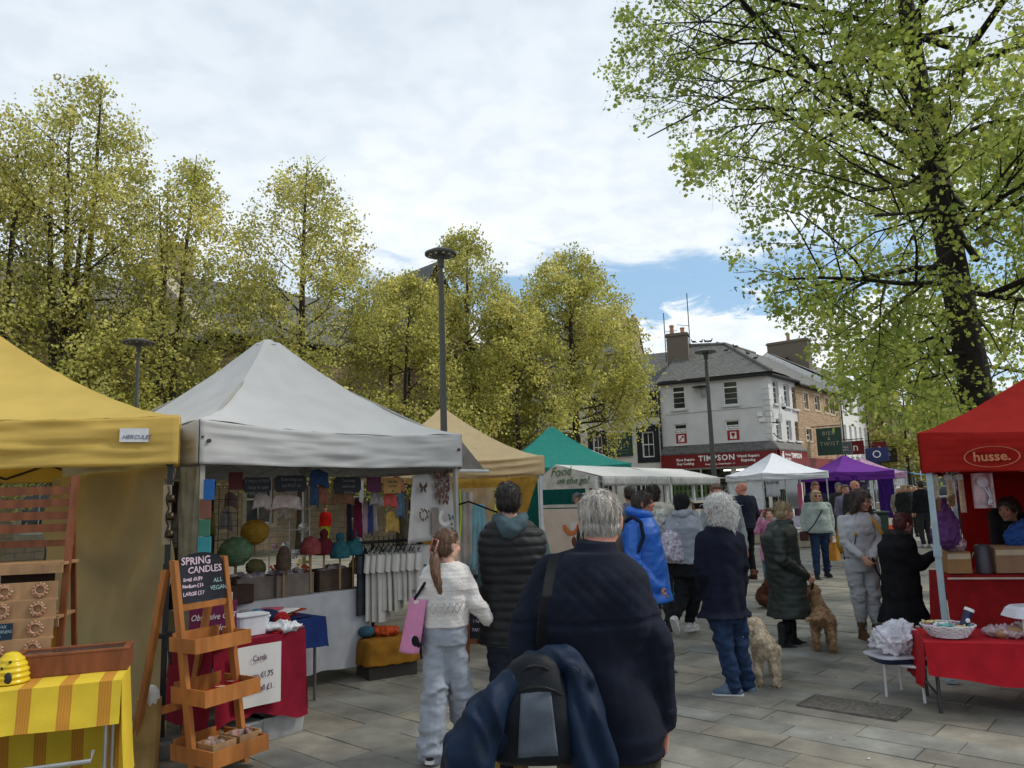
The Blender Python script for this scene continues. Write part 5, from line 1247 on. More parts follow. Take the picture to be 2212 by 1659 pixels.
        if strands:
            me = o.data; rg = random.Random(int(abs(s.o.x)*1000)+5); sb = B(); ps = me.polygons; n = len(ps); Mi = M.inverted()
            for _ in range(strands):
                p = ps[rg.randrange(n)]; co = p.center.copy(); nr = p.normal.copy(); q = Mi @ (co-c)
                if q.y > .075*k and q.z < .06*k or q.z < zmin: continue
                pts = [co-nr*.004]; d = (M @ V(fall)) if q.z > .02 or kind in ('bob','long') else V((0,0,-1))
                d = d+V((rg.gauss(0,.25), rg.gauss(0,.25), rg.gauss(0,.15))); d = (d-nr*d.dot(nr)).normalized()
                L = sl*rg.uniform(.5,1.1); ph = rg.random()*6
                for i in range(1, 6):
                    f = i/5; w_ = (nr*(.004+.006*f+(.010*sin(ph+f*7) if curly else 0))+(d.cross(nr))*(.012*sin(ph*2+f*6) if curly else .004*sin(ph+f*3)))
                    pts.append(co+(d*(1-dn*f)+V((0,0,-1))*dn*f)*L*f+w_*lift)
                sb.tube(pts, [sr, sr*1.1, sr, sr*.9, sr*.7, sr*.2], 4, closed=False)
            m2 = bpy.data.meshes.new('s'); m2.from_pydata([tuple(p) for p in sb.v], [], sb.f)
            bm = bmesh.new(); bm.from_mesh(me); bm.from_mesh(m2); bm.to_mesh(me); bm.free(); bpy.data.meshes.remove(m2)
            me.polygons.foreach_set('use_smooth', [True]*len(me.polygons))
        return o
def hairm(name, c, c2=None, rough=.45): return mat('hair_'+name, c, col2=c2, rough=rough, scale=1.0, stretch=(90,90,10), var=.35, bump=.003, bscale=2.2, spec=.4)
def piece(P, name, mt, fn, vox=None, smooth=2, disp=None, parent=None, amp=.003, fr=14):
    b = B(); fn(b)
    if disp is None: disp = lambda co, n: amp*(noise.noise(co*fr)+.5*noise.noise(co*fr*2.3))
    return remesh(b, name, mt, parent or (P.t if isinstance(P, Person) else P), voxel=vox or .009, smooth=smooth, disp=disp)
def I(P, px, py, dy=0): return D(px, py, P.o.y+dy)-P.o
def simple(label, px, Y, face, h, hairc, topm, trm, hk='short', py=None, tone='fair', group=None, **k):
    """a background figure: continuous body, top, trousers, shoes and hair"""
    X = D(px, 1070, Y).x
    P = Person(label, X, Y, face, h, tone=tone, group=group, vox=k.pop('vox', .016), **{q: k.pop(q) for q in ('img','headyaw','headtilt','build','legspread') if q in k})
    P.skinbody(); tk = k.pop('tk', {}); P.top(topm, **tk); P.trousers(trm, **k.pop('trk', {})); P.shoes(k.pop('shoe', (.02,.02,.02)), k.pop('sole', 'd'))
    if hk: P.hair(hairc, hk, strands=k.pop('strands', 60), **k)
    return P
# ------------------------------------------------------------------ the people of the photograph
hr = lambda px, py, Y: D(px, py, Y)
navy = fab('navy_quilted', (.0085,.011,.021), var=.25)
denim = fab('dark_denim', (.020,.038,.085), var=.3, scale=14); denim2 = fab('mid_denim', (.10,.15,.24), var=.25)
blackf = fab('black_cloth', (.010,.010,.012)); charc = fab('charcoal_cloth', (.03,.03,.033))
# --- old man in the navy jacket, seen from behind, nearest to the camera
Y0 = 2.95; hx = D(1292,1130,Y0).x
hero = Person('elderly grey haired man in a navy quilted jacket walking away, nearest the camera, with a grey panelled bag on his back', hx, Y0, -3, 1.73,
  img=dict(hed=(1297,1128,.05), nek=(1288,1210,-.02), che=(1275,1320,-.02), wai=(1285,1450,.0), pel=(1300,1560,.02), sR=(1346,1243,0), sL=(1192,1240,0), eR=(1408,1392,-.05), wR=(1438,1560,.0), eL=(1135,1375,-.06), wL=(1160,1500,-.12)), tone='ruddy', vox=.008, hk=.98, headyaw=-6, headtilt=-10, build=1.05)
hero.t['label'] = 'elderly grey haired man in a navy quilted jacket, nearest the camera, seen from behind'
hero.skinbody(curlR=.8, curlL=.4, dR=(-.12,.15,-1))
def ex(b):
    J = hero.J; b.loft([(J['nek'].x,J['nek'].y-.005,J['nek'].z-.03,.100,.095,0),(J['nek'].x+.003,J['nek'].y,J['nek'].z+.040,.080,.082,0),(J['nek'].x+.006,J['nek'].y+.008,J['nek'].z+.070,.074,.078,0)], 24)
    for S in 'RL': b.cap(J['nek']+V((0,0,-.02)), .085, J['s'+S].lerp(J['nek'],.12)+V((0,0,-.006)), .072, 16); b.cap(J['e'+S]+V((0,0,.02)), .070, J['s'+S].lerp(J['e'+S],.3), .080)
    w_ = J['wR']; b.cap(w_.lerp(J['eR'],.06), .046, w_.lerp(J['eR'],.02), .044)
def hd(co, n):
    q = co-hero.J['nek']; a = .007*(noise.noise(V((co.x*5, co.y*5, co.z*6)))+.5*noise.noise(V((co.x*11+co.z*7, co.y*11, co.z*12))))
    for e in ('eR','eL'):
        d = (co-hero.J[e]).length; a += .010*math.exp(-(d/.13)**2)*noise.noise(V((co.x*9, co.y*9, co.z*26)))
    z = q.z
    if z > -.20 and z < -.01 :     # quilted yoke, stitched diamonds
        u, w_ = (co.x*1.0+z)*pi/.055, (co.x*1.0-z)*pi/.055; a += .0042*((abs(sin(u))*abs(sin(w_)))**.4-.6)*sm(-.20,-.17,z)
    # long diagonal drag folds over the back
    if abs(z+.205) < .012: a -= .006
    a += .010*sin((co.x*1.0+co.z*.55)*24+noise.noise(co*2)*3)*sm(.0,-.25,z)*sm(-.9,-.3,z)*(1 if n.y < 0 else .3)
    if co.z < .86: a += .004*sin(co.z*90)*(1 if abs(co.x) > .18 else 0)
    return a
b = B(); r = hero.rings(.040, belly=.03, flat=1.15, chestx=1.0); r = [q for q in r if q[2] > .86]; l = r[0]
r = [(l[0],l[1],.775,l[3]*.93,l[4]*.97,l[5]),(l[0],l[1],.80,l[3]*.90,l[4]*.95,l[5]),(l[0],l[1],.85,l[3]*1.02,l[4]*1.02,l[5])]+r
b.loft(r, 32, pw=2.3)
for S in 'RL': hero.arm(b, S, .076, .070, .052, .05)
ex(b); jk = remesh(b, 'jacket', navy, hero.t, voxel=.008, smooth=4, disp=hd)
piece(hero, 'cuff', fab('navy_rib', (.012,.014,.024)), lambda b: b.cap(hero.J['wR'].lerp(hero.J['eR'],.16), .050, hero.J['wR'].lerp(hero.J['eR'],.03), .040), disp=lambda co, n: .002*sin(co.x*400+co.y*300), parent=jk)
hero.trousers(fab('olive_cords', (.045,.040,.028)), g=.02); hero.shoes((.05,.03,.02), 'd')
ghair = hairm('silver', (.36,.32,.28), (.66,.61,.55))
def hx_(b, H, k): 
    b.ell(H(0,-.048,-.022), V((.064,.050,.060))*k); 
    for sx in (-1,1): b.cap(H(sx*.066,-.03,.03), .014*k, H(sx*.062,-.04,-.035), .014*k)
hero.hair(ghair, 'x', vol=.0, ext=hx_, amp=.004, strands=3200, sl=.04, sr=.0008, fall=(.25,-.2,-1), lift=.2, zmin=-.035)
# bag strap across the back, bag and folded blue coat
J = hero.J
def strap(b):
    pts = [J['nek']+V((-.055,.06,-.005)), J['nek']+V((-.075,-.02,-.005)), J['nek']+V((-.085,-.10,-.07)), J['che']+V((-.075,-.19,.05)), J['che']+V((-.09,-.205,-.12)), J['wai']+V((-.12,-.22,.03))]
    from mathutils.bvhtree import BVHTree
    me = jk.data; bv = BVHTree.FromPolygons([v.co for v in me.vertices], [p.vertices for p in me.polygons]); o_ = V((0,0,EYE))-hero.o; pts = []
    for q in ((1212,1178),(1203,1200),(1196,1225),(1190,1255),(1185,1290),(1180,1325),(1175,1360),(1171,1400),(1168,1440)):
        h_ = bv.ray_cast(o_, ray(*q).normalized())
        if h_[0] is not None: pts.append(h_[0]+h_[1]*.004)
    for p, q in zip(pts, pts[1:]):
        for s_ in (-.020,-.010,0,.010,.020): b.cap(p+V((s_,0,0)), .0058, q+V((s_,0,0)), .0058, 6)
bagt = thing('shoulder_bag', 'black and grey panelled shoulder bag worn on the back of the old man in navy', 'bag', hero.o)
remesh((lambda b: (strap(b), b)[1])(B()), 'strap', mat('webbing_black', (.008,.009,.011), rough=.8), bagt, voxel=.006, smooth=1)
bc = D(1150,1530,Y0-.26)-hero.o
def bagb(b): b.loft([(bc.x,bc.y,bc.z-.165,.115,.06,0),(bc.x,bc.y,bc.z-.14,.150,.085,0),(bc.x,bc.y,bc.z-.02,.145,.090,0),(bc.x-.0,bc.y,bc.z+.08,.115,.075,0),(bc.x+.01,bc.y,bc.z+.15,.075,.055,0),(bc.x+.015,bc.y,bc.z+.175,.04,.04,0)], 28, pw=2.6)
bb_ = remesh((lambda b: (bagb(b), b)[1])(B()), 'bag_body', fab('bag_black', (.010,.012,.016), rough=.6), bagt, voxel=.008, smooth=3, disp=lambda co, n: .003*noise.noise(co*14))
def panelb(b, w0, w1, z0, z1, d):
    def f(u, v):
        z = bc.z+z0+(z1-z0)*v; w_ = w0+(w1-w0)*v; x = bc.x+.012+(u-.5)*2*w_
        ry = .060+.030*sm(-.165,-.10,z-bc.z)-.052*sm(.0,.17,z-bc.z); rx = .150-.075*sm(.0,.17,z-bc.z)
        q = max(0, 1-abs((x-bc.x)/rx)**2.6)**(1/2.6); return (x, bc.y-ry*q-d+.003*noise.noise(V((x*20,z*20,0))), z)
    b.grid(f, 14, 24)
b = B(); panelb(b, .068, .048, -.155, .085, .006); b.make('centre_panel', fab('bag_slate', (.085,.10,.125), rough=.7, bscale=300), bb_, smooth=True, thick=.004)
b = B(); panelb(b, .080, .05, .092, .15, .008); b.make('lid_panel', fab('bag_slate2', (.11,.125,.14), rough=.7), bb_, smooth=True, thick=.004)
b = B()
for z in (.088,.150):
    w_ = .085 if z < .1 else .062; pts = [(bc.x+.012+x*w_, bc.y-(.075 if z < .1 else .055)-.012+abs(x)**2*.03, bc.z+z-abs(x)**2*.035) for x in (-1,-.7,-.35,0,.35,.7,1)]
    b.tube(pts, .0045, 6)
b.make('zip', mat('zip_black', (.01,.01,.01), rough=.4), bb_)
bluc = fab('royal_coat', (.0035,.012,.032), rough=.6, var=.3)
coat = thing('draped_coat', 'dark royal blue coat draped over the bag behind the old man', 'coat', hero.o)
cb = B(); C_ = lambda px, py, dy: D(px, py, Y0+dy)-hero.o
cb.chain([(C_(1110,1475,-.26), .045), (C_(1165,1432,-.24), .05), (C_(1225,1425,-.22), .05), (C_(1262,1470,-.24), .045)])
cb.chain([(C_(1112,1470,-.28), .050), (C_(1075,1515,-.33), .060), (C_(1040,1570,-.36), .068), (C_(1020,1640,-.38), .078), (C_(1000,1720,-.38), .075)])
cb.chain([(C_(1085,1480,-.24), .035), (C_(1035,1540,-.28), .045), (C_(985,1610,-.32), .038), (C_(975,1665,-.34), .035)])
cb.chain([(C_(1255,1465,-.22), .045), (C_(1275,1540,-.25), .055), (C_(1290,1640,-.27), .062), (C_(1295,1740,-.27), .058)]); cb.chain([(C_(1240,1450,-.28), .035), (C_(1248,1540,-.30), .04), (C_(1262,1660,-.31), .045)])
for q in ((1060,1600,-.30),(1080,1560,-.27)): cb.ell(C_(*q), .06)
remesh(cb, 'coat_cloth', bluc, coat, voxel=.008, smooth=4, disp=lambda co, n: .012*noise.noise(V((co.x*9, co.y*9, co.z*4)))-.020*(abs(noise.noise(V((co.x*13+co.z*5, co.y*10, co.z*5))))-.2)+.010*noise.noise(V((co.x*20+co.z*8, co.y*16, co.z*7)))+.006*sin(co.x*60+co.z*18+noise.noise(co*4)*4))
# carrier bag hanging in front of him, glimpsed below
cbg = thing('carrier_bag', 'tan printed carrier bag glimpsed below the dark blue coat', 'bag', (0,0,0)); q = D(1098,1660,Y0+.15)
remesh((lambda b: (b.loft([(q.x,q.y,q.z-.16,.075,.05,0),(q.x,q.y,q.z-.05,.085,.06,0),(q.x,q.y,q.z+.06,.075,.045,0),(q.x,q.y,q.z+.10,.05,.02,0)], 20), b)[1])(B()), 'bag_body', fab('tan_bag', (.22,.13,.04)), cbg, voxel=.008, smooth=2, disp=lambda co, n: .006*noise.noise(co*20))
text('Fe', .055, blackf, parent=cbg, M=frame(V((q.x-.005,q.y-.066,q.z+.025)), (1,0,0), Zv), bold=.002)
# --- girl with ponytail
Y1 = 5.35; gx = D(958,1400,Y1).x
girl = Person('girl with a long brown ponytail, white knitted jumper and wide grey blue trousers', gx, Y1, -8, 1.50,
  img=dict(hed=(967,1180,0), nek=(965,1222,0), che=(962,1262,0), wai=(961,1318,0), pel=(960,1362,0), sR=(1000,1238,0), sL=(932,1238,0), eR=(1026,1300,-.02), wR=(1052,1338,.06), eL=(912,1300,.0), wL=(915,1345,.08), hR=(978,1375,0), hL=(940,1375,0), kR=(992,1480,.06), kL=(938,1485,-.03), aR=(1004,1560,.20), aL=(932,1612,-.05)), tone='pale', vox=.009, hk=1.06, headyaw=-38, build=.95)
girl.ft_L = V((.15,.9,0)).normalized(); girl.skinbody(curlR=.4)
knit = mat('white_knit', (.60,.57,.55), rough=.95, var=.06, scale=30, bump=.006, bscale=75, stretch=(1,1,1.7))
girl.top(knit, g=.030, hemz=D(960,1352,Y1).z, name='jumper', sr=(.066,.066,.056), amp=.007, rib=.0012, flare=-.005)
b = B(); b.T = frame(girl.J['wai']+V((-.02,-.150,.03)), (1,0,0), Zv); 
for dx in (-.045,.035,.115):
    for a_, c_ in (((-.035,-.03),(0,.035)),((0,.035),(.035,-.03)),((-.035,.03),(0,-.035)),((0,-.035),(.035,.03))): b.tube([(dx+a_[0],a_[1],0),(dx+c_[0],c_[1],0)], .0035, 5)
b.make('knit_pattern', mat('knit_grey', (.36,.34,.34)), girl.t)
girl.trousers(fab('powder_blue_jersey', (.27,.295,.345), var=.12), g=.022, rk=.092, ra=.105, hem=.0, amp=.009); girl.shoes(fab('canvas_dark', (.03,.03,.035)), 'w')
bh = hairm('brown', (.075,.038,.020), (.19,.10,.055))
def gt_(b, H, k):
    b.cap(H(-.0,-.085,.01), .030*k, H(-.01,-.11,-.02), .030*k)
girl.hair(bh, 'pony', ext=gt_, strands=900, sl=.05, sr=.0010, fall=(0,-1,-.2), amp=.003, lift=.15)
def tail(b):
    p = girl.hp((0,-.105,-.015)); pts = [p, p+V((-.012,-.035,-.07)), p+V((-.002,-.045,-.16)), p+V((.022,-.04,-.25)), p+V((.035,-.03,-.33))]
    b.chain(list(zip(pts, (.024,.034,.034,.026,.010)))); rg = random.Random(2)
piece(girl, 'ponytail', bh, tail, vox=.006, disp=lambda co, n: .005*noise.noise(V((co.x*90, co.y*90, co.z*9)))+.003*noise.noise(V((co.x*220,co.y*220,co.z*20))))
b = B(); p = girl.hp((-.0,-.118,.01)); b.T = Matrix.Translation(p) @ Matrix.Rotation(radians(20),4,'Y') @ Matrix.Rotation(radians(-10),4,'Z')
b.tube([(-.016,-.018,-.045),(-.02,-.022,.045),(.016,-.022,.045),(.02,-.018,-.045),(-.016,-.018,-.045)], .0065, 6)
for z in (-.03,-.01,.01,.03): b.tube([(-.02,-.02,z),(-.035,.02,z)], .004, 5); b.tube([(.02,-.02,z),(.035,.02,z)], .004, 5)
b.make('hair_claw', mat('claw_pink', (.50,.20,.17), rough=.25), girl.t, smooth=True)
tt = thing('tote_bag', 'pink tote bag with long dark straps hanging from the girl\'s shoulder', 'bag', girl.o)
P_ = lambda px, py, dy=0: D(px, py, Y1+dy)-girl.o
b = B(); a0, a1, a2, a3 = P_(887,1290,.02), P_(922,1296,-.1), P_(905,1412,-.12), P_(862,1408,.02)
def ft_(u, v):
    p = a0.lerp(a1, u).lerp(a3.lerp(a2, u), v); return p+V((0,-.025*sin(pi*u)*(.4+v)+.006*noise.noise(V((u*6,v*7,1))),0))
b.grid(ft_, 16, 20); b.grid(lambda u, v: V(ft_(u, v))+V((.0,.06*sin(pi*u)*(.3+v)+.01,0)), 16, 20); b.make('bag_body', fab('candy_pink', (.55,.22,.38), var=.08), tt, smooth=True, thick=.003)
for dx in (0, .04):
    b = B(); b.tube([P_(928,1238,-.05+dx), P_(916,1262,-.085+dx), P_(905,1280,-.06+dx), P_(895+dx*200,1294,-.03)], .013, 6, sq=.4); b.make('strap', blackf, tt)
b = B(); b.T = frame(P_(897,1385,-.16), (1,-.5,0), Zv); b.ell((0,0,0), (.03,.035,.004)); b.ell((.025,-.02,.0), (.02,.02,.004)); b.make('print', blackf, tt)
# --- man in a black padded gilet
Y2 = 5.55; vx = D(1108,1300,Y2).x
vm_ = Person('dark haired man in a black padded gilet and teal hood, beside the girl', vx, Y2, 4, 1.82,
  img=dict(hed=(1097,1082,.02), nek=(1102,1130,0), che=(1108,1195,0), wai=(1108,1280,0), pel=(1110,1365,0), sR=(1160,1163,0), sL=(1054,1163,0), eR=(1190,1260,.0), eL=(1050,1262,0), wR=(1185,1330,.12), wL=(1070,1336,.10)), vox=.010, headyaw=0, build=1.08, tone='pale')
vm_.skinbody(); vm_.top(fab('teal_grey_jersey', (.055,.085,.10)), g=.016, sr=(.066,.062,.05), name='hooded_top', hemz=D(1110,1390,Y2).z)
gil = vm_.top(fab('black_puffer', (.007,.0075,.009), rough=.6, spec=.3), g=.046, hemz=D(1110,1385,Y2).z, sleeves=False, quilt=.012, name='gilet', extra=lambda b: [b.ell(vm_.J['s'+S].lerp(vm_.J['nek'],.12)+V((0,0,-.01)), (.085,.085,.07)) for S in 'RL'])
piece(vm_, 'hood', fab('teal_grey_jersey', (.055,.085,.10)), lambda b: b.chain([(vm_.J['nek']+V((-.085,-.03,.035)), .040), (vm_.J['nek']+V((-.05,-.11,.0)), .058), (vm_.J['nek']+V((0,-.15,-.04)), .068), (vm_.J['nek']+V((.06,-.11,.0)), .058), (vm_.J['nek']+V((.09,-.03,.035)), .040)]), amp=.012, fr=11)
vm_.trousers(fab('navy_trousers', (.018,.022,.035))); vm_.shoes((.02,.02,.02), 'd')
blk = hairm('black', (.012,.009,.008), (.030,.022,.018)); vm_.hair(blk, 'short', vol=.003, strands=900, sl=.035, sr=.0015, fall=(0,-.6,-.6), amp=.005)
# --- woman in the blue waterproof
Y3 = 7.6; bx3 = D(1390,1300,Y3).x
bw_ = Person('smiling short haired woman in a bright blue hooded waterproof, facing right', bx3, Y3, -98, 1.66,
  img=dict(hed=(1390,1088,0), nek=(1383,1124,0), che=(1385,1165,0), wai=(1392,1225,0), pel=(1395,1270,0), sR=(1371,1142,-.17), sL=(1398,1140,.16), eR=(1366,1215,-.24), wR=(1418,1272,-.22), eL=(1400,1210,.2), wL=(1425,1260,.16), aR=(1395,1436,-.10), aL=(1424,1440,.05)), vox=.010, tone='ruddy', headyaw=-6, build=1.05, hk=.98)
bw_.skinbody(curlR=.6, lip=(.8,.35,.35))
blu = fab('bright_waterproof', (.018,.115,.48), rough=.42, spec=.4, var=.12, scale=4)
bw_.top(blu, g=.050, hemz=D(1400,1296,Y3).z, flare=.035, name='waterproof', amp=.009, sr=(.082,.076,.060), flat=1.25, belly=.03, fr=7)
piece(bw_, 'hood', blu, lambda b: b.chain([(bw_.hp((-.05,.055,-.115)), .036), (bw_.hp((-.09,-.03,-.095)), .045), (bw_.hp((-.05,-.13,-.07)), .050), (bw_.hp((.03,-.14,-.07)), .050), (bw_.hp((.09,-.03,-.095)), .045), (bw_.hp((.05,.055,-.115)), .036)]), amp=.010, fr=12, vox=.009)
bw_.trousers(denim); bw_.shoes((.04,.035,.03), 'd'); bw_.hair(hairm('dark_brown', (.035,.022,.018), (.085,.06,.05)), 'short', vol=.006, strands=900, sl=.055, sr=.0015, fall=(0,.5,-.8), amp=.005)
bpk = thing('backpack', 'grey brown rucksack with navy straps on the woman in bright blue', 'backpack', bw_.o)
piece(bpk, 'pack', fab('taupe_pack', (.10,.085,.07)), lambda b: b.chain([(I(bw_,1346,1128,.02), .075), (I(bw_,1340,1170,.02), .09), (I(bw_,1342,1215,.02), .08)]), vox=.01)
piece(bpk, 'strap', fab('navy_strap', (.012,.018,.04)), lambda b: b.chain([(I(bw_,1352,1126,-.12), .020), (I(bw_,1366,1116,-.22), .020), (I(bw_,1384,1128,-.275), .020), (I(bw_,1390,1160,-.285), .019), (I(bw_,1378,1192,-.27), .018)]), vox=.008)
# --- person in grey hoodie with patterned rucksack
Y4 = 9.6; hx4 = D(1476,1250,Y4).x
hd_ = Person('person in a grey hooded top and black head covering, photographing with a raised phone', hx4, Y4, -38, 1.66,
  img=dict(hed=(1474,1088,0), nek=(1470,1116,0), che=(1470,1150,0), wai=(1482,1195,0), pel=(1484,1228,0), sR=(1494,1128,-.04), sL=(1446,1128,.06), eR=(1514,1165,-.08), wR=(1500,1108,.20), eL=(1450,1175,.2), wL=(1475,1180,.3), hR=(1495,1235,0), hL=(1472,1235,.05), kR=(1500,1290,.05), kL=(1475,1288,.0), aR=(1490,1344,.10), aL=(1459,1334,-.20)), vox=.011, tone='dark', build=1.12)
hd_.fp_L = 1.2; hd_.skinbody(curlR=.5, dR=(0,.2,1))
gh = fab('pale_grey_jersey', (.26,.28,.32), var=.1)
hd_.top(gh, g=.040, hemz=D(1490,1216,Y4).z, name='hooded_top', sr=(.080,.074,.055), amp=.008)
piece(hd_, 'hood', gh, lambda b: b.chain([(hd_.hp((-.08,.0,-.10)), .040), (hd_.hp((-.05,-.10,-.13)), .058), (hd_.hp((.05,-.10,-.13)), .058), (hd_.hp((.08,.0,-.10)), .040)]), amp=.009)
hd_.trousers(blackf, g=.03, rk=.085, ra=.062, amp=.008); hd_.shoes(fab('trainer_white', (.55,.54,.53), rough=.6), 'w')
piece(hd_, 'head_covering', fab('black_knit', (.012,.012,.013)), lambda b: (b.ell(hd_.hp((0,-.02,.03)), .108), b.chain([(hd_.hp((0,-.05,-.02)), .085), (hd_.hp((0,-.06,-.10)), .07)])), amp=.004)
ph = thing('phone', 'black smartphone held up by the person in the grey hooded top', 'phone', hd_.o); b = B(); b.box(hd_.J['wR']+V((.06,.03,.085)), (.15,.012,.075), R=.25); b.make('case', mat('phone_black', (.01,.01,.012), rough=.2), ph, bevel=.004)
pk2 = thing('backpack', 'lilac and white floral rucksack on the person in the grey hooded top', 'backpack', hd_.o)
flo = mat('floral_print', (.22,.18,.28), col2=(.62,.58,.64), rough=.8, scale=28, detail=6, bump=.002)
def pk_(b): 
    p = I(hd_,1452,1180,-.05); b.loft([(p.x,p.y,p.z-.20,.10,.06,radians(-38)),(p.x,p.y,p.z-.16,.15,.10,radians(-38)),(p.x,p.y,p.z,.155,.11,radians(-38)),(p.x,p.y,p.z+.15,.12,.09,radians(-38)),(p.x,p.y,p.z+.20,.06,.05,radians(-38))], 24); f = p-hd_.fwd()*.09; b.ell(f-V((0,0,.08)), (.10,.06,.09))
piece(pk2, 'pack', flo, pk_, vox=.010)
piece(pk2, 'strap', flo, lambda b: b.chain([(I(hd_,1462,1135,-.12), .022), (I(hd_,1484,1112,-.10), .022), (I(hd_,1503,1122,.02), .022)]), vox=.008)
# --- white haired woman in navy coat
Y5 = 6.85; wx = D(1575,1400,Y5).x
wh = Person('woman with curly white hair, long navy coat and jeans, back to the camera', wx, Y5, 42, 1.64,
  img=dict(hed=(1549,1100,0), nek=(1552,1143,0), che=(1558,1190,0), wai=(1562,1255,0), pel=(1566,1318,0), sR=(1592,1165,.06), sL=(1520,1165,-.06), eR=(1602,1235,.05), eL=(1514,1240,-.08), wR=(1597,1290,.16), wL=(1527,1292,.10), hR=(1588,1325,.05), hL=(1552,1325,-.04), kR=(1600,1408,.05), kL=(1569,1408,-.06), aR=(1614,1476,.08), aL=(1584,1478,-.08)), vox=.010, tone='pale', headyaw=25, hk=1.02, build=1.05)
wh.ft_L = V((-.93,.25,0)).normalized(); wh.ft_R = V((-.8,.6,0)).normalized(); wh.skinbody(hands=True)
nc = fab('navy_wool', (.008,.010,.022), var=.3); wh.top(nc, g=.045, hemz=D(1572,1330,Y5).z, flare=.045, name='coat', amp=.008, sr=(.078,.072,.058), wave=.010, cut=-.05, fr=6)
wh.trousers(denim, g=.020, rk=.068, ra=.068, hem=.0, amp=.008)
wh.shoes(fab('trainer_blue', (.10,.14,.20), rough=.6), 'w')
whc = hairm('white', (.70,.68,.65), (.92,.90,.87))
def wx_(b, H, k):
    b.chain([(H(0,-.05,.02), .100*k), (H(0,-.06,-.06), .098*k), (H(0,-.055,-.13), .075*k)]); b.ell(H(.06,-.02,-.08), .05*k); b.ell(H(-.06,-.02,-.08), .05*k); b.ell(H(-.045,.0,-.155), .03*k)
wh.hair(whc, 'x', vol=.018, ext=wx_, curly=.016, strands=2600, sl=.075, sr=.0019)
# --- man behind her facing the camera
mg = simple('short haired man in a pale grey jumper facing the camera, behind the white haired woman', 1556, 10.6, 180, 1.80, hairm('ginger', (.10,.05,.025), (.20,.11,.06)), fab('grey_knit', (.30,.32,.33)), charc, tone='ruddy', vox=.012, headtilt=-8, strands=300, sl=.025, img=dict(hed=(1548,1065,0)), build=1.12)
# --- bald man walking away by the shop
bald = simple('bald man in a dark navy jacket walking away towards the corner shop', 1604, 15.2, 25, 1.86, None, fab('navy_jacket', (.014,.018,.032)), blackf, hk=None, tone='ruddy', vox=.013, tk=dict(g=.035, sr=(.075,.065,.05)), build=1.12, headyaw=35)
# --- pink child
ch = simple('child in a pink hooded top and pale jeans, partly hidden behind the dark green coat', 1658, 12.0, 150, 1.42, bh, fab('pink_jersey', (.50,.20,.33)), denim2, vox=.012, tone='pale', hk='bun', shoe=fab('trainer_grey', (.42,.42,.42)), sole='w', strands=200, tk=dict(g=.035, hemz=.62), img=dict(eR=(1634,1150,-.05), wR=(1643,1120,-.1)), headyaw=20)
# --- woman in the long dark green padded coat
Y6 = 8.8; gx6 = D(1702,1380,Y6).x
gw6 = Person('woman with fair tied up hair and long dark green padded coat, holding a lead', gx6, Y6, -86, 1.60,
  img=dict(hed=(1695,1107,0), nek=(1686,1136,0), che=(1683,1168,0), wai=(1690,1215,0), pel=(1700,1260,0), sR=(1683,1153,-.17), sL=(1690,1150,.17), eR=(1688,1210,-.23), wR=(1742,1246,-.12), eL=(1700,1205,.22), wL=(1738,1240,.05), aR=(1692,1390,-.10), aL=(1713,1380,.06), hR=(1694,1270,-.08), hL=(1700,1268,.08)), vox=.010, tone='fair', hk=.98)
gw6.skinbody(curlR=.9, curlL=.9); dgn = fab('bottle_green_padded', (.018,.026,.022), rough=.5, spec=.35)
gw6.top(dgn, g=.055, hemz=D(1712,1332,Y6).z, flare=.045, name='padded_coat', amp=.008, sr=(.082,.074,.056), quilt=.0035, flat=1.3, fr=6)
piece(gw6, 'hood', dgn, lambda b: b.chain([(gw6.hp((-.07,.03,-.12)), .040), (gw6.hp((-.07,-.09,-.14)), .055), (gw6.hp((-.02,-.15,-.17)), .068), (gw6.hp((.04,-.12,-.15)), .060), (gw6.hp((.07,.03,-.12)), .040)]), amp=.010)
gw6.trousers(blackf, g=.01, rk=.058, ra=.048); gw6.shoes((.012,.012,.012), 'd', kind='boot', hgt=.18)
blo = hairm('fair', (.24,.17,.09), (.48,.37,.22)); gw6.hair(blo, 'bun', vol=.004, strands=700, sl=.05, sr=.0015, fall=(0,-1,.3), ext=lambda b, H, k: (b.ell(H(0,-.075,.085), .042*k), b.ell(H(0,-.10,.05), .034*k)))
# --- woman in the pale green grey jumper
sw6 = simple('woman with a blonde bob, dark glasses and a pale grey green jumper', 1762, 14.9, 178, 1.66, hairm('blonde', (.33,.24,.13), (.55,.44,.28)), fab('sage_knit', (.30,.35,.33)), denim, hk='bob', vox=.012, tone='fair', strands=300, sl=.08,
  tk=dict(g=.040, hemz=.86, belly=.05, sr=(.080,.070,.055)), trk=dict(rk=.075, ra=.06), build=1.18, img=dict(aL=(1786,1234,.25), kL=(1785,1200,.05), wL=(1797,1155,-.05), eL=(1795,1125,0)))
b = B(); 
for sx in (-1,1): b.ell(sw6.hp((sx*.033,.088,.004)), (.026,.010,.018), n=10, m=6)
b.tube([sw6.hp((-.02,.094,.008)), sw6.hp((.02,.094,.008))], .003, 5); b.make('sunglasses', mat('sunglass_dark', (.02,.012,.01), rough=.1), sw6.t)
xb = thing('crossbody_bag', 'small dark red bag on a black strap worn by the woman in the pale jumper', 'bag', sw6.o)
b = B(); p = I(sw6,1737,1158,-.12); b.box(p, (.16,.07,.18)); b.make('bag_body', mat('oxblood', (.05,.01,.012), rough=.5), xb, bevel=.02)
b = B(); b.tube([I(sw6,1781,1092,-.10), I(sw6,1772,1110,-.20), I(sw6,1757,1135,-.235), I(sw6,1741,1152,-.16)], .010, 6); b.make('strap', blackf, xb)
mb = thing('shopping_bag', 'mustard paper shopping bag carried low by the woman in the pale jumper', 'bag', sw6.o)
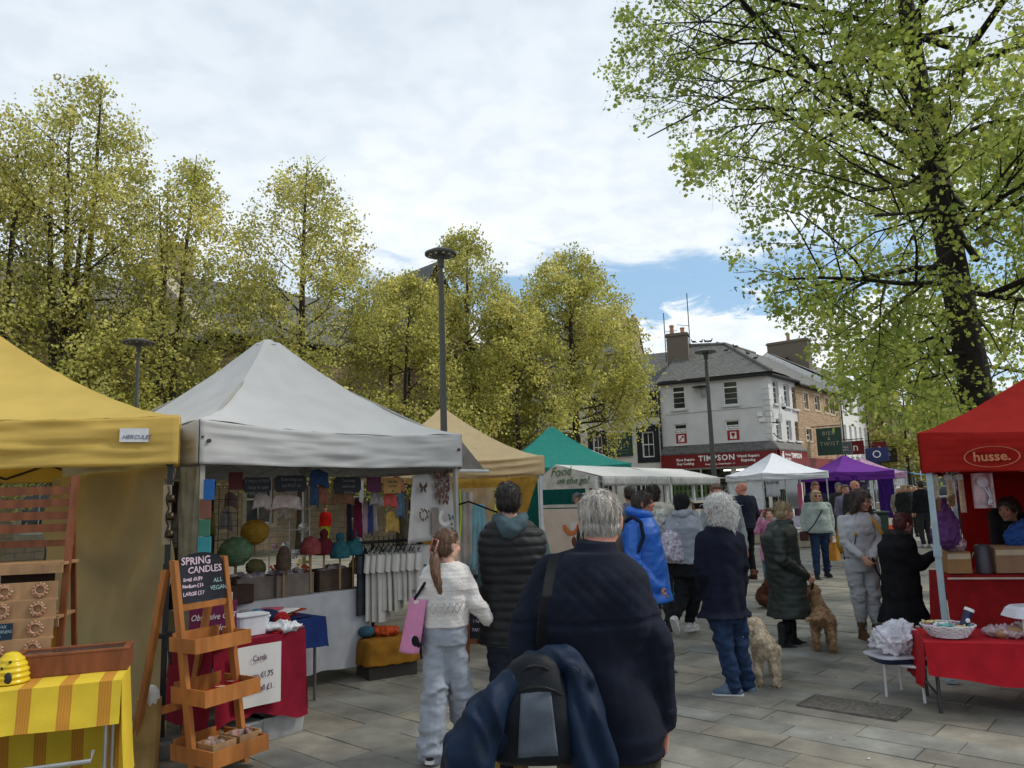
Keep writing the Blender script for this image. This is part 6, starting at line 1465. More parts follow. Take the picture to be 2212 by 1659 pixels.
p = I(sw6,1803,1190,-.03); b = B(); b.loft([(p.x-.01,p.y,p.z-.18,.115,.06,.15),(p.x,p.y,p.z+.16,.105,.045,.15)], 4, pw=2); b.make('bag_body', fab('mustard_paper', (.46,.20,.03), rough=.6), mb)
b = B(); b.tube([p+V((-.07,0,.16)), p+V((-.04,0,.30)), p+V((.03,0,.30)), p+V((.07,0,.16))], .008, 6); b.make('handle', fab('mustard_paper', (.46,.20,.03)), mb)
simple('man with light brown hair, just behind the woman with the blonde bob', 1762, 17.2, 175, 1.84, hairm('ginger', (.10,.05,.025)), fab('navy_jacket', (.014,.018,.032)), charc, vox=.015, tone='ruddy', tk=dict(g=.035), headtilt=-12)
# --- long haired woman with mustard rucksack straps
Y7 = 9.0; jx = D(1868,1350,Y7).x
jw = Person('woman with long dark hair, pale grey clothes and mustard rucksack straps', jx, Y7, -165, 1.68,
  img=dict(hed=(1862,1082,-.06), nek=(1856,1112,0), che=(1853,1142,0), wai=(1856,1178,0), pel=(1862,1214,0), sR=(1820,1124,0), sL=(1888,1122,0), eR=(1826,1172,-.08), wR=(1862,1204,-.24), eL=(1898,1168,.0), wL=(1884,1208,-.20), hR=(1843,1222,0), hL=(1879,1222,0), kR=(1854,1285,-.03), kL=(1886,1285,-.03), aR=(1864,1366,0), aL=(1896,1374,-.05)), vox=.010, tone='fair', headyaw=25, headtilt=-14, hk=.98)
jw.skinbody(curlR=.9, curlL=.9); pg = fab('pale_marl', (.40,.40,.43), var=.08)
jw.top(pg, g=.030, hemz=D(1860,1204,Y7).z, name='sweatshirt', amp=.007, sr=(.066,.062,.045), cut=.08)
jw.trousers(fab('marl_joggers', (.36,.37,.39), var=.08), g=.026, rk=.078, ra=.050, hem=.08, amp=.009); jw.shoes(fab('tan_suede', (.10,.055,.03)), 'd', kind='boot', hgt=.10)
dkb = hairm('dark_brown', (.035,.022,.018), (.085,.06,.05))
def jx_(b, H, k):
    b.chain([(H(-.05,.0,.06), .045*k), (H(-.085,.01,-.02), .05*k), (H(-.10,.03,-.13), .055*k), (H(-.09,.06,-.25), .045*k), (H(-.07,.08,-.34), .018*k)]); b.chain([(H(.055,-.02,.05), .035*k), (H(.078,-.03,-.05), .035*k), (H(.07,-.05,-.16), .03*k)]); b.ell(H(0,-.03,.05), V((.088,.095,.09))*k)
jw.hair(dkb, 'long', vol=.006, ext=jx_, strands=1100, sl=.13, sr=.0018, fall=(0,0,-1), amp=.008)
yb = thing('backpack', 'mustard rucksack worn by the long haired woman in pale grey', 'backpack', jw.o); mus = fab('mustard_webbing', (.38,.20,.03))
piece(yb, 'pack', mus, lambda b: b.chain([(jw.J['che']-jw.fwd()*.20+V((0,0,.04)), .10), (jw.J['wai']-jw.fwd()*.21, .12)]), vox=.012)
for S, px in (('R',1832),('L',1882)):
    sh = jw.J['s'+S]; x0 = sh.lerp(jw.J['nek'],.45)
    piece(yb, 'strap', mus, lambda b: [b.cap(p+V((e,0,0)), .011, q+V((e,0,0)), .011, 6) for e in (-.014,0,.014) for p, q in ((x0-jw.fwd()*.09, x0+V((0,0,.058))), (x0+V((0,0,.058)), x0+jw.fwd()*.115-V((0,0,.05))), (x0+jw.fwd()*.115-V((0,0,.05)), x0.lerp(sh,.6)+jw.fwd()*.15-V((0,0,.17))))], vox=.008)
    b = B(); b.tube([x0.lerp(sh,.6)+jw.fwd()*.155-V((0,0,.17)), x0.lerp(sh,.9)+jw.fwd()*.14-V((0,0,.30)), x0.lerp(sh,1.1)+jw.fwd()*.06-V((0,0,.42))], .010, 6, sq=.5); b.make('strap_end', blackf, yb)
# --- woman in the black coat at the red stall
Y8 = 8.3; kx = D(1948,1380,Y8).x
kw = Person('woman with cropped dark red hair in a flared black coat reaching into the red stall', kx, Y8, -78, 1.56,
  img=dict(hed=(1952,1132,0), nek=(1938,1158,0), che=(1938,1190,0), wai=(1944,1235,0), pel=(1948,1275,0), sR=(1952,1182,-.16), sL=(1955,1178,.15), eR=(1985,1222,-.16), wR=(2022,1196,-.05), eL=(1985,1215,.15), wL=(2022,1198,.10), hR=(1942,1285,-.07), hL=(1954,1282,.07), aR=(1942,1395,-.08), aL=(1962,1388,.10)), vox=.010, tone='fair', hk=1.0, headyaw=0, headtilt=-8)
kw.skinbody(curlR=.5, curlL=.5, dR=(1,.1,.1), dL=(1,.1,0)); kw.top(fab('black_wool', (.009,.009,.011), var=.3), g=.050, hemz=D(1945,1342,Y8).z, flare=.07, name='coat', amp=.008, sr=(.076,.070,.055), wave=.012, flat=1.2, fr=6)
piece(kw, 'fur_collar', fab('black_fur', (.03,.026,.024)), lambda b: b.chain([(kw.J['nek']+V((.05,-.09,.02)), .034), (kw.J['nek']+V((-.05,-.06,.03)), .044), (kw.J['nek']+V((-.08,.02,.03)), .044), (kw.J['nek']+V((.04,.09,.02)), .034)]), disp=lambda co, n: .016*noise.noise(co*60), smooth=0, vox=.008)
kw.trousers(blackf, g=.03, rk=.08, ra=.075, hem=0); kw.shoes((.015,.015,.015), 'd'); kw.hair(hairm('dark_red', (.05,.008,.008), (.12,.022,.02)), 'short', vol=.004, strands=700, sl=.04, sr=.0015, fall=(0,.4,-.7))
# --- stall holder in the red gazebo
vd = simple('dark haired stall holder in a black jacket standing inside the red gazebo', 2185, 7.7, 120, 1.68, blk, blackf, blackf, vox=.012, tone='tan', tk=dict(g=.04, sr=(.08,.07,.055)), img=dict(hed=(2178,1102,-.05), nek=(2190,1135,0), wR=(2130,1200,-.1), eR=(2160,1200,-.1)), strands=400, sl=.05, vol=.010)
# --- queue by the white stalls
GQ = 'people queueing at the white stalls'
simple('dark haired person in a slate blue jacket, back turned, in the queue', 1361, 11.2, 5, 1.82, blk, fab('slate_jersey', (.10,.12,.17)), charc, vox=.013, tone='tan', group=GQ, strands=200, sl=.03, build=1.05)
wq_ = simple('curly dark haired person in a cream hooded top, back turned, in the queue', 1411, 9.9, -12, 1.80, blk, fab('cream_jersey', (.44,.42,.36)), charc, vox=.012, tone='tan', group=GQ, strands=500, sl=.035, curly=.008, tk=dict(g=.045, sr=(.080,.072,.055)), build=1.08)
piece(wq_, 'hood', fab('cream_jersey', (.44,.42,.36)), lambda b: b.chain([(wq_.hp((-.08,.0,-.11)), .042), (wq_.hp((-.04,-.10,-.14)), .06), (wq_.hp((.05,-.10,-.14)), .06), (wq_.hp((.08,.0,-.11)), .042)]), amp=.009)
gpk = thing('backpack', 'grey and white patterned rucksack on the person in the cream hooded top', 'backpack', wq_.o)
piece(gpk, 'pack', mat('marble_print', (.10,.10,.10), col2=(.55,.55,.52), scale=16, rough=.8), lambda b: b.chain([(wq_.J['che']+V((.05,-.17,.05)), .10), (wq_.J['wai']+V((.05,-.18,.0)), .11)]), vox=.012)
simple('person in a black cap beyond the old man\'s silver hair', 1281, 11.6, 10, 1.72, blk, charc, charc, vox=.014, tone='fair', group=GQ, strands=0, vol=.008)
fv = simple('stall worker in a grey fur edged hood behind the catering counter', 1247, 15.3, 175, 1.74, fab('grey_fur', (.16,.15,.14)), fab('grey_anorak', (.08,.085,.08)), charc, vox=.014, tone='fair', strands=150, vol=.014, curly=.01)
# --- further away
simple('bald man in dark clothes behind the long haired woman', 1848, 16.8, 178, 1.84, None, charc, charc, hk=None, vox=.015, tone='ruddy', headyaw=25)
simple('man in a mauve grey shirt beside the bald man', 1826, 17.6, -170, 1.76, bh, fab('mauve_jersey', (.20,.18,.25)), charc, vox=.015)
simple('man in a flat grey cap before the purple gazebo', 1813, 20.5, 178, 1.82, fab('grey_tweed', (.14,.14,.14)), charc, charc, vox=.018, strands=0, vol=.006)
GC = 'shoppers in the distant crowd'
spec = [(1952,23.5,180,1.72,'long blonde haired woman in a black coat at the front of the distant crowd','blonde',(.02,.02,.022),'bob'),
 (1990,21.5,10,1.82,'tall dark clothed man with pale trainers behind the red gazebo pole','black',(.012,.012,.016),'short'),
 (1941,25,175,1.66,'white haired person in beige at the left of the distant crowd','white',(.22,.19,.15),'short'),
 (1966,26,178,1.70,'brown haired person in charcoal, right of the blonde woman','brown',(.04,.04,.045),'short'),
 (1976,28,-170,1.66,'fair haired person in dark blue deeper in the crowd','fair',(.02,.03,.06),'short'),
 (1984,30,5,1.76,'dark haired person in black walking away in the crowd','black',(.015,.015,.015),'short'),
 (1958,32,170,1.72,'person in a brown jacket at the back of the crowd','brown',(.08,.05,.03),'short'),
 (1935,34,180,1.74,'person in a grey jacket below the blue awning','brown',(.12,.12,.13),'short'),
 (1973,36,0,1.70,'person in an olive jacket farthest in the crowd','dark_brown',(.06,.06,.03),'short'),
 (2072,24,180,1.72,'person in dark clothing seen through the red gazebo','black',(.02,.02,.03),'short')]
for px, Yd, f, h, lab, hc, tc_, hk_ in spec:
    P = simple(lab, px, Yd, f, h, MATS['hair_'+hc], fab('far_top_%d' % (px), tc_), charc, hk=hk_, vox=.020, strands=30, sl=.1, group=GC, shoe=fab('trainer_grey', (.42,.42,.42)) if px == 1990 else (.02,.02,.02), tk=dict(g=.04))
simple('person in black seen between the yellow and grey gazebos', 461, 31, -70, 1.72, blk, blackf, charc, vox=.022, strands=0)
simple('person in a bright red coat seen through the knitwear stall', 703, 30, 170, 1.60, bh, fab('scarlet_cloth', (.60,.02,.015)), fab('hi_vis', (.45,.50,.03)), vox=.022, strands=0)
# ------------------------------------------------------------------ dogs
def dog(label, X, Y, face, k, c1, c2, headp=(0,.36,.50), hyaw=0, tail='up', curl=.014, pose='stand', stepf=0):
    t = thing('dog', label, 'dog', (X,Y,0), radians(face)); b = B(); S = lambda x, y, z: V((x,y,z))*k
    if pose == 'stand':
        b.chain([(S(0,.20,.33), .105*k), (S(0,.06,.335), .102*k), (S(0,-.10,.34), .088*k), (S(0,-.19,.35), .090*k)], 14)
        b.cap(S(0,.24,.30), .085*k, S(0,.18,.27), .085*k)
        for sx in (-1,1):
            st = .03*sx*stepf
            b.chain([(S(sx*.062,.22,.30), .052*k), (S(sx*.068,.215+st,.17), .036*k), (S(sx*.070,.225+st,.07), .031*k), (S(sx*.070,.245+st,.028), .034*k)])
            b.chain([(S(sx*.062,-.18,.33), .072*k), (S(sx*.078,-.145-st,.20), .045*k), (S(sx*.080,-.235-st,.125), .030*k), (S(sx*.080,-.215-st,.055), .029*k), (S(sx*.080,-.190-st,.028), .034*k)])
    else:
        b.chain([(S(0,.10,.40), .095*k), (S(0,.02,.25), .11*k), (S(0,-.08,.14), .125*k)], 14)
        for sx in (-1,1):
            b.chain([(S(sx*.06,.12,.34), .045*k), (S(sx*.06,.16,.18), .034*k), (S(sx*.06,.18,.03), .034*k)]); b.chain([(S(sx*.08,-.06,.12), .07*k), (S(sx*.11,.06,.10), .05*k), (S(sx*.11,.10,.03), .034*k)])
    hp_ = S(*headp); R = Rz(hyaw); H = lambda x, y, z: hp_+R @ (V((x,y,z))*k)
    nb = S(0,.22,.38) if pose == 'stand' else S(0,.10,.44)
    b.cap(nb, .075*k, hp_+R @ V((0,-.02*k,-.01*k)), .062*k, 14)
    b.ell(H(0,0,.015), V((.092,.092,.082))*k); b.cap(H(0,.06,-.012), .042*k, H(0,.125,-.028), .030*k); b.ell(H(0,.05,.03), V((.05,.04,.035))*k)
    if tail == 'up': b.chain([(S(0,-.24,.40), .034*k), (S(-.05,-.31,.44), .034*k), (S(-.13,-.33,.43), .026*k)])
    else: b.chain([(S(0,-.25,.38), .030*k), (S(-.06,-.33,.35), .028*k), (S(-.16,-.36,.36), .018*k)])
    fur = mat('fur_%d' % int(c1[0]*1000), c1, col2=c2, rough=.95, scale=14, var=.3, bump=.004, bscale=90)
    o = remesh(b, 'body', fur, t, voxel=.009, smooth=1, disp=lambda co, n: curl*k*(noise.noise(co*34)+.7*noise.noise(co*75)))
    me = o.data; rg = random.Random(4); sb = B()
    for _ in range(3200):
        p = me.polygons[rg.randrange(len(me.polygons))]; co = p.center; n = p.normal; d = (V((rg.gauss(0,.5), -.4, -.8))); d = (d-n*d.dot(n)).normalized(); ph = rg.random()*6
        sb.tube([co-n*.003]+[co+d*(.026*f)+n*(.003+.004*sin(ph+f*5))+d.cross(n)*.006*sin(ph*2+f*6) for f in (.3,.6,1.0)], [.0022,.0022,.0018,.0006], 4, closed=False)
    m2 = bpy.data.meshes.new('s'); m2.from_pydata([tuple(p) for p in sb.v], [], sb.f); bm = bmesh.new(); bm.from_mesh(me); bm.from_mesh(m2); bm.to_mesh(me); bm.free(); bpy.data.meshes.remove(m2)
    for sx in (-1,1):
        e = B(); e.chain([(H(sx*.062,-.01,.045), .022*k), (H(sx*.092,.0,.0), .028*k), (H(sx*.088,.008,-.055), .024*k)]); remesh(e, 'ear', fur, t, voxel=.008, smooth=1, disp=lambda co, n: curl*k*noise.noise(co*50))
        e = B(); e.ell(H(sx*.032,.078,.022), .010*k); e.make('eye', mat('eye_dark', (.01,.008,.006), rough=.1), t, smooth=True)
    e = B(); e.ell(H(0,.152,-.018), V((.018,.012,.013))*k); e.make('nose', mat('nose_dark', (.012,.01,.01), rough=.3), t, smooth=True)
    return t
q = G(1660,1478); dog('cream curly coated dog seen from behind, beside the white haired woman\'s jeans', q.x+.02, 7.2, -14, .92, (.50,.39,.26), (.72,.60,.45), headp=(-.06,.33,.46), hyaw=60, stepf=.6)
q = G(1780,1405); dog('apricot brown curly dog seen from behind, on a short lead by the green coat', q.x+.04, 8.55, -18, 1.0, (.26,.145,.07), (.40,.25,.14), headp=(-.06,.31,.54), hyaw=45, tail='low', stepf=1)
q = G(1633,1298); dog('dark chestnut dog sitting half hidden behind the navy coat', q.x-.02, 11.5, -150, 1.12, (.10,.035,.018), (.17,.07,.035), headp=(0,.13,.55), pose='sit')
ld = thing('dog_lead', 'dark lead running from the green coated woman\'s hand to the apricot dog', 'lead', (0,0,0)); a_ = gw6.o+gw6.J['wR']+V((.07,.0,-.07)); c_ = V((G(1780,1405).x+.06, 8.88, .54)); b = B(); b.tube([a_, a_.lerp(c_,.5)-V((0,0,.01)), c_], .009, 6); b.make('strap', blackf, ld)
ld = thing('dog_lead', 'black and white lead handle held by the long haired woman', 'lead', (0,0,0)); a_ = D(1885,1205,Y7-.3); c_ = D(1912,1262,Y7-.45); b = B(); b.tube([a_, D(1893,1232,Y7-.36), c_], .011, 6); b.make('strap', blackf, ld); b = B(); b.tube([c_, D(1926,1285,Y7-.45)], .009, 6); b.make('cord', white, ld)
# ------------------------------------------------------------------ small builders
def item(name, label, cat, loc, mt, fn, rz=0, group=None, part=None, smooth=False, bevel=0, **k):
    b = B(); fn(b)
    o = b.make(name, mt, None, smooth=smooth, bevel=bevel, label=label, cat=cat, group=group, loc=loc, rz=rz, **k); return o
def sub(parent, name, mt, fn, smooth=False, **k):
    b = B(); fn(b); return b.make(name, mt, parent, smooth=smooth, **k)
def table(label, R, xd, w, bd, d, z, mt=None, cloth=None, clab=None, drop=.4, dropR=None, wave=.018, legm=None, back=.3, hem=None, group=None, trestle=False, clname='tablecloth'):
    """R = front right corner on the ground, xd points from left to right, bd backwards"""
    xd, bd = V(xd).normalized(), V(bd).normalized(); T = Matrix(((xd.x,bd.x,0,R.x),(xd.y,bd.y,0,R.y),(0,0,1,0),(0,0,0,1)))
    t = thing('table', label, 'table', (0,0,0), group=group); lm = legm or mat('table_leg_grey', (.16,.16,.16), rough=.4, metal=.5)
    b = B(); b.T = T; b.box((-w/2,d/2,z-.018), (w,d,.035)); b.make('tabletop', mat('table_white', (.5,.49,.46)), t)
    for x in (-.06,-w+.06):
        for y in (.05,d-.05): b = B(); b.T = T; b.tube([(x,y,.0),(x,y,z-.036)], .014, 8); b.make('leg', lm, t)
        b = B(); b.T = T; b.tube([(x,.05,.12),(x,d-.05,.12)], .010, 6); b.make('stretcher', lm, t)
    if cloth:
        e = .012; per = [(-w-e,-e),(e,-e),(e,d+e),(-w-e,d+e)]; b = B(); b.T = T
        b.grid(lambda u, v: (-w-e+(w+2*e)*u, -e+(d+2*e)*v, z+.006+.003*noise.noise(V((u*8,v*6,2)))), 24, 12)
        def side(a, c, dr, sd_, n):
            a, c = V((*a,0)), V((*c,0)); L_2 = (c-a).length; dd_ = (c-a).normalized(); nr = dd_.cross(Zv)
            def f(u, v):
                p = a.lerp(c, u); q = v*(wave*(sin(u*L_2*17+sd_+1.5*noise.noise(V((u*3,sd_,0))))*.8+noise.noise(V((u*L_2*7,v*2,sd_)))) + .03+.015*v) 
                zz_ = z+.006-dr*(v**.9)*(1+.05*noise.noise(V((u*5,sd_,4)))) + (hem(u)*v if hem and sd_ == 0 else 0)
                p = p+nr*q*1.0; return (p.x, p.y, zz_)
            b.grid(f, n, 14)
        side(per[0], per[1], drop, 0, 46); side(per[1], per[2], dropR or drop, 5, 26); side(per[2], per[3], back, 9, 20); side(per[3], per[0], dropR or drop, 13, 20)
        o = b.make(clname, cloth, None, smooth=radians(50), label=clab, cat='tablecloth')
    return t, T
def stripes(name, c1, c2, f, ax='x', w=.3, c3=None):
    m = mat(name, c1, rough=.85, var=.08, bump=.001, bscale=200); nt = m.node_tree; N = nt.nodes; L = nt.links; p = N['Principled BSDF']
    src = p.inputs['Base Color'].links[0].from_socket; tc = N.new('ShaderNodeTexCoord'); sp = N.new('ShaderNodeVectorMath'); sp.operation = 'DOT_PRODUCT'; sp.inputs[1].default_value = ax; L.new(tc.outputs['Object'], sp.inputs[0])
    m1 = N.new('ShaderNodeMath'); m1.operation = 'MULTIPLY'; m1.inputs[1].default_value = f; L.new(sp.outputs['Value'], m1.inputs[0]); m2 = N.new('ShaderNodeMath'); m2.operation = 'FRACT'; L.new(m1.outputs[0], m2.inputs[0])
    m3 = N.new('ShaderNodeMath'); m3.operation = 'LESS_THAN'; m3.inputs[1].default_value = w; L.new(m2.outputs[0], m3.inputs[0])
    m5 = N.new('ShaderNodeMath'); m5.operation = 'MULTIPLY'; m5.inputs[1].default_value = 5/w; L.new(m2.outputs[0], m5.inputs[0]); m6 = N.new('ShaderNodeMath'); m6.operation = 'PINGPONG'; m6.inputs[1].default_value = .5; L.new(m5.outputs[0], m6.inputs[0]); m7 = N.new('ShaderNodeMath'); m7.operation = 'MULTIPLY_ADD'; m7.inputs[1].default_value = .6; m7.inputs[2].default_value = .6; L.new(m6.outputs[0], m7.inputs[0]); m8 = N.new('ShaderNodeMath'); m8.operation = 'MULTIPLY'; L.new(m3.outputs[0], m8.inputs[0]); L.new(m7.outputs[0], m8.inputs[1])
    mx = N.new('ShaderNodeMix'); mx.data_type = 'RGBA'; L.new(m8.outputs[0], mx.inputs[0]); L.new(src, mx.inputs[6]); mx.inputs[7].default_value = (*c2, 1); L.new(mx.outputs[2], p.inputs['Base Color']); return m
pine = mat('orange_pine', (.36,.135,.035), rough=.55, var=.22, scale=5, stretch=(3,3,.6), bump=.001, bscale=40); pine2 = mat('pale_wood', (.34,.20,.10), rough=.6, var=.2, scale=5, stretch=(3,3,.7)); redw = mat('red_brown_wood', (.20,.065,.025), rough=.5, var=.25, scale=6, stretch=(3,3,.6))
chalk = mat('chalkboard', (.012,.014,.022), rough=.6, var=.4, scale=4); chw = mat('chalk_pink', (.55,.42,.50), rough=.9); chb = mat('chalk_blue', (.30,.45,.48), rough=.9)
paper = mat('paper_white', (.62,.61,.60), rough=.7, var=.04); craft = mat('kraft_card', (.27,.17,.09), rough=.8, var=.15)
# ------------------------------------------------------------------ yellow stall
TR = G(258,1470,.76); TR.z = 0
def tpos(px, py, z=.77): return G(px, py, z)
tdx = V((.93,.36,0)).normalized(); tbd = V((-.36,.93,0))
strp = stripes('striped_cloth', (.60,.43,.03), (.40,.13,.02), 5.2, (tdx.x,tdx.y,0), .34)
t_, TT = table('small folding table with a tubular steel frame under the striped yellow cloth', TR, tdx, 1.5, tbd, .46, .76, cloth=strp, clab='yellow and orange striped cloth on the table under the yellow gazebo', drop=.22, dropR=.60, wave=.012, legm=mat('bright_steel', (.5,.5,.5), rough=.3, metal=.8), back=.62, clname='tablecloth')
b = B(); b.T = TT; b.tube([(-.12,.02,.40),(-.12,-.02,.36),(-1.4,-.02,.36)], .013, 8); b.make('front_rail', mat('bright_steel', (.5,.5,.5)), t_)
TP = lambda x, y, z=.77: TT @ V((x,y,z))
# glazed tea-box
o = thing('display_box', 'long shallow wooden box with a glazed lid on the striped cloth', 'box', tpos(160,1448), atan2(tdx.y,tdx.x)-.02)
sub(o, 'box_side', redw, lambda b: (b.box((0,-.115,.055), (.60,.012,.11)), b.box((0,.115,.055), (.60,.012,.11)), b.box((-.294,0,.055), (.012,.218,.11)), b.box((.294,0,.055), (.012,.218,.11)), b.box((0,0,.008), (.576,.218,.012))))
lid = sub(o, 'lid', redw, lambda b: (b.box((0,-.105,.118), (.61,.035,.014)), b.box((0,.105,.118), (.61,.035,.014)), b.box((-.285,0,.118), (.04,.175,.014)), b.box((.285,0,.118), (.04,.175,.014))), bevel=.002)
sub(lid, 'pane', glass, lambda b: b.box((0,0,.113), (.53,.175,.004)))
sub(o, 'divider', pine2, lambda b: [b.box((x,0,.055), (.005,.21,.08)) for x in (-.18,-.06,.06,.18)])
hv = thing('beehive_ornament', 'bright yellow ribbed ceramic beehive at the left edge of the striped table', 'ornament', tpos(22,1474))
prof = [(.0,.0),(.085,0)]+[(.088*sqrt(max(0,1-(z/.165)**2.2))*(1+.05*sin(z*210))+.004, z) for z in [i*.165/30 for i in range(31)]]+[(0,.166)]
ylw = mat('yellow_glaze', (.62,.45,.02), rough=.25, var=.05); sub(hv, 'pot', ylw, lambda b: b.lathe(prof, n=28), smooth=True)
sub(hv, 'doorway', black, lambda b: (b.ell((.035,-.078,.035), (.022,.014,.035)),), smooth=True); sub(hv, 'bee_hole', black, lambda b: [b.ell(p, .008) for p in ((.0,-.078,.09),(.035,-.065,.12),(-.04,-.07,.10))])
# card stand with wreaths
st_ = thing('card_stand', 'stepped wooden stand of scalloped wreath ornaments on the striped table', 'stand', tpos(28,1432), atan2(tdx.y,tdx.x))
for r_ in range(4):
    sub(st_, 'step_board', pine2, lambda b: (b.box((0,.10-.045*(3-r_),.08+.115*r_), (.42,.010,.115)), b.box((0,.08-.045*(3-r_),.022+.115*r_), (.43,.035,.012))))
wred = mat('wreath_cream', (.55,.42,.28), col2=(.30,.08,.04), scale=60, rough=.8)
for r_ in range(4):
    for cx in (-.09,.11):
        def wrf(b, r_=r_, cx=cx):
            T_ = Matrix.Translation((cx,.09-.045*(3-r_),.085+.115*r_)) @ Matrix.Rotation(pi/2,4,'X'); b.T = T_
            b.tube([(cos(a)*.030,sin(a)*.030,.004) for a in [2*pi*k/18 for k in range(19)]], .008, 6)
            for k in range(12): a = 2*pi*k/12; b.ell((cos(a)*.040,sin(a)*.040,.004), (.011,.011,.007), n=7, m=5)
        if r_ == 1 and cx < 0: continue
        w_ = B(); wrf(w_); w_.make('wreath', wred, None, smooth=True, label='scalloped wreath ornament on the stepped stand', cat='ornament', group='wreath ornaments on the stepped stand').matrix_world = Matrix.Translation(st_.location) @ Matrix.Rotation(st_.rotation_euler.z,4,'Z')
pc_ = sub(st_, 'price_card', mat('card_navy', (.015,.03,.06)), lambda b: b.box((-.09,.028-.045,.195), (.16,.006,.10)))
for k, s in enumerate(('SOY WAX','AIR FRESHENERS','7.99')): text(s, .026, chb, parent=pc_, M=frame(V((-.09,-.021,.225-.03*k)), (1,0,0), Zv), ext=.0008, jit=.002, sx=.8)
# wooden ladder shelving
lo = D(140,1400,5.35); ls = thing('ladder_shelf', 'tall slatted wooden ladder shelf at the back of the yellow stall', 'shelf', (lo.x,5.35,0), radians(12)); zt = D(125,1028,5.35).z
LS = lambda name, fn, m=redw: sub(ls, name, m, fn)
for x in (.0,-.92):
    LS('upright', lambda b: b.prism([(x-.02,-.22,0),(x+.02,-.22,0),(x+.02,.02,zt),(x-.02,.02,zt)], (0,.035,0))); LS('rear_leg', lambda b: b.tube([(x-.03,.42,0),(x-.03,.08,zt-.05)], .022, 4))
for k in range(4): LS('slat', lambda b: b.box((-.47,.03,zt-.10-.085*k), (.92,.018,.055)))
for z in (zt-.46,): LS('rail', lambda b: b.box((-.47,.10,z), (.92,.02,.045)))
for z, y in ((1.36,-.05),(1.02,-.08),(.70,-.11),(.38,-.13)): LS('shelf', lambda b: (b.box((-.46,y+.05,z), (.95,.30,.018)), b.box((-.46,y-.11,z-.03), (.95,.018,.055))), pine2)
sh = thing('gift_box', 'open dark gift box spilling orange shredded paper on the ladder shelf', 'box', (0,0,0)); Ls = lambda x, y, z: V((lo.x,5.35,0))+Matrix.Rotation(radians(12),3,'Z') @ V((x,y,z)); sh.location = Ls(-.27,-.05,1.035); sh.rotation_euler.z = radians(12)
sub(sh, 'box_tray', mat('dark_card', (.045,.025,.018)), lambda b: (b.box((0,-.10,.04), (.32,.008,.07), R=None), b.box((-.158,0,.05), (.008,.19,.09)), b.box((.158,0,.05), (.008,.19,.09)), b.box((0,0,.008), (.30,.19,.008)))); sub(sh, 'box_lid', mat('dark_card', (.045,.025,.018)), lambda b: b.box((0,.11,.16), (.33,.012,.24)))
rg = random.Random(9); sub(sh, 'shredded_paper', mat('shred_orange', (.50,.20,.08), col2=(.62,.40,.28), scale=30), lambda b: [b.tube([V((rg.uniform(-.14,.14),rg.uniform(-.08,.08),.05+rg.random()*.05)) for _ in range(4)], .003, 4) for _ in range(150)])
for k, (x, z) in enumerate(((-.12,1.035),(-.09,.715))): item('soap', ('white oval soap on the dark card on the upper shelf','pinkish oval soap lower on the ladder shelf')[k], 'soap', Ls(x,-.14,z+.03), mat('soap_white', (.62,.56,.54), rough=.4), lambda b: b.ell((0,0,.012), (.055,.035,.018)), smooth=True)
item('gift_box', 'upright amber coloured gift box on the lower ladder shelf', 'box', Ls(-.13,-.0,.715), mat('amber_card', (.42,.22,.03), rough=.4), lambda b: (b.box((0,.03,.15), (.20,.03,.30)), b.box((0,-.02,.035), (.22,.12,.07))), rz=.2)
pl = thing('pot_plant', 'trailing green plant glimpsed through the ladder shelf', 'plant', Ls(-.75,.35,1.10)); rg = random.Random(2)
sub(pl, 'pot', mat('pot_dark', (.05,.04,.035)), lambda b: b.lathe([(0,0),(.07,0),(.09,.14),(.08,.14),(0,.12)], n=14)); sub(pl, 'leaves', mat('plant_green', (.10,.16,.05), col2=(.25,.30,.14), scale=8), lambda b: [b.prism([(x,y,z),(x+.03,y,z+.05),(x+.01,y-.02,z+.09)], (.004,.003,0)) for x, y, z in [(rg.gauss(0,.08),rg.gauss(0,.08),.12+rg.random()*.28) for _ in range(160)]])
# hanging bell string, weight, hooks
HB = D(366,1020,5.55); hb2 = thing('bell_hanger', 'driftwood strip with dark bells on an S shaped hook beneath the yellow valance', 'ornament', HB)
sub(hb2, 'hook', black, lambda b: b.tube([(.03,0,.03),(.045,0,-.03),(.03,0,-.07),(.0,0,-.085),(-.02,0,-.07),(-.03,0,-.045)], .005, 6)); sub(hb2, 'board', mat('drift_wood', (.30,.23,.15)), lambda b: b.box((-.01,0,-.30), (.055,.012,.42)))
brz = mat('dark_bronze', (.05,.035,.02), rough=.25, metal=.8)
for k in range(3): sub(hb2, 'bell', brz, lambda b: b.lathe([(0,.03),(.018,.028),(.024,.0),(.030,-.025),(.0,-.02)], (.03,-.02,-.19-k*.125), n=12), smooth=True)
sub(hb2, 'cord', black, lambda b: b.tube([(.0,-.012,-.10)]+[(.012*sin(k*2),-.016,-.10-k*.04) for k in range(1,10)], .005, 5))
item('leg_weight', 'grey weight ring around the foot of the black gazebo leg', 'weight', V((-2.50,5.68,0)), mat('weight_grey', (.16,.15,.14), rough=.7), lambda b: b.lathe([(.05,0),(.13,0),(.14,.03),(.13,.09),(.06,.10),(.05,.06)], n=20), smooth=radians(50))
item('clamp', 'black clamp lever on the black gazebo leg', 'clamp', V((-2.47,5.62,.78)), black, lambda b: (b.box((0,0,0), (.05,.05,.12)), b.box((-.06,0,.03), (.09,.035,.035)), b.tube([(.0,-.03,-.02),(.03,-.05,-.16)], .012, 6)), bevel=.004)
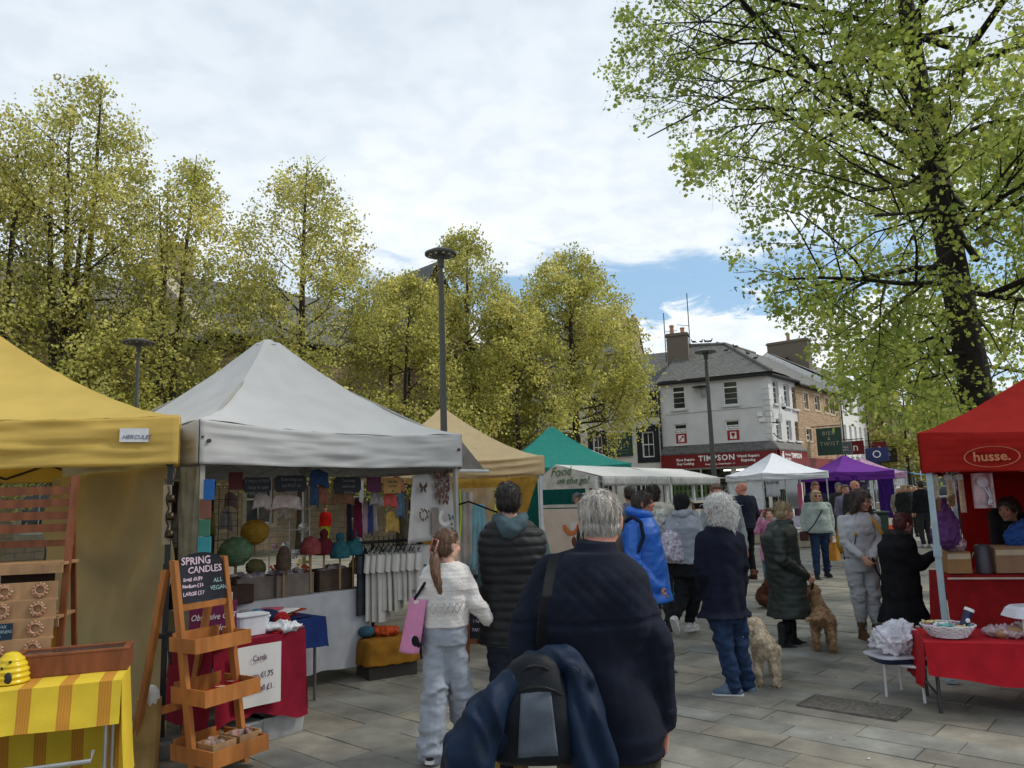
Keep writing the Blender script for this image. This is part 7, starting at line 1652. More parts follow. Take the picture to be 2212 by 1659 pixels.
# ------------------------------------------------------------------ A-frame candle shelf
O = G(426,1688); E_ = G(534,1646); ex_d = (E_-O); AW = ex_d.length; ex_d.normalize(); ey = V((-ex_d.y, ex_d.x, 0))
AT = Matrix(((ex_d.x,ey.x,-ex_d.x*.06,O.x),(ex_d.y,ey.y,-ex_d.y*.06,O.y),(0,0,1,0),(0,0,0,1)))
af = thing('candle_stand', 'orange wooden A frame stand with an arched chalkboard and three candle trays', 'stand', (0,0,0))
def A_(name, fn, m=pine, par=None, **k):
    b = B(); b.T = AT; fn(b); return b.make(name, m, par or af, **k)
HT = 1.36; sl_ = .16
def fl(z): return sl_*z/HT
for x in (0.0, AW): 
    A_('front_leg', lambda b: b.prism([(x-.016,0,0),(x+.016,0,0),(x+.016,sl_,HT),(x-.016,sl_,HT)], (0,.055,0))); A_('rear_leg', lambda b: b.prism([(x-.035,.62,0),(x-.003,.62,0),(x-.003,sl_+.06,HT-.06),(x-.035,sl_+.06,HT-.06)], (0,.05,0)))
A_('crossbar', lambda b: b.box((AW/2,fl(1.08)+.02,1.055), (AW-.034,.02,.04))); A_('crossbar', lambda b: b.box((AW/2,.50,.35), (AW-.06,.02,.05)))
def arch(b):
    n = 14; z0, z1 = 1.08, 1.36; P = [(.018,fl(z0)+.012,z0),(AW-.018,fl(z0)+.012,z0)]+[(AW/2+(AW/2-.018)*cos(a), fl(z1)+.012, z1-.035+.075*sin(a)) for a in [pi*k/n for k in range(n+1)]]; b.prism(P, (0,.012,0))
bd_ = A_('chalkboard', arch, chalk); upv = (AT.to_3x3() @ V((0,sl_,HT))).normalized()
def ct(s, x, z, size, m, **k): text(s, size, m, parent=bd_, M=frame(AT @ V((x, fl(z)+.009, z)), ex_d, upv), ext=.0008, jit=.006, **k)
ct('SPRING', AW*.40, 1.345, .070, chw, bold=.0012); ct('CANDLES', AW*.56, 1.285, .062, chw, bold=.001); ct('Small £6.99', AW*.30, 1.228, .032, chw, bold=.001); ct('Medium £15', AW*.29, 1.185, .032, chw, bold=.001); ct('LARGE £17', AW*.29, 1.135, .034, chw, bold=.001)
ct('ALL', AW*.80, 1.205, .042, chb); ct('VEGAN', AW*.80, 1.155, .042, chb)
def tray(z, dp, h, name, fwd_=.13):
    y0 = fl(z)-fwd_; y1 = y0+dp
    o = A_(name, lambda b: (b.box((AW/2,y0,z+h/2), (AW+.05,.012,h)), b.box((AW/2,y1,z+h/2+.01), (AW-.03,.012,h+.02)), b.box((-.012,(y0+y1)/2,z+h/2), (.012,dp-.012,h)), b.box((AW+.012,(y0+y1)/2,z+h/2), (.012,dp-.012,h)), b.box((AW/2,(y0+y1)/2,z+.006), (AW+.0,dp-.014,.010))))
    return y0, y1
y0, y1 = tray(.78,.27,.09,'tray'); y2, y3 = tray(.46,.34,.10,'tray',.17); y4, y5 = tray(.10,.42,.10,'tray',.19)
def aitem(name, label, cat, x, y, z, m, fn, group=None, **k):
    return item(name, label, cat, AT @ V((x,y,z)), m, fn, rz=atan2(ex_d.y,ex_d.x), group=group, **k)
tinm = mat('tin_amber', (.16,.09,.035), rough=.35, metal=.4); waxr = mat('wax_red', (.30,.02,.015), rough=.35); waxw = mat('wax_cream', (.62,.42,.34), rough=.4)
for k, (x, y) in enumerate(((.09,.06),(.20,.16),(.30,.13),(.40,.17),(.26,.22))): aitem('candle_tin', 'flat amber candle tin in the top tray of the A frame stand', 'candle', x, y0+y*.8, .796, tinm, lambda b: b.lathe([(0,0),(.05,0),(.052,.03),(.044,.03),(.042,.022),(0,.022)], n=20), group='candle tins in the top tray', smooth=radians(40))
for k, (x, y) in enumerate(((.10,.08),(.21,.15),(.35,.22))):
    c = thing('candle', 'red glass candle with cream wax in the middle tray', 'candle', AT @ V((x, y2+y*.9, .476)), group='red candles in the middle tray')
    sub(c, 'glass_cup', waxr, lambda b: b.lathe([(0,0),(.045,0),(.05,.06),(.046,.06),(.045,.045)], n=22), smooth=radians(50)); sub(c, 'wax', waxw, lambda b: b.lathe([(0,.052),(.0455,.050),(.0455,.03),(0,.03)], n=20))
for k, (x, lab) in enumerate(((.12,'small open wooden crate of pale wax melts at the left of the bottom tray'),(.33,'small open wooden crate of wax sachets at the right of the bottom tray'))):
    c = thing('crate', lab, 'crate', AT @ V((x, y4+.15, .118)), atan2(ex_d.y,ex_d.x)); sub(c, 'crate_side', pine2, lambda b: (b.box((0,-.08,.05), (.18,.008,.10)), b.box((0,.08,.05), (.18,.008,.10)), b.box((-.086,0,.05), (.008,.152,.10)), b.box((.086,0,.05), (.008,.152,.10)), b.box((0,0,.006), (.164,.152,.008))))
    rg = random.Random(k); sub(c, 'wax_melt', mat('melt_mix', (.45,.40,.36), col2=(.25,.03,.02), scale=20), lambda b: [b.box((rg.uniform(-.06,.06),rg.uniform(-.05,.05),.04+rg.random()*.06), (.05,.012,.05), R=Matrix.Rotation(rg.uniform(-1,1),3,'Z') @ Matrix.Rotation(rg.uniform(-.6,.6),3,'X')) for _ in range(9)])
pb_ = thing('paper_bag', 'tall tan paper bag with white tissue behind the A frame stand', 'bag', AT @ V((.02,.55,0))); sub(pb_, 'bag_body', fab('tan_paper', (.38,.24,.09), rough=.6), lambda b: b.loft([(0,0,0,.085,.06,0),(0,0,.25,.09,.06,0),(.01,0,.44,.085,.05,0)], 12)); sub(pb_, 'tissue', paper, lambda b: b.ell((.03,-.01,.44), (.06,.045,.09), n=9, m=6))
# ------------------------------------------------------------------ grey gazebo stall
RCn = G(655,1362,.74); RCn.z = 0; wb_ = V((-wd_.y, wd_.x, 0)); crim = fab('crimson_cloth', (.21,.008,.025), var=.15, rough=.8)
t1, T1 = table('folding table under the crimson cloth in the grey gazebo', RCn, wd_, .72, wb_, .62, .74, cloth=crim, clab='crimson cloth hanging low over the nearest knitwear table', drop=.56, dropR=.58, wave=.022, hem=lambda u: .05*sin(u*5))
Q1 = lambda x, y, z=.75: T1 @ V((x,y,z)); a1_ = atan2(wd_.y, wd_.x)
cs = mat('clear_plastic', (.34,.35,.36), rough=.25, spec=.5, var=.2, scale=8)
for k, (x, lab) in enumerate(((-.14,'clear plastic storage box under the right end of the crimson cloth'),(-.50,'clear plastic storage box under the middle of the crimson cloth'))):
    c = thing('storage_box', lab, 'box', Q1(x,.16,0), a1_); sub(c, 'tub', cs, lambda b: b.loft([(0,0,0,.18,.14,0),(0,0,.15,.20,.16,0)], 16, pw=6)); sub(c, 'rim', cs, lambda b: b.loft([(0,0,.145,.21,.17,0),(0,0,.165,.21,.17,0)], 16, pw=6))
sg = thing('price_notice', 'white price notice for cards and yarn pinned to the front of the crimson cloth', 'notice', Q1(-0.42,-.075,.50), a1_)
so2 = sub(sg, 'sheet', paper, lambda b: b.grid(lambda u, v: (-.17+.34*u, -.012+.01*sin(u*5), -.21+.42*v), 8, 4), thick=.002)
pur_i = mat('ink_purple', (.12,.05,.10)); 
for s, z in (('Cards',.12),('Large £1.75',.0),('Medium all £1.25',-.09)): text(s, .055, pur_i, parent=so2, M=frame(V((0.0,-.020,z)), (1,0,0), Zv), ext=.0006, sx=.85, bold=.0008)
cat_s = thing('slogan_sign', 'plum coloured sign with a cat slogan in white script on the crimson table', 'sign', Q1(-0.68,.10,.90), a1_-.35); o = sub(cat_s, 'board', mat('plum', (.13,.012,.06), rough=.5), lambda b: b.box((0,0,0), (.32,.01,.26)), bevel=.003)
for s, z, sz in (('Obsessive CAT',.025,.060),('Disorder',-.055,.060)): text(s, sz, mat('sign_white', (.75,.73,.70)), parent=o, M=frame(V((0,-.008,z)), (1,0,0), Zv), ext=.0008, shear=.3, sx=.8)
lf2 = thing('leaflet', 'pale printed leaflet behind the plum cat sign', 'leaflet', Q1(-0.58,.22,.93), a1_-.3); sub(lf2, 'sheet', mat('leaflet_pink', (.50,.42,.38)), lambda b: b.box((0,0,0), (.2,.006,.28))); sub(lf2, 'print', mat('grey_ink', (.12,.12,.12)), lambda b: [b.box((0,-.004,z), (.13,.002,.008)) for z in (-.08,-.03,.03,.08)])
item('folder', 'royal blue folder lying on the crimson cloth below the plum sign', 'folder', Q1(-0.67,.05,.752), mat('folder_blue', (.02,.07,.30), rough=.3), lambda b: b.box((0,0,.02), (.30,.22,.04)), rz=a1_+.3, bevel=.004)
for k, (x, y, w_, h, lab) in enumerate(((-.37,.16,.26,.13,'white plastic tub in the middle of the crimson table'),(-.28,.24,.20,.10,'shallow white tub beside the wool balls'),(-.48,.30,.24,.12,'tall white tub at the back of the crimson table'))):
    item('tub', lab, 'tub', Q1(x,y,.752), mat('tub_white', (.60,.62,.66), rough=.35), lambda b: b.loft([(0,0,0,w_*.45,.08,0),(0,0,h,w_*.5,.09,0),(0,0,h+.01,w_*.54,.10,0),(0,0,h+.018,w_*.54,.10,0)], 16, pw=5), rz=a1_)
def ball(label, x, y, c, r, z=.75):
    n_ = 'wool_%d' % int(c[0]*1000+c[2]*99); m = mat(n_, c, rough=.95, var=.25, scale=40, bump=.004, bscale=120); t = thing('wool_ball', label, 'wool', Q1(x,y,z+r))
    def f(b):
        b.ell((0,0,0), r*.93, n=16, m=10); rg = random.Random(int(r*1e4))
        for k in range(16):
            R_ = Matrix.Rotation(rg.uniform(0,pi),3,'X') @ Matrix.Rotation(rg.uniform(0,pi),3,'Y'); b.tube([R_ @ V((cos(a)*r,sin(a)*r,rg.uniform(-.1,.1)*r)) for a in [2*pi*i/16 for i in range(17)]], r*.055, 4)
    sub(t, 'yarn', m, f, smooth=True)
ball('mauve grey ball of wool on the crimson table', -.24,.45,(.22,.19,.21),.075); ball('mint green ball of wool', -.27,.33,(.12,.34,.30),.070); ball('soft blue ball of wool', -.16,.40,(.07,.15,.26),.072); ball('mustard brown ball of wool at the back of the crimson table', -.40,.48,(.20,.11,.03),.06); ball('red ball of wool', -.05,.22,(.32,.012,.015),.06)
item('wool_bundle', 'navy bundle of knitting at the back corner of the crimson table', 'wool', Q1(-0.02,.50,.75), fab('navy_wool2', (.012,.016,.05)), lambda b: b.ell((0,0,.05), (.13,.09,.07)), smooth=True)
piece_m = fab('tissue_white', (.55,.55,.58), rough=.5)
def crump(name, label, cat, loc, m, r, seed=0, vox=.008, amp=.03, group=None):
    t = thing(name, label, cat, loc, group=group); b = B(); b.ell((0,0,r[2]*.9), r, n=16, m=10)
    remesh(b, 'wrap', m, t, voxel=vox, smooth=0, disp=lambda co, n: amp*sum(((1-min(1,abs(noise.noise(V((co.x*f+seed,co.y*f+f,co.z*f*.8))))*3.2))**2-.25)*w_ for f, w_ in ((8,.75),(17,.5),(34,.3)))); return t
crump('plastic_bags', 'crumpled white carrier bags on the front of the crimson cloth', 'bags', Q1(-0.14,.10,.75), piece_m, (.17,.10,.035), 3, amp=.035); 
def sqs(label, x, y, cols, s=.22):
    for k, (nm, c) in enumerate(cols): item('felt_sheet', '%s felt sheet %s' % (nm, label), 'fabric', Q1(x+.02*k,y-.015*k,.752+.012*k), fab('felt_'+nm.replace(' ','_'), c), lambda b: b.grid(lambda u, v: (s*(u-.5), s*.8*(v-.5), .004+.004*noise.noise(V((u*4,v*4,k)))), 6, 5), rz=a1_+.2*k, thick=.006)
sqs('in the pile on the crimson table corner', -.12,.10, (('scarlet',(.48,.012,.012)),('orange red',(.50,.07,.02))))
# blue covered table and pale grey covered table behind
R2 = G(700,1328,.72); R2.z = 0
t2, T2 = table('low table under a royal blue cloth behind the crimson one', R2, wd_, .75, wb_, .6, .70, cloth=fab('royal_cloth', (.012,.028,.12)), clab='royal blue cloth between the crimson and grey cloths', drop=.24, dropR=.26)
Q2 = lambda x, y, z=.71: T2 @ V((x,y,z))
for k, (nm, c) in enumerate((('navy',(.015,.02,.07)),('maroon',(.16,.01,.03)),('lime',(.40,.45,.05)),('brick',(.30,.04,.02)),('white',(.6,.6,.6)),('rose',(.35,.08,.12)))):
    item('felt_sheet', '%s felt sheet in the pile on the royal blue cloth' % nm, 'fabric', Q2(-.22-.10*(k%3),.16+.06*(k%2),.712+.016*k), fab('felt2_'+nm, c), lambda b: b.box((0,0,.007), (.28,.2,.013)), rz=a1_+.15*k, bevel=.004)
R3 = G(792,1262,.80); R3 = V((G(775,1300,.45).x, G(775,1300,.45).y, 0))
R3 = D(790,1330,8.0); R3.z = 0
gcl = fab('grey_white_cloth', (.40,.40,.42), var=.08)
t3, T3 = table('display table under a long pale grey cloth at the back of the grey gazebo', R3, wd_, 1.9, wb_, .7, .84, cloth=gcl, clab='long pale grey cloth reaching the ground behind the crimson table', drop=.72, dropR=.76, wave=.03)
Q3 = lambda x, y, z=.85: T3 @ V((x,y,z))
crb = mat('crate_brown', (.07,.045,.03), rough=.7, var=.3)
for k, (x, y, lab) in enumerate(((-.30,.22,'dark brown slatted crate at the right of the grey cloth'),(-.78,.20,'taupe fabric box in the middle of the grey cloth'),(-1.15,.25,'taupe fabric box at the left of the grey cloth'))):
    c = thing('crate', lab, 'crate', Q3(x,y), a1_); m = crb if k == 0 else fab('taupe_box', (.16,.13,.11)); h = .20
    sub(c, 'crate_side', m, lambda b: (b.box((0,-.14,h/2), (.40,.012,h)), b.box((0,.14,h/2), (.40,.012,h)), b.box((-.196,0,h/2), (.012,.27,h)), b.box((.196,0,h/2), (.012,.27,h)), b.box((0,0,.01), (.38,.27,.01))))
    rg = random.Random(k+4); sub(c, 'contents', mat('knit_mix', (.50,.42,.40), col2=(.10,.08,.12), scale=14), lambda b: [b.ell((rg.uniform(-.15,.15),rg.uniform(-.1,.1),.16+rg.random()*.06), (.05,.04,.03), n=8, m=6) for _ in range(14)])
knitd = lambda nm, c: mat('knit_'+nm, c, rough=.95, var=.25, scale=18, bump=.006, bscale=90)
def hat(label, x, y, z, nm, c, bob=False, pole=None, r=.10, hh=.17):
    t = thing('knitted_hat', label, 'hat', Q3(x,y,z)); b = B(); b.loft([(0,0,0,r*.92,r*.92,0),(0,0,.03,r*1.02,r*1.02,0),(0,0,hh*.55,r*.98,r*.98,0),(0,0,hh*.9,r*.6,r*.6,0),(0,0,hh,r*.2,r*.2,0)], 20, pw=2)
    if bob: b.ell((0,0,hh+.035), .045)
    remesh(b, 'knitting', knitd(nm, c), t, voxel=.009, smooth=2, disp=lambda co, n: .003*sin(co.z*260)+.003*noise.noise(co*50))
    if pole: sub(t, 'stand', pine2, lambda b: b.tube([(0,0,-pole),(0,0,.02)], .010, 6))
hat('dusky red knitted hat on a wooden stand', -.62,.05,1.22,'dusk_red',(.24,.05,.05),pole=.36); hat('dark red bobble hat', -.42,.12,1.20,'wine',(.11,.012,.018),True,pole=.34); hat('teal bobble hat, left one of the pair', -.30,.02,1.16,'teal_a',(.02,.10,.12),True,pole=.30); hat('teal bobble hat, right one of the pair nearer the street', -.14,.02,1.18,'teal_b',(.02,.10,.12),True,pole=.32)
hat('brown knitted hat on a tall narrow stand', -.92,.04,1.10,'umber',(.09,.06,.04),pole=.24,r=.07,hh=.22); hat('mustard bobble hat beside the street opening', .0,.12,.98,'mustard_k',(.34,.24,.10),True)
def bowl(label, x, y, z, nm, c, r, rx=0):
    t = thing('knitted_cowl', label, 'knitwear', Q3(x,y,z)); R_ = Matrix.Rotation(rx,3,'X'); b = B(); b.ell((0,0,0), (r,r*.8,r*.85), n=18, m=12); remesh(b, 'knitting', knitd(nm, c), t, voxel=.012, smooth=1, disp=lambda co, n: .012*noise.noise(co*14)+.003*sin(co.z*200)); sub(t, 'stand', pine2, lambda b: b.tube([(0,0,-r*1.6),(0,0,-r*.7)], .01, 6))
bowl('mustard yellow draped knitted cowl on a stand', -.98,.45,1.45,'gold',(.42,.24,.03),.14); bowl('sage green knitted cowl on a stand', -1.22,.38,1.28,'sage',(.12,.20,.11),.16); bowl('small olive knitted cowl low on a stand', -1.05,.30,1.12,'olive_k',(.13,.11,.05),.10)
# sparkling windmills and cups in the middle
wm_t = thing('windmill_display', 'tall rack of bright foil windmills and mugs glinting in the middle of the knitwear stall', 'display', Q3(-.62,.42,.85)); rg = random.Random(8)
cols = [mat('foil_%d' % i, c, rough=.25, metal=.2) for i, c in enumerate(((.75,.75,.78),(.70,.10,.06),(.15,.30,.62),(.72,.55,.10),(.70,.35,.45),(.60,.58,.52)))]
for i, m in enumerate(cols):
    for j in range(5 if i in (0,5) else 3):
        x, z = rg.uniform(-.22,.22), .12+rg.random()*.72; s = rg.uniform(.03,.06)
        def pin(b):
            for k in range(6):
                a = 2*pi*k/6+i; c0 = V((x,rg.uniform(-.08,0),z)); b.prism([c0, c0+V((cos(a)*s,0,sin(a)*s)), c0+V((cos(a+.8)*s*.9,-.015,sin(a+.8)*s*.9))], (0,.003,0))
        sub(wm_t, 'windmill', m, pin)
sub(wm_t, 'rack', mat('white_metal', (.6,.6,.6)), lambda b: [b.tube([(x,0,0),(x,0,.85)], .006, 5) for x in (-.2,0,.2)]+[b.tube([(-.2,0,z),(.2,0,z)], .006, 5) for z in (.2,.4,.6,.8)])
gd = thing('grid_panel', 'black wire grid panel at the back left of the grey gazebo', 'panel', Q3(-1.55,.75,0), a1_); sub(gd, 'wire', black, lambda b: [b.tube([(x,0,.6),(x,0,1.9)], .004, 4) for x in [-.55+.1*i for i in range(12)]]+[b.tube([(-.55,0,z),(.55,0,z)], .004, 4) for z in [.6+.13*i for i in range(11)]])
pk = panel('rear_wall', gwh, fab('interior_shade_brown', (.06,.05,.045)), (.15,WW-.12,0), (WW*.55,WW-.12,0), .4, 2.0, wave=.04, seed=15)  # added backing sheet, its dark colour stands in for the gazebo's inner shade
# strap line with signs and hanging knitwear at the front
HL = lambda u, z, y=0: V((WL.x,WL.y,0))+wd_*(u*WW)+wb_*(.25+y)+Zv*z
def upx(px):   # param along the hanging line
    d = ray(px, 1050); n = wd_.cross(Zv); o = WL+wb_*.25; t = (o-V((0,0,EYE))).dot(n)/d.dot(n); p = V((0,0,EYE))+d*t; return (V((p.x,p.y,0))-V((o.x,o.y,0))).dot(wd_)/WW
def hang(name, label, cat, px0, px1, py0, py1, m, txt=None, tm=None, oct_=False, wire=True, group=None, wavy=False, y=0, tsz=.042):
    u0, u1 = upx(px0), upx(px1); pc = WL+wd_*((u0+u1)/2*WW)+wb_*(.25+y); ds = (V((pc.x,pc.y,0))).y
    zt_, zb_ = D((px0+px1)/2, py0, pc.y).z, D((px0+px1)/2, py1, pc.y).z; w_, h = (u1-u0)*WW, zt_-zb_
    t = thing(name, label, cat, (pc.x,pc.y,(zt_+zb_)/2), a1_, group=group)
    if wavy:
        sub(t, 'fabric', m, lambda b: b.grid(lambda u, v: ((u-.5)*w_*(.8+.2*v), .02*sin(u*9+px0)*v+.01*noise.noise(V((u*5,v*5,px0))), h/2-h*v+.02*sin(u*4)), 12, 12), smooth=True, thick=.006)
    elif oct_:
        e = min(w_,h)*.18; P = [(-w_/2+e,0,-h/2),(w_/2-e,0,-h/2),(w_/2,0,-h/2+e),(w_/2,0,h/2-e),(w_/2-e,0,h/2),(-w_/2+e,0,h/2),(-w_/2,0,h/2-e),(-w_/2,0,-h/2+e)]; sub(t, 'board', m, lambda b: b.prism(P, (0,.012,0)))
    else: sub(t, 'board', m, lambda b: b.box((0,0,0), (w_,.012,h)), bevel=.003)
    if wire: sub(t, 'string', mat('twine', (.3,.28,.25)), lambda b: b.tube([(-w_*.3,0,h/2),(0,0,h/2+.09),(w_*.3,0,h/2)], .003, 4))
    for k, s in enumerate(txt or ()): text(s, tsz, tm, parent=t, M=frame(V((0,-.012,h*.26-k*tsz*1.3)), (1,0,0), Zv), ext=.0008, sx=.8, jit=.002)
    return t
sl1 = mat('slate_board', (.010,.011,.014), rough=.6); chd = mat('chalk_dim', (.16,.15,.15))
hang('slogan_sign', 'leftmost dark octagonal slogan sign hanging in the grey gazebo', 'sign', 526,586,1031,1064, sl1, ('A dog is ALWAYS','happy to open','THE DOOR'), chd, True)
hang('slogan_sign', 'second dark octagonal slogan sign from the left', 'sign', 594,662,1027,1063, sl1, ('Some things are','just MUST for','everyone'), chd, True)
hang('slogan_sign', 'third dark octagonal slogan sign, right of the navy knitwear', 'sign', 722,780,1030,1064, sl1, ('You always','need books','and tea'), chd, True)
hang('hanging_card', 'plum square card with a small white fish hanging beside the third slogan sign', 'card', 792,823,1030,1062, mat('plum_dark', (.07,.015,.04)))
hang('hanging_card', 'dark red square card at the left end of the hanging line', 'card', 494,524,1020,1058, mat('maroon_card', (.07,.012,.012)), wire=False)
hang('knitted_scarf', 'navy knitted piece hanging between the second and third slogan signs', 'scarf', 666,712,1018,1052, knitd('navy_k', (.02,.04,.10)), wavy=True, wire=False); hang('knitted_scarf', 'dark blue knitted scarf hanging in a long strip', 'scarf', 671,694,1050,1095, knitd('blue_k', (.025,.05,.10)), wavy=True, wire=False, y=.03); hang('knitted_scarf', 'rust coloured scarf hanging under the line', 'scarf', 693,716,1048,1090, knitd('rust_k', (.20,.08,.05)), wavy=True, wire=False, y=.05); hang('knitted_scarf', 'brown scarf looped below the third slogan sign', 'scarf', 720,772,1064,1090, knitd('brown_k', (.13,.06,.03)), wavy=True, wire=False, y=.04)
hang('hanging_card', 'mustard card with small black writing hanging near the white prints', 'card', 828,866,1032,1066, fab('mustard_card', (.34,.20,.07)), ('keep calm','and knit','on'), mat('ink_dark', (.05,.06,.08)), wire=False, tsz=.035)
for k, (x0, x1, y0_, y1_, c, nm) in enumerate(((852,882,1032,1062,(.42,.14,.11),'coral'),(838,866,1062,1096,(.45,.08,.07),'red'),(868,886,1062,1118,(.09,.14,.20),'slate blue'),(812,840,1064,1092,(.24,.22,.20),'taupe'),(560,600,1068,1100,(.36,.30,.27),'brown grey'),(600,668,1070,1100,(.42,.33,.30),'dusty pink'),(846,880,1108,1150,(.38,.24,.06),'mustard'))):
    hang('tea_towel', '%s knitted cloth hanging in the grey gazebo' % nm, 'cloth', x0, x1, y0_, y1_, knitd('tw_%d' % k, c), wavy=True, wire=False, y=.06+.01*k)
for k, (x0, x1, c, nm) in enumerate(((795,806,(.02,.02,.03),'black'),(808,830,(.12,.012,.035),'burgundy'),(829,843,(.40,.26,.28),'pink floral'),(842,853,(.05,.07,.25),'blue'),(853,862,(.55,.50,.48),'cream'))):
    hang('dress', '%s garment hanging behind the shirt rail' % nm, 'garment', x0, x1, 1083, 1165-k*4, fab('dress_%d' % k, c), wavy=True, wire=False, y=.35)
for k, (x0, x1, y0_, y1_, c, nm) in enumerate(((512,552,1108,1182,(.26,.23,.20),'oatmeal'),(556,590,1060,1100,(.20,.22,.24),'blue grey'),(640,672,1062,1092,(.30,.20,.20),'faded rose'),(590,612,1120,1165,(.30,.34,.30),'pale mint'),(730,752,1088,1120,(.34,.30,.28),'cream'),(612,640,1100,1150,(.34,.30,.10),'straw'),(655,684,1098,1140,(.42,.40,.42),'silver'),(500,520,1062,1110,(.10,.06,.05),'umber'))):
    hang('child_jumper', '%s knitted child jumper hanging at the back of the knitwear stall' % nm, 'jumper', x0, x1, y0_, y1_, knitd('cj_%d' % k, c), wavy=True, wire=False, y=1.2+.05*k)
dkgd = [('black shoebox at the left of the grey cloth',-1.62,.12,.30,.20,.12,(.02,.018,.018)),('dark brown open case on the left of the grey cloth',-1.40,.05,.26,.2,.16,(.04,.025,.02)),('black folded jumper heap on the grey cloth',-1.75,.35,.34,.24,.14,(.015,.015,.018))]
for lab, x, y, w_, d_, h_, c in dkgd: item('dark_goods', lab, 'goods', Q3(x,y), fab('dk_%d' % int(x*-100), c), lambda b: (b.box((0,0,h_/2), (w_,d_,h_)), b.box((0,d_/2,h_*.9), (w_,.012,h_))), rz=a1_+.2, bevel=.012)
# white print banner
bn = hang('print_banner', 'tall white banner of nature prints hanging at the right of the grey gazebo', 'banner', 880,984,1028,1172, fab('banner_white', (.50,.47,.45), var=.06), wavy=True, wire=False, y=.0)
bn.matrix_basis = bn.matrix_basis; bc_ = bn
def bpr(name, px, py, fn, m):
    u = upx(px); p = WL+wd_*(u*WW)+wb_*.22; z = D(px,py,p.y).z; b = B(); fn(b)
    o = b.make(name, m, bn); o.matrix_local = Matrix.Rotation(-a1_,4,'Z') @ Matrix.Translation(-V(bn.location)) @ frame(V((p.x,p.y,z))-wb_*.03, wd_, Zv)
ink_b = mat('print_umber', (.07,.04,.025)); ink_g = mat('print_grey', (.22,.18,.16)); ink_t = mat('print_teal', (.05,.12,.15)); rg = random.Random(3)
bpr('butterfly_print', 906,1053, lambda b: [b.prism([(0,0,0),(sx*.05,.06,0),(sx*.055,.01,0),(sx*.03,-.01,0),(sx*.04,-.06,0),(sx*.01,-.04,0)], (0,0,.002)) for sx in (-1,1)], ink_b)
bpr('leaf_print', 947,1052, lambda b: [b.ell((rg.uniform(-.11,.11), rg.uniform(-.17,.17), 0), (rg.uniform(.008,.02), rg.uniform(.012,.028), .002), n=6, m=4) for _ in range(95)], mat('print_rust', (.12,.06,.045)))
bpr('wreath_print', 906,1112, lambda b: [b.ell((cos(a)*.055+rg.gauss(0,.008), sin(a)*.055+rg.gauss(0,.008), 0), (.012,.012,.002), n=6, m=4) for a in [2*pi*k/26 for k in range(26)]], mat('print_rust', (.12,.06,.045)))
bpr('moon_print', 940,1125, lambda b: (b.box((-.06,0,0), (.10,.28,.002)), ), ink_g); bpr('moon_shape', 952,1118, lambda b: b.lathe([(.05,.002),(.075,.003),(.095,.002)], n=20, a0=2.0, a1=5.6), paper)
bpr('bird_print', 966,1125, lambda b: [b.ell((rg.uniform(-.05,.05), rg.uniform(-.10,.08), 0), (.018,.012,.002), n=6, m=4) for _ in range(12)], ink_t)
# cards clipped down the left post
for k, (px0, px1, py0, py1, c, nm) in enumerate(((441,462,1036,1080,(.02,.13,.40),'bright blue'),(432,455,1078,1120,(.22,.09,.06),'terracotta'),(430,453,1122,1158,(.06,.20,.13),'green'),(428,455,1160,1195,(.05,.30,.34),'turquoise'))):
    Yc = 6.05; a, c_ = D(px0,py0,Yc), D(px1,py1,Yc); item('greeting_card', '%s card clipped to the left post of the grey gazebo' % nm, 'card', ((a.x+c_.x)/2,Yc,(a.z+c_.z)/2), mat('card_%d' % k, c, rough=.5), lambda b: b.box((0,0,0), (c_.x-a.x,.012,a.z-c_.z)), rz=.1, bevel=.002)
# clothes rail
rl0, rl1 = D(780,1172,8.05), D(925,1165,8.35); rdv = (rl1-rl0); rdv.z = 0; RL_ = rdv.length; ra = atan2(rdv.y, rdv.x); cr2 = thing('clothes_rail', 'black clothes rail on castors at the right front of the grey gazebo', 'rail', (rl0.x,rl0.y,0), ra); RZt = rl0.z
sub(cr2, 'top_bar', black, lambda b: b.tube([(0,0,RZt),(RL_,0,RZt)], .016, 8))
for x in (.12,RL_-.1): sub(cr2, 'upright', black, lambda b: b.tube([(x,0,.10),(x,0,RZt)], .016, 8)); sub(cr2, 'foot', black, lambda b: b.tube([(x,-.25,.09),(x,.25,.09)], .016, 8))
for x in (.12,RL_-.1):
    for y in (-.24,.24): sub(cr2, 'castor', black, lambda b: b.tube([(x-.012,y,.035),(x+.012,y,.035)], .035, 12))
sub(cr2, 'lower_bar', black, lambda b: b.tube([(.12,0,.10),(RL_-.1,0,.10)], .014, 8))
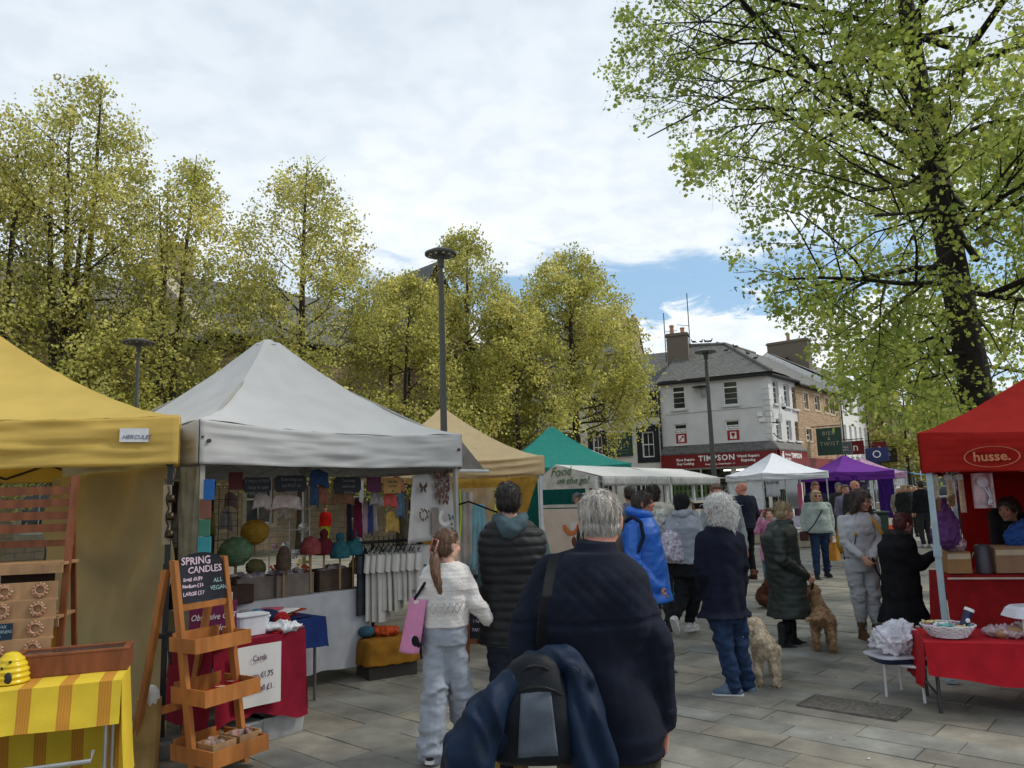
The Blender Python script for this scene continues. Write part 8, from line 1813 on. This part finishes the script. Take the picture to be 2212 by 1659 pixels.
def shirt(x, c, m, L_2, w_=.46, lab=None, group='white shirts on the clothes rail', yaw=1.15):
    t = thing('hanging_shirt', lab or 'white cotton shirt hanging on the black clothes rail', 'shirt', V((rl0.x,rl0.y,RZt))+V((cos(ra),sin(ra),0))*x, ra+yaw, group=group)
    sub(t, 'hanger', black, lambda b: (b.tube([(0,0,.03),(.02,0,.045),(.02,0,.01),(0,0,-.03)], .004, 5), b.tube([(-.19,0,-.10),(0,0,-.03),(.19,0,-.10)], .007, 5)))
    def f(u, v):
        a = u*2*pi; hw = w_/2*(.42+.58*sm(0,.12,v))*(1-.06*v); th = .022+.014*sm(0,.3,v); z = -.045-L_2*v
        xx = cos(a)*hw; z += -.06*abs(cos(a))*(1-sm(0,.3,v)); yy = sin(a)*(th+.010*sin(a*5+x*30))*(1+.5*noise.noise(V((xx*6,z*3,x))))
        return (xx, yy+.012*sin(xx*26+x*9)*v, z)
    sub(t, 'cloth', m, lambda b: b.grid(f, 40, 16, closeu=True), smooth=True)
    for sx in (-1,1): sub(t, 'sleeve', m, lambda b: b.grid(lambda u, v: (sx*(w_*.38+.05*v+.045*cos(u*2*pi)), .03*sin(u*2*pi), -.12-.17*v+.012*sin(u*6.28)), 12, 5, closeu=True), smooth=True)
shw = fab('cotton_white', (.52,.50,.47), var=.06); shw2 = fab('cotton_cream', (.46,.43,.38), var=.06)
shirt(.02, 0, fab('charcoal_cotton', (.035,.038,.045)), .66, lab='charcoal shirt at the left end of the clothes rail', group=None)
for k in range(11): shirt(.13+k*.052, 0, (shw, shw2)[k % 2], .72-.03*k+.04*(k % 3), yaw=1.0+.05*(k % 3))
sw3 = thing('hanging_shirt', 'white shirt with a floral print at the right end of the clothes rail', 'shirt', V((rl0.x,rl0.y,RZt))+V((cos(ra),sin(ra),0))*(RL_-.10)+V((0,-.10,0)), 0.1)
sub(sw3, 'cloth', shw, lambda b: b.grid(lambda u, v: ((u-.5)*.34*(.7+.3*sm(0,.15,v)), .02*sin(u*8)*v, -.05-.56*v), 14, 12), smooth=True, thick=.012); rg = random.Random(6)
sub(sw3, 'floral_print', ink_b, lambda b: [b.ell((rg.gauss(.02,.035), -.016, -.33+rg.gauss(0,.07)), (.012,.004,.012), n=6, m=4) for _ in range(28)])
# mustard covered chest
R5 = D(892,1405,7.85); R5.z = 0
mc = thing('display_chest', 'low chest draped in mustard cloth below the clothes rail', 'chest', (R5.x-.28,R5.y+.12,0), a1_-.3); must = fab('mustard_cloth', (.27,.12,.015))
b = B(); b.loft([(0,0,.13,.30,.22,0),(0,0,.26,.29,.215,0),(0,0,.36,.275,.205,0),(0,0,.375,.22,.16,0)], 28, pw=5); remesh(b, 'cloth', must, mc, voxel=.012, smooth=2, disp=lambda co, n: .008*noise.noise(co*9)+.005*sin(co.x*40+co.y*30))
sub(mc, 'plinth', mat('plinth_dark', (.04,.035,.03)), lambda b: b.box((0,0,.06), (.5,.36,.12)))
crump('felt_bag', 'orange and blue felted bag lying on the mustard chest', 'bag', (R5.x-.30,R5.y+.10,.38), fab('orange_felt', (.45,.07,.02)), (.15,.09,.05), 2)
item('felt_bag', 'blue green felted pouch beside the orange one', 'bag', (R5.x-.46,R5.y+.04,.38), fab('blue_felt', (.04,.10,.14)), lambda b: b.ell((0,0,.05), (.09,.07,.055)), smooth=True)
# garment bag with turquoise dress
GB = D(1030,1046,8.7); gb = thing('garment_bag', 'clear plastic cover with neon yellow edges over a turquoise dress', 'garment', (GB.x,GB.y,GB.z), .15)
gw_ = (D(1075,1046,8.7).x-D(990,1046,8.7).x); neon = mat('neon_yellow', (.45,.62,.04), rough=.5)
sub(gb, 'cover', mat('clear_film', (.5,.5,.5), rough=.15, alpha=.22, spec=.8), lambda b: b.grid(lambda u, v: ((u-.5)*gw_*.95, .03*noise.noise(V((u*6,v*5,1))), -.04-.95*v), 16, 16), smooth=True)
for x0, x1 in ((-.42,-.47),(.45,.30)): sub(gb, 'edging', neon, lambda b: b.tube([(gw_*x0*1.05,-.02,-.05),(gw_*x0,-.03,-.3),(gw_*x1,-.02,-.62)], .014, 6, sq=.4))
sub(gb, 'dress', fab('turquoise_tulle', (.08,.33,.40), var=.3, scale=5), lambda b: b.grid(lambda u, v: (.05*gw_+(u-.5)*gw_*(.28+.35*v), .05+.03*sin(u*22)*v, -.22-.72*v), 26, 10), smooth=True, thick=.01); sub(gb, 'cord', blackf, lambda b: b.tube([(-gw_*.5,-.04,-.22),(-.1,-.05,-.19),(gw_*.5,-.05,-.32)], .010, 5)); sub(gb, 'lining', fab('beige_lace', (.42,.34,.27)), lambda b: b.grid(lambda u, v: (-.28*gw_+(u-.5)*gw_*.36, .06+.02*sin(u*14), -.08-.80*v), 12, 8), smooth=True, thick=.006)
dkg = thing('garment', 'dark garments hanging below the clear cover', 'garment', (GB.x+.05,GB.y+.15,.95), .2); sub(dkg, 'cloth', charc, lambda b: b.grid(lambda u, v: ((u-.5)*.45, .04*sin(u*15), .35-.75*v), 18, 8), smooth=True, thick=.02)
# small chalkboard behind the girl
cb2 = thing('chalkboard', 'small brown framed pavement chalkboard behind the girl', 'sign', G(1042,1430), -.25)
sub(cb2, 'leg', redw, lambda b: (b.prism([(-.19,0,0),(-.15,0,0),(-.15,.10,.62),(-.19,.10,.62)], (0,.03,0)),)); sub(cb2, 'leg', redw, lambda b: b.prism([(.15,0,0),(.19,0,0),(.19,.10,.62),(.15,.10,.62)], (0,.03,0))); sub(cb2, 'rail', redw, lambda b: (b.box((0,.035,.20), (.30,.025,.05)), b.box((0,.098,.60), (.30,.025,.04)))); bo2 = sub(cb2, 'board', chalk, lambda b: b.prism([(-.148,.05,.225),(.148,.05,.225),(.148,.092,.58),(-.148,.092,.58)], (0,.012,0)))
for k, s in enumerate(('COFFEE','1 hand made','TAKE LARGE')): text(s, .05, chw, parent=bo2, M=frame(V((0,.064-.0+.008*(-k)-.03,.50-.09*k)), (1,0,0), (0,.1,1)), ext=.001, jit=.003, sx=.8)
# ------------------------------------------------------------------ red stall goods
R6 = G(2228,1400,.74)
rfl = G(2000,1388,.52); rtd = V((.93,-.30,0)).normalized(); rtb = V((.30,.93,0)).normalized()
RW = 1.7; rr_ = rfl+rtd*RW; rr_.z = 0
rcl = fab('scarlet_cloth2', (.36,.010,.018), var=.12, rough=.8)
t6, T6 = table('low trestle table with grey legs under the scarlet cloth', rr_, rtd, RW, rtb, .62, .52, cloth=rcl, clab='scarlet cloth over the low table at the right edge', drop=.28, dropR=.34, wave=.014, legm=mat('table_leg_dark', (.07,.07,.07), rough=.4, metal=.5), back=.25, hem=lambda u: -.06*sin(u*4)+.05)
Q6 = lambda x, y, z=.53: T6 @ V((x-RW,y,z if z == .53 else z-.20)); a6 = atan2(rtd.y, rtd.x)
bk_ = thing('basket', 'round white wicker basket of wrapped treats at the corner of the scarlet cloth', 'basket', Q6(.20,.22), a6)
wk = mat('white_wicker', (.55,.52,.55), rough=.6); sub(bk_, 'weave', wk, lambda b: [b.tube([(cos(a)*(.13+.012*k),sin(a)*(.11+.012*k),.012+.016*k+.003*sin(a*14+k*pi)) for a in [2*pi*i/40 for i in range(41)]], .007, 5) for k in range(6)]+[b.lathe([(0,.004),(.12,.004),(.12,.012),(0,.012)], n=20)])
rg = random.Random(12)
trt = [mat('wrap_%d' % i, c, rough=.25, spec=.6) for i, c in enumerate(((.50,.22,.36),(.60,.58,.62),(.10,.30,.30),(.12,.10,.28),(.52,.42,.16)))]
for i, m in enumerate(trt):
    for j in range(5):
        x, y = rg.uniform(-.13,.13), rg.uniform(-.10,.10); item('wrapped_treat', 'foil wrapped pet treat heaped in the white wicker basket', 'treat', Q6(.20+x,.22+y,.80+rg.random()*.035), m, lambda b: (b.ell((0,0,0), (.035,.016,.014), n=8, m=6), b.prism([(.03,0,-.012),(.055,0,-.02),(.055,0,.02),(.03,0,.012)], (0,.004,0)), b.prism([(-.03,0,-.012),(-.055,0,-.02),(-.055,0,.02),(-.03,0,.012)], (0,.004,0))), rz=rg.random()*6, group='treats heaped in the white basket', smooth=True)
tb2 = thing('tube', 'navy and white tube standing tilted in the white basket', 'tube', Q6(.34,.26,.86)); R_ = Matrix.Rotation(.45,4,'Y'); sub(tb2, 'barrel', mat('tube_navy', (.02,.02,.07), rough=.3), lambda b: (setattr(b,'T',R_), b.lathe([(0,-.09),(.028,-.09),(.034,.06),(0,.06)], n=14))); sub(tb2, 'cap', white, lambda b: (setattr(b,'T',R_), b.lathe([(0,.062),(.036,.062),(.036,.085),(0,.085)], n=14), b.ell((0,-.03,-.01), (.018,.006,.018))))
film = mat('wrap_film', (.52,.36,.40), rough=.18, spec=.8, var=.35, scale=9, alpha=.75); filmw = mat('bag_film', (.60,.58,.64), rough=.25, spec=.6, var=.2, scale=7)
def film_bag(label, x, y, r, m, seed, inner=None):
    t = thing('toy_packet', label, 'packet', Q6(x,y)); b = B(); b.ell((0,0,r[2]*.8), r, n=16, m=10)
    remesh(b, 'film', m, t, voxel=.007, smooth=0, disp=lambda co, n: .030*sum(((1-min(1,abs(noise.noise(V((co.x*f+seed,co.y*f,co.z*f))))*3.2))**2-.25)*w_ for f, w_ in ((10,.7),(22,.5),(40,.3))))
    if inner: sub(t, 'toy', inner, lambda b: (b.ell((.03,-.05,.035), (.07,.05,.045)), b.cap((-.1,-.06,.03), .03, (.0,-.07,.03), .028)), smooth=True)
film_bag('clear packet of soft dog toys near the middle of the scarlet cloth', .62,.30, (.17,.12,.04), film, 1, mat('toy_tan', (.30,.17,.08))); film_bag('clear packet with a yellow ball toy on the scarlet cloth', .88,.16, (.14,.10,.05), film, 5, mat('toy_yellow', (.55,.33,.06))); film_bag('pink toned toy packet at the back of the scarlet cloth', .80,.44, (.20,.10,.04), film, 9, mat('toy_pink', (.45,.15,.20))); film_bag('brown rope toy in clear film at the edge of the scarlet cloth', 1.22,.22, (.16,.12,.045), film, 13, mat('toy_brown', (.12,.06,.035)))
# stool with plastic bags
SF = G(1955,1512); sdx_ = (G(1990,1520)-G(1921,1508)).normalized(); sw_2 = .29; stl = thing('stool', 'small white metal stool by the corner of the scarlet cloth', 'stool', SF, atan2(sdx_.y,sdx_.x))
wmt = mat('white_metal', (.6,.6,.6)); sub(stl, 'seat', wmt, lambda b: b.box((0,.15,.262), (.31,.31,.018)), bevel=.006)
for x in (-.145,.145):
    for y in (.01,.29): sub(stl, 'leg', wmt, lambda b: b.tube([(x,y,.254),(x*1.03,y,0)], .011, 8))
bt = thing('tray', 'shallow navy and white plastic tray on the white stool', 'tray', SF+V((.02,.14,.272)), .1); sub(bt, 'tray_base', mat('tray_navy', (.02,.03,.09), rough=.3), lambda b: b.loft([(0,0,0,.17,.14,0),(0,0,.045,.20,.17,0)], 20, pw=4)); sub(bt, 'tray_rim', mat('tray_white', (.55,.55,.6), rough=.3), lambda b: b.loft([(0,0,.047,.215,.185,0),(0,0,.057,.215,.185,0)], 20, pw=4))
crump('plastic_bags', 'heap of crumpled white plastic bags on the navy tray', 'bags', SF+V((.04,.15,.33)), filmw, (.19,.15,.12), 7, amp=.05)
crump('plastic_bags', 'smaller milky plastic bag topping the heap on the stool', 'bags', SF+V((.10,.20,.47)), filmw, (.11,.09,.06), 11, amp=.035)
# rear shelf table with boxes and red backing
RS = D(2050,1290,7.3); RS.z = 0
t7, T7 = table('tall table behind with a red front in the red gazebo', RS+V((1.45,-.35,0)), (.97,-.24,0), 1.5, (.24,.97,0), .5, .86, cloth=fab('red_backing', (.22,.008,.010)), clab='dark red cloth hanging to the ground on the rear table of the red stall', drop=.62, dropR=.6)
Q7 = lambda x, y, z=.875: T7 @ V((x-1.5,y,z)); a7 = atan2(-.24,.97)
bt7 = thing('display_rail', 'thin pale rail along the front of the rear table', 'rail', Q7(0,-.06,.84), a7); sub(bt7, 'bar', mat('rail_pale', (.45,.38,.33)), lambda b: b.tube([(0,0,0),(1.5,0,0)], .010, 6))
for k, (x, w_, h, c, lab) in enumerate(((.14,.20,.20,(.27,.15,.06),'small amber brown basket box at the left of the rear table'),(.62,.36,.24,(.25,.15,.085),'large brown cardboard box with tape on the rear table'),(.98,.16,.18,(.40,.42,.50),'pale blue white box beside the large cardboard box'),(1.25,.24,.14,(.40,.20,.07),'orange brown box at the right of the rear table'))):
    c_ = thing('carton', lab, 'box', Q7(x,.16), a7); sub(c_, 'carton_body', mat('carton_%d' % k, c, rough=.75, var=.12), lambda b: b.box((0,0,h/2), (w_,.26,h)), bevel=.004)
    if k < 2: sub(c_, 'tape', mat('tape_pale', (.45,.36,.25), rough=.3), lambda b: b.box((0,-.132,h*.78), (w_*.96,.003,.05)))
crump('packets', 'heap of clear grey packets on the amber box', 'packets', Q7(.14,.14,1.08), film, (.12,.09,.06), 21, amp=.035); crump('packets', 'heap of silvery packets on the large cardboard box', 'packets', Q7(.95,.10,1.14), filmw, (.18,.10,.07), 23, amp=.04); crump('packets', 'crinkled silvery packet beside the stall holder', 'packets', Q7(1.10,.20,1.25), filmw, (.12,.10,.09), 25, amp=.04)
item('jar', 'dark grey cylindrical jar between the two brown boxes', 'jar', Q7(.36,.10), mat('jar_dark', (.06,.05,.065), rough=.3), lambda b: b.lathe([(0,0),(.065,0),(.065,.24),(.05,.26),(0,.26)], n=20), smooth=radians(50))
item('cushion', 'red rounded plush toy at the right of the rear table', 'toy', Q7(1.35,.0,1.02), fab('plush_red', (.45,.02,.02)), lambda b: b.ell((0,0,.06), (.12,.09,.12)), smooth=True)
crump('blue_bag', 'plump blue carrier bag in front of the stall holder', 'bag', Q7(.78,.22,1.02), fab('azure_film', (.02,.07,.26), rough=.4), (.19,.14,.17), 31, amp=.03)
bsn = thing('basin', 'white plastic basin stacked upside down on a white stool at the right edge', 'basin', D(2228,1322,6.1)); sub(bsn, 'bowl', mat('tray_white', (.55,.55,.6)), lambda b: b.loft([(0,0,-.03,.19,.15,0),(0,0,.03,.16,.12,0),(0,0,.05,.13,.10,0)], 20, pw=4))
for x in (-.10,.10): sub(bsn, 'leg', wmt, lambda b: b.tube([(x,-.05,-.03),(x*1.05,-.05,-.52+0)], .012, 6))
# hanging chews, toys, purple plush
def hangr(name, label, cat, px, y0, y1, Yd, fn, mats_, w_):
    a, c_ = D(px,y0,Yd), D(px,y1,Yd); t = thing(name, label, cat, a); h = a.z-c_.z; fn(t, w_, h); return t
tanc = mat('chew_tan', (.42,.25,.09), rough=.6, var=.3, scale=20); tand = mat('chew_brown', (.14,.07,.03)); cardw = mat('hang_card', (.5,.5,.48))
def chew(t, w_, h):
    sub(t, 'header_card', cardw, lambda b: b.box((0,0,-.03), (w_,.008,.05))); sub(t, 'chew_stick', tanc, lambda b: b.tube([(0,0,-.06),(.003,0,-h*.5),(-.002,0,-h*.92)], w_*.28, 7)); sub(t, 'film', mat('clear_film', (.5,.5,.5)), lambda b: b.box((0,-.012,-h*.5), (w_*.9,.002,h*.9))); sub(t, 'hook', wmt, lambda b: b.tube([(0,0,-.01),(0,0,.06)], .003, 4))
def chewb(t, w_, h):
    chew(t, w_, h*.7); rg = random.Random(int(w_*1000)); sub(t, 'chew_bundle', tand, lambda b: [b.cap((rg.uniform(-.4,.4)*w_,-.01,-h*(.6+.35*rg.random())), .012, (rg.uniform(-.4,.4)*w_,-.01,-h*(.6+.35*rg.random())), .010, 6) for _ in range(10)])
for k, (px, y0, y1, w_, f, lab) in enumerate(((2006,1026,1105,.05,chewb,'leftmost bundle of tan dog chews hanging by the pale blue pole'),(2018,1024,1108,.05,chewb,'bundle of dog chews with grey tags right of the pale blue pole'),(2047,1024,1100,.07,chewb,'double packet of tan dog chews with a white header card'),(2055,1040,1102,.05,chew,'slim packet of dog chews behind the double packet'),(2071,1023,1112,.06,chew,'long single golden chew stick hanging under a white card'))):
    hangr('dog_chew', lab, 'chews', px, y0, y1, 6.95 if px < 2030 else 7.0, f, None, w_)
rp = hangr('rope_toy', 'white rope and plush dog toy in a clear packet hanging in the red gazebo', 'toy', 2120, 1022, 1098, 7.0, lambda t, w_, h: (sub(t, 'film', film, lambda b: b.grid(lambda u, v: ((u-.5)*.20, .012*sin(u*9), -h*v), 8, 8), thick=.002), sub(t, 'plush', mat('plush_white', (.62,.60,.68)), lambda b: (b.ell((-.01,-.02,-h*.25), (.055,.02,.055)),), smooth=True), sub(t, 'rope', mat('plush_white', (.62,.60,.68)), lambda b: (b.tube([(.0,-.02,-h*.4),(.03,-.02,-h*.6),(.05,-.02,-h*.8),(.02,-.02,-h*.9)], .010, 6), b.tube([(.03,-.02,-h*.4),(.05,-.02,-h*.65),(.02,-.02,-h*.85),(.06,-.02,-h*.93)], .010, 6)), smooth=True)), None, .2)
pp = thing('plush_toy', 'fluffy dark purple plush hanging inside the left of the red gazebo', 'toy', D(2040,1140,7.3)); b = B(); b.chain([((0,0,.22), .05), ((.02,0,.05), .10), ((0,0,-.08), .12)]); remesh(b, 'fluff', mat('fluff_purple', (.09,.03,.12), rough=.95), pp, voxel=.012, smooth=0, disp=lambda co, n: .03*noise.noise(co*24))
# ------------------------------------------------------------------ other things on the square
# teal suitcase
q = G(1443,1312); su = thing('suitcase', 'teal hard shell suitcase behind the blue waterproof', 'suitcase', q, .25); tl = mat('teal_shell', (.01,.15,.16), rough=.35)
sub(su, 'shell', tl, lambda b: b.loft([(0,0,.05,.20,.12,0),(0,0,.09,.23,.14,0),(0,0,.55,.23,.14,0),(0,0,.66,.15,.11,0),(0,0,.70,.07,.06,0)], 24, pw=4), smooth=radians(50)); sub(su, 'seam', black, lambda b: b.tube([(-.02,-.142,.07),(-.02,-.142,.58)], .012, 6))
for x in (-.17,.17): sub(su, 'wheel', black, lambda b: b.tube([(x-.02,-.08,.03),(x+.02,-.08,.03)], .03, 12))
sub(su, 'handle', black, lambda b: b.tube([(-.09,.10,.66),(-.09,.10,.98),(.09,.10,.98),(.09,.10,.66)], .01, 6))
# rollator and bicycle wheel
ro = thing('rollator', 'black wheeled walker frame beside the black coat', 'walker', G(1905,1392)+V((.08,.1,0)), .3)
sub(ro, 'frame', black, lambda b: (b.tube([(.1,0,.12),(.16,.1,.45),(.28,.15,.80)], .012, 6), b.tube([(.45,0,.08),(.3,.1,.45)], .012, 6), b.tube([(.1,0,.22),(.4,0,.22)], .010, 6), b.tube([(.12,0,.33),(.36,.0,.33)], .010, 6)))
for x in (.02,.46):
    w_ = sub(ro, 'wheel', black, lambda b: b.tube([(x+.08*cos(a),0,.09+.08*sin(a)) for a in [2*pi*k/20 for k in range(21)]], .020, 8)); sub(w_, 'hub', mat('hub_grey', (.12,.12,.12)), lambda b: b.tube([(x,-.02,.09),(x,.02,.09)], .035, 10))
bw2 = G(2052,1330); by = thing('bicycle', 'parked bicycle mostly hidden behind the red stall\'s rear table', 'bicycle', V((bw2.x-.02, 9.2, 0)), -.5)
for x in (0,1.02):
    w_ = sub(by, 'wheel', black, lambda b: b.tube([(x+.33*cos(a),0,.35+.33*sin(a)) for a in [2*pi*k/40 for k in range(41)]], .018, 8)); sub(w_, 'spoke', mat('spoke_grey', (.35,.35,.35), rough=.3, metal=.8), lambda b: [b.tube([(x,0,.35),(x+.32*cos(a),0,.35+.32*sin(a))], .002, 3) for a in [2*pi*k/24 for k in range(24)]])
sub(by, 'frame', mat('bike_grey', (.10,.10,.11), rough=.35), lambda b: (b.tube([(0,0,.35),(.12,0,.80),(.62,0,.82),(.48,0,.35),(.14,0,.72)], .017, 8), b.tube([(.48,0,.35),(1.02,0,.35),(.62,0,.82)], .013, 6))); sub(by, 'handlebar', black, lambda b: b.tube([(.05,-.25,.98),(.10,0,1.0),(.05,.25,.98)], .012, 6)); sub(by, 'saddle', black, lambda b: b.ell((.66,0,.95), (.13,.07,.03)), smooth=True)
gp2 = thing('signpost', 'thin grey steel post standing behind the pale blue gazebo pole', 'post', V((D(2052,1200,8.9).x,8.9,0))); sub(gp2, 'post', mat('post_grey', (.10,.10,.11)), lambda b: b.tube([(0,0,0),(0,0,1.55)], .03, 10))
# wheelie bin, orange barrier
q = V((D(1882,1120,20).x,20,0)); bn_ = thing('wheelie_bin', 'dark green wheelie bin in front of the purple gazebo', 'bin', q, .1); sub(bn_, 'bin_body', mat('bin_green', (.02,.045,.025), rough=.5), lambda b: b.box((0,0,.52), (.50,.60,.95), taper=1.12), bevel=.02); sub(bn_, 'lid', mat('bin_green', (.02,.045,.025)), lambda b: b.box((0,-.02,1.04), (.60,.72,.06)), bevel=.02); sub(bn_, 'wheel', black, lambda b: (b.tube([(-.28,.25,.1),(.28,.25,.1)], .10, 14)))
q = V((D(1912,1120,21).x,21,0)); ob = thing('barrier', 'bright orange plastic crate like barrier below the purple gazebo', 'barrier', q, .1); orp = mat('orange_plastic', (.80,.09,.01), rough=.4)
sub(ob, 'panel', orp, lambda b: (b.box((0,0,.28), (.75,.30,.5), taper=.92), b.box((0,0,.60), (.62,.2,.12), taper=.8)), bevel=.02); sub(ob, 'foot', orp, lambda b: (b.box((0,0,.02), (.9,.4,.04)),))
# stone benches / kerb blocks near the white gazebo
for k, (px, Yd, w_, lab) in enumerate(((1640,25,2.6,'long low stone bench block near the shop, left of the white gazebo'),(1700,23,1.4,'shorter low stone bench block below the white gazebo'),(1570,28,2.4,'low stone bench block in front of the red fronted shop'))):
    x = D(px,1100,Yd).x; t = thing('stone_bench', lab, 'bench', (x,Yd,0), -.15, group='stone benches by the shop'); sub(t, 'block', trim if 'trim' in globals() else white, lambda b: (b.box((0,0,.20), (w_,.5,.38)),), bevel=.02); sub(t, 'seat_slab', mat('bench_pale', (.42,.40,.36), rough=.8), lambda b: b.box((0,0,.43), (w_+.1,.6,.08)), bevel=.02)
# contents of the white gazebo
wg = lambda px, py, Yd: D(px, py, Yd)
for k, (px, w_, y0, y1) in enumerate(((1675,14,1055,1100),(1691,16,1058,1102))):
    a, c_ = wg(px-w_/2,y0,27.6), wg(px+w_/2,y1,27.6); t = thing('picture_rack', ('black framed row of prints hanging in the white gazebo','second black framed row of prints in the white gazebo')[k], 'rack', ((a.x+c_.x)/2,27.6,c_.z)); W_, H_ = c_.x-a.x, a.z-c_.z
    sub(t, 'frame', black, lambda b: [b.box((x,0,H_/2), (.03,.03,H_)) for x in (-W_/2,-W_/6,W_/6,W_/2)]+[b.box((0,0,z), (W_,.028,.03)) for z in (0,H_*.48,H_)]); sub(t, 'print', mat('print_mix', (.35,.38,.34), col2=(.62,.62,.6), scale=9), lambda b: b.box((0,.02,H_/2), (W_*.96,.01,H_*.96)))
a, c_ = wg(1722,1045,28.2), wg(1736,1105,28.2); item('pink_banner', 'tall pink banner with pale writing in the white gazebo', 'banner', ((a.x+c_.x)/2,28.2,(a.z+c_.z)/2), mat('banner_pink', (.55,.10,.18)), lambda b: b.box((0,0,0), (c_.x-a.x,.02,a.z-c_.z)))
wt = V((wg(1735,1100,27.2).x,27.2,0)); t8, T8 = table('table under a pale cloth inside the white gazebo', wt+V((.9,0,0)), (1,.1,0), 2.6, (-.1,1,0), .7, .75, cloth=fab('lilac_cloth', (.42,.40,.50)), clab='pale lilac cloth on the table in the white gazebo', drop=.7)
rg = random.Random(17)
for k in range(9): 
    c = ((.50,.08,.16),(.6,.58,.55),(.08,.03,.05))[k % 3]; item('boxed_goods', 'small box of goods on the pale cloth in the white gazebo', 'goods', T8 @ V((-2.4+k*.28,.3,.76)), mat('goods_%d' % (k % 3), c), lambda b: b.box((0,0,.13), (.2,.15,.26)), rz=rg.random(), bevel=.01, group='goods on the table in the white gazebo')
# dark kiosk goods inside purple gazebo
t9, T9 = table('dark covered table inside the purple gazebo', V((gpur.location.x+1.9,30.6,0)), (1,0,0), 1.6, (0,1,0), .7, .8, cloth=charc, clab='black cloth on the table in the purple gazebo', drop=.75)
item('goods_display', 'pale silvery display of goods on the table in the purple gazebo', 'display', V((gpur.location.x+1.2,31,1.35)), mat('silver_print', (.25,.27,.32), col2=(.08,.07,.12), scale=6), lambda b: (b.box((0,0,.15), (1.3,.05,.8)), b.box((0,-.06,-.2), (1.2,.15,.05))), bevel=.01)
# pigeons on the shop roof
pg_m = mat('pigeon_grey', (.05,.052,.06), rough=.6, var=.3); pl_m = mat('pigeon_wing', (.025,.025,.03))
def pigeon(pos, rz, label):
    t = thing('pigeon', label, 'pigeon', pos, rz, group='pigeons on the corner shop roof'); b = B(); b.cap((0,-.02,.13), .065, (0,.07,.16), .055); b.cap((0,.09,.19), .04, (0,.12,.26), .03); b.ell((0,.13,.285), .036); b.cap((0,.155,.28), .008, (0,.185,.272), .004); b.cap((0,-.08,.11), .035, (0,-.22,.07), .022)
    for sx in (-1,1): b.cap((sx*.025,.03,.11), .010, (sx*.025,.04,.0), .008)
    remesh(b, 'body', pg_m, t, voxel=.014, smooth=1)
    for sx in (-1,1): sub(t, 'wing', pl_m, lambda b: b.ell((sx*.058,-.04,.145), (.016,.13,.045)), smooth=True)
RLw, RRw, FRw = W_RL, W_RR, W_FR
lb_ = ['left of the ridge by the chimney','second from the chimney on the ridge','third from the chimney on the ridge','fourth from the chimney on the ridge, leaning','at the top of the right hip','halfway down the right hip','lower on the right hip','alone on the front slates']
P8 = [RLw.lerp(RRw,.22),RLw.lerp(RRw,.42),RLw.lerp(RRw,.52),RLw.lerp(RRw,.64),RRw.lerp(FRw,.25),RRw.lerp(FRw,.52),RRw.lerp(FRw,.70)]
for k, p in enumerate(P8): pigeon(p+Zv*.12, (1.2,-.8,.4,-1.9,1.0,2.2,-1.4)[k], 'dark pigeon '+lb_[k])
sp_ = RLw.lerp(RRw,.9).lerp(W_FL.lerp(FRw,.75),.32); pigeon(sp_+Zv*.05, -1.5, 'dark pigeon '+lb_[7])
pigeon(V((A-fd*2.0+fn*.2).to_tuple())+Zv*fx(*z6(1650,378))[1], 1.3, 'small bird perched on top of the green wall sign')
# litter and stains on the paving
lit_ = thing('litter', 'scattered pale paper scraps on the paving', 'litter', (0,0,0)); lit_['kind'] = 'stuff'
rg = random.Random(31)
bpy.data.objects.remove(lit_)
b = B()
for k in range(26):
    x, y = rg.uniform(-2,4), rg.uniform(4.2,14); s = rg.uniform(.006,.016); b.add([(x-s,y-s,.008),(x+s,y-s*.6,.008),(x+s*.8,y+s,.008),(x-s*.7,y+s*.8,.008)], [(0,1,2,3)])
b.make('litter_flecks', paper, None, kind='stuff', label='tiny pale scraps scattered over the paving', cat='litter')
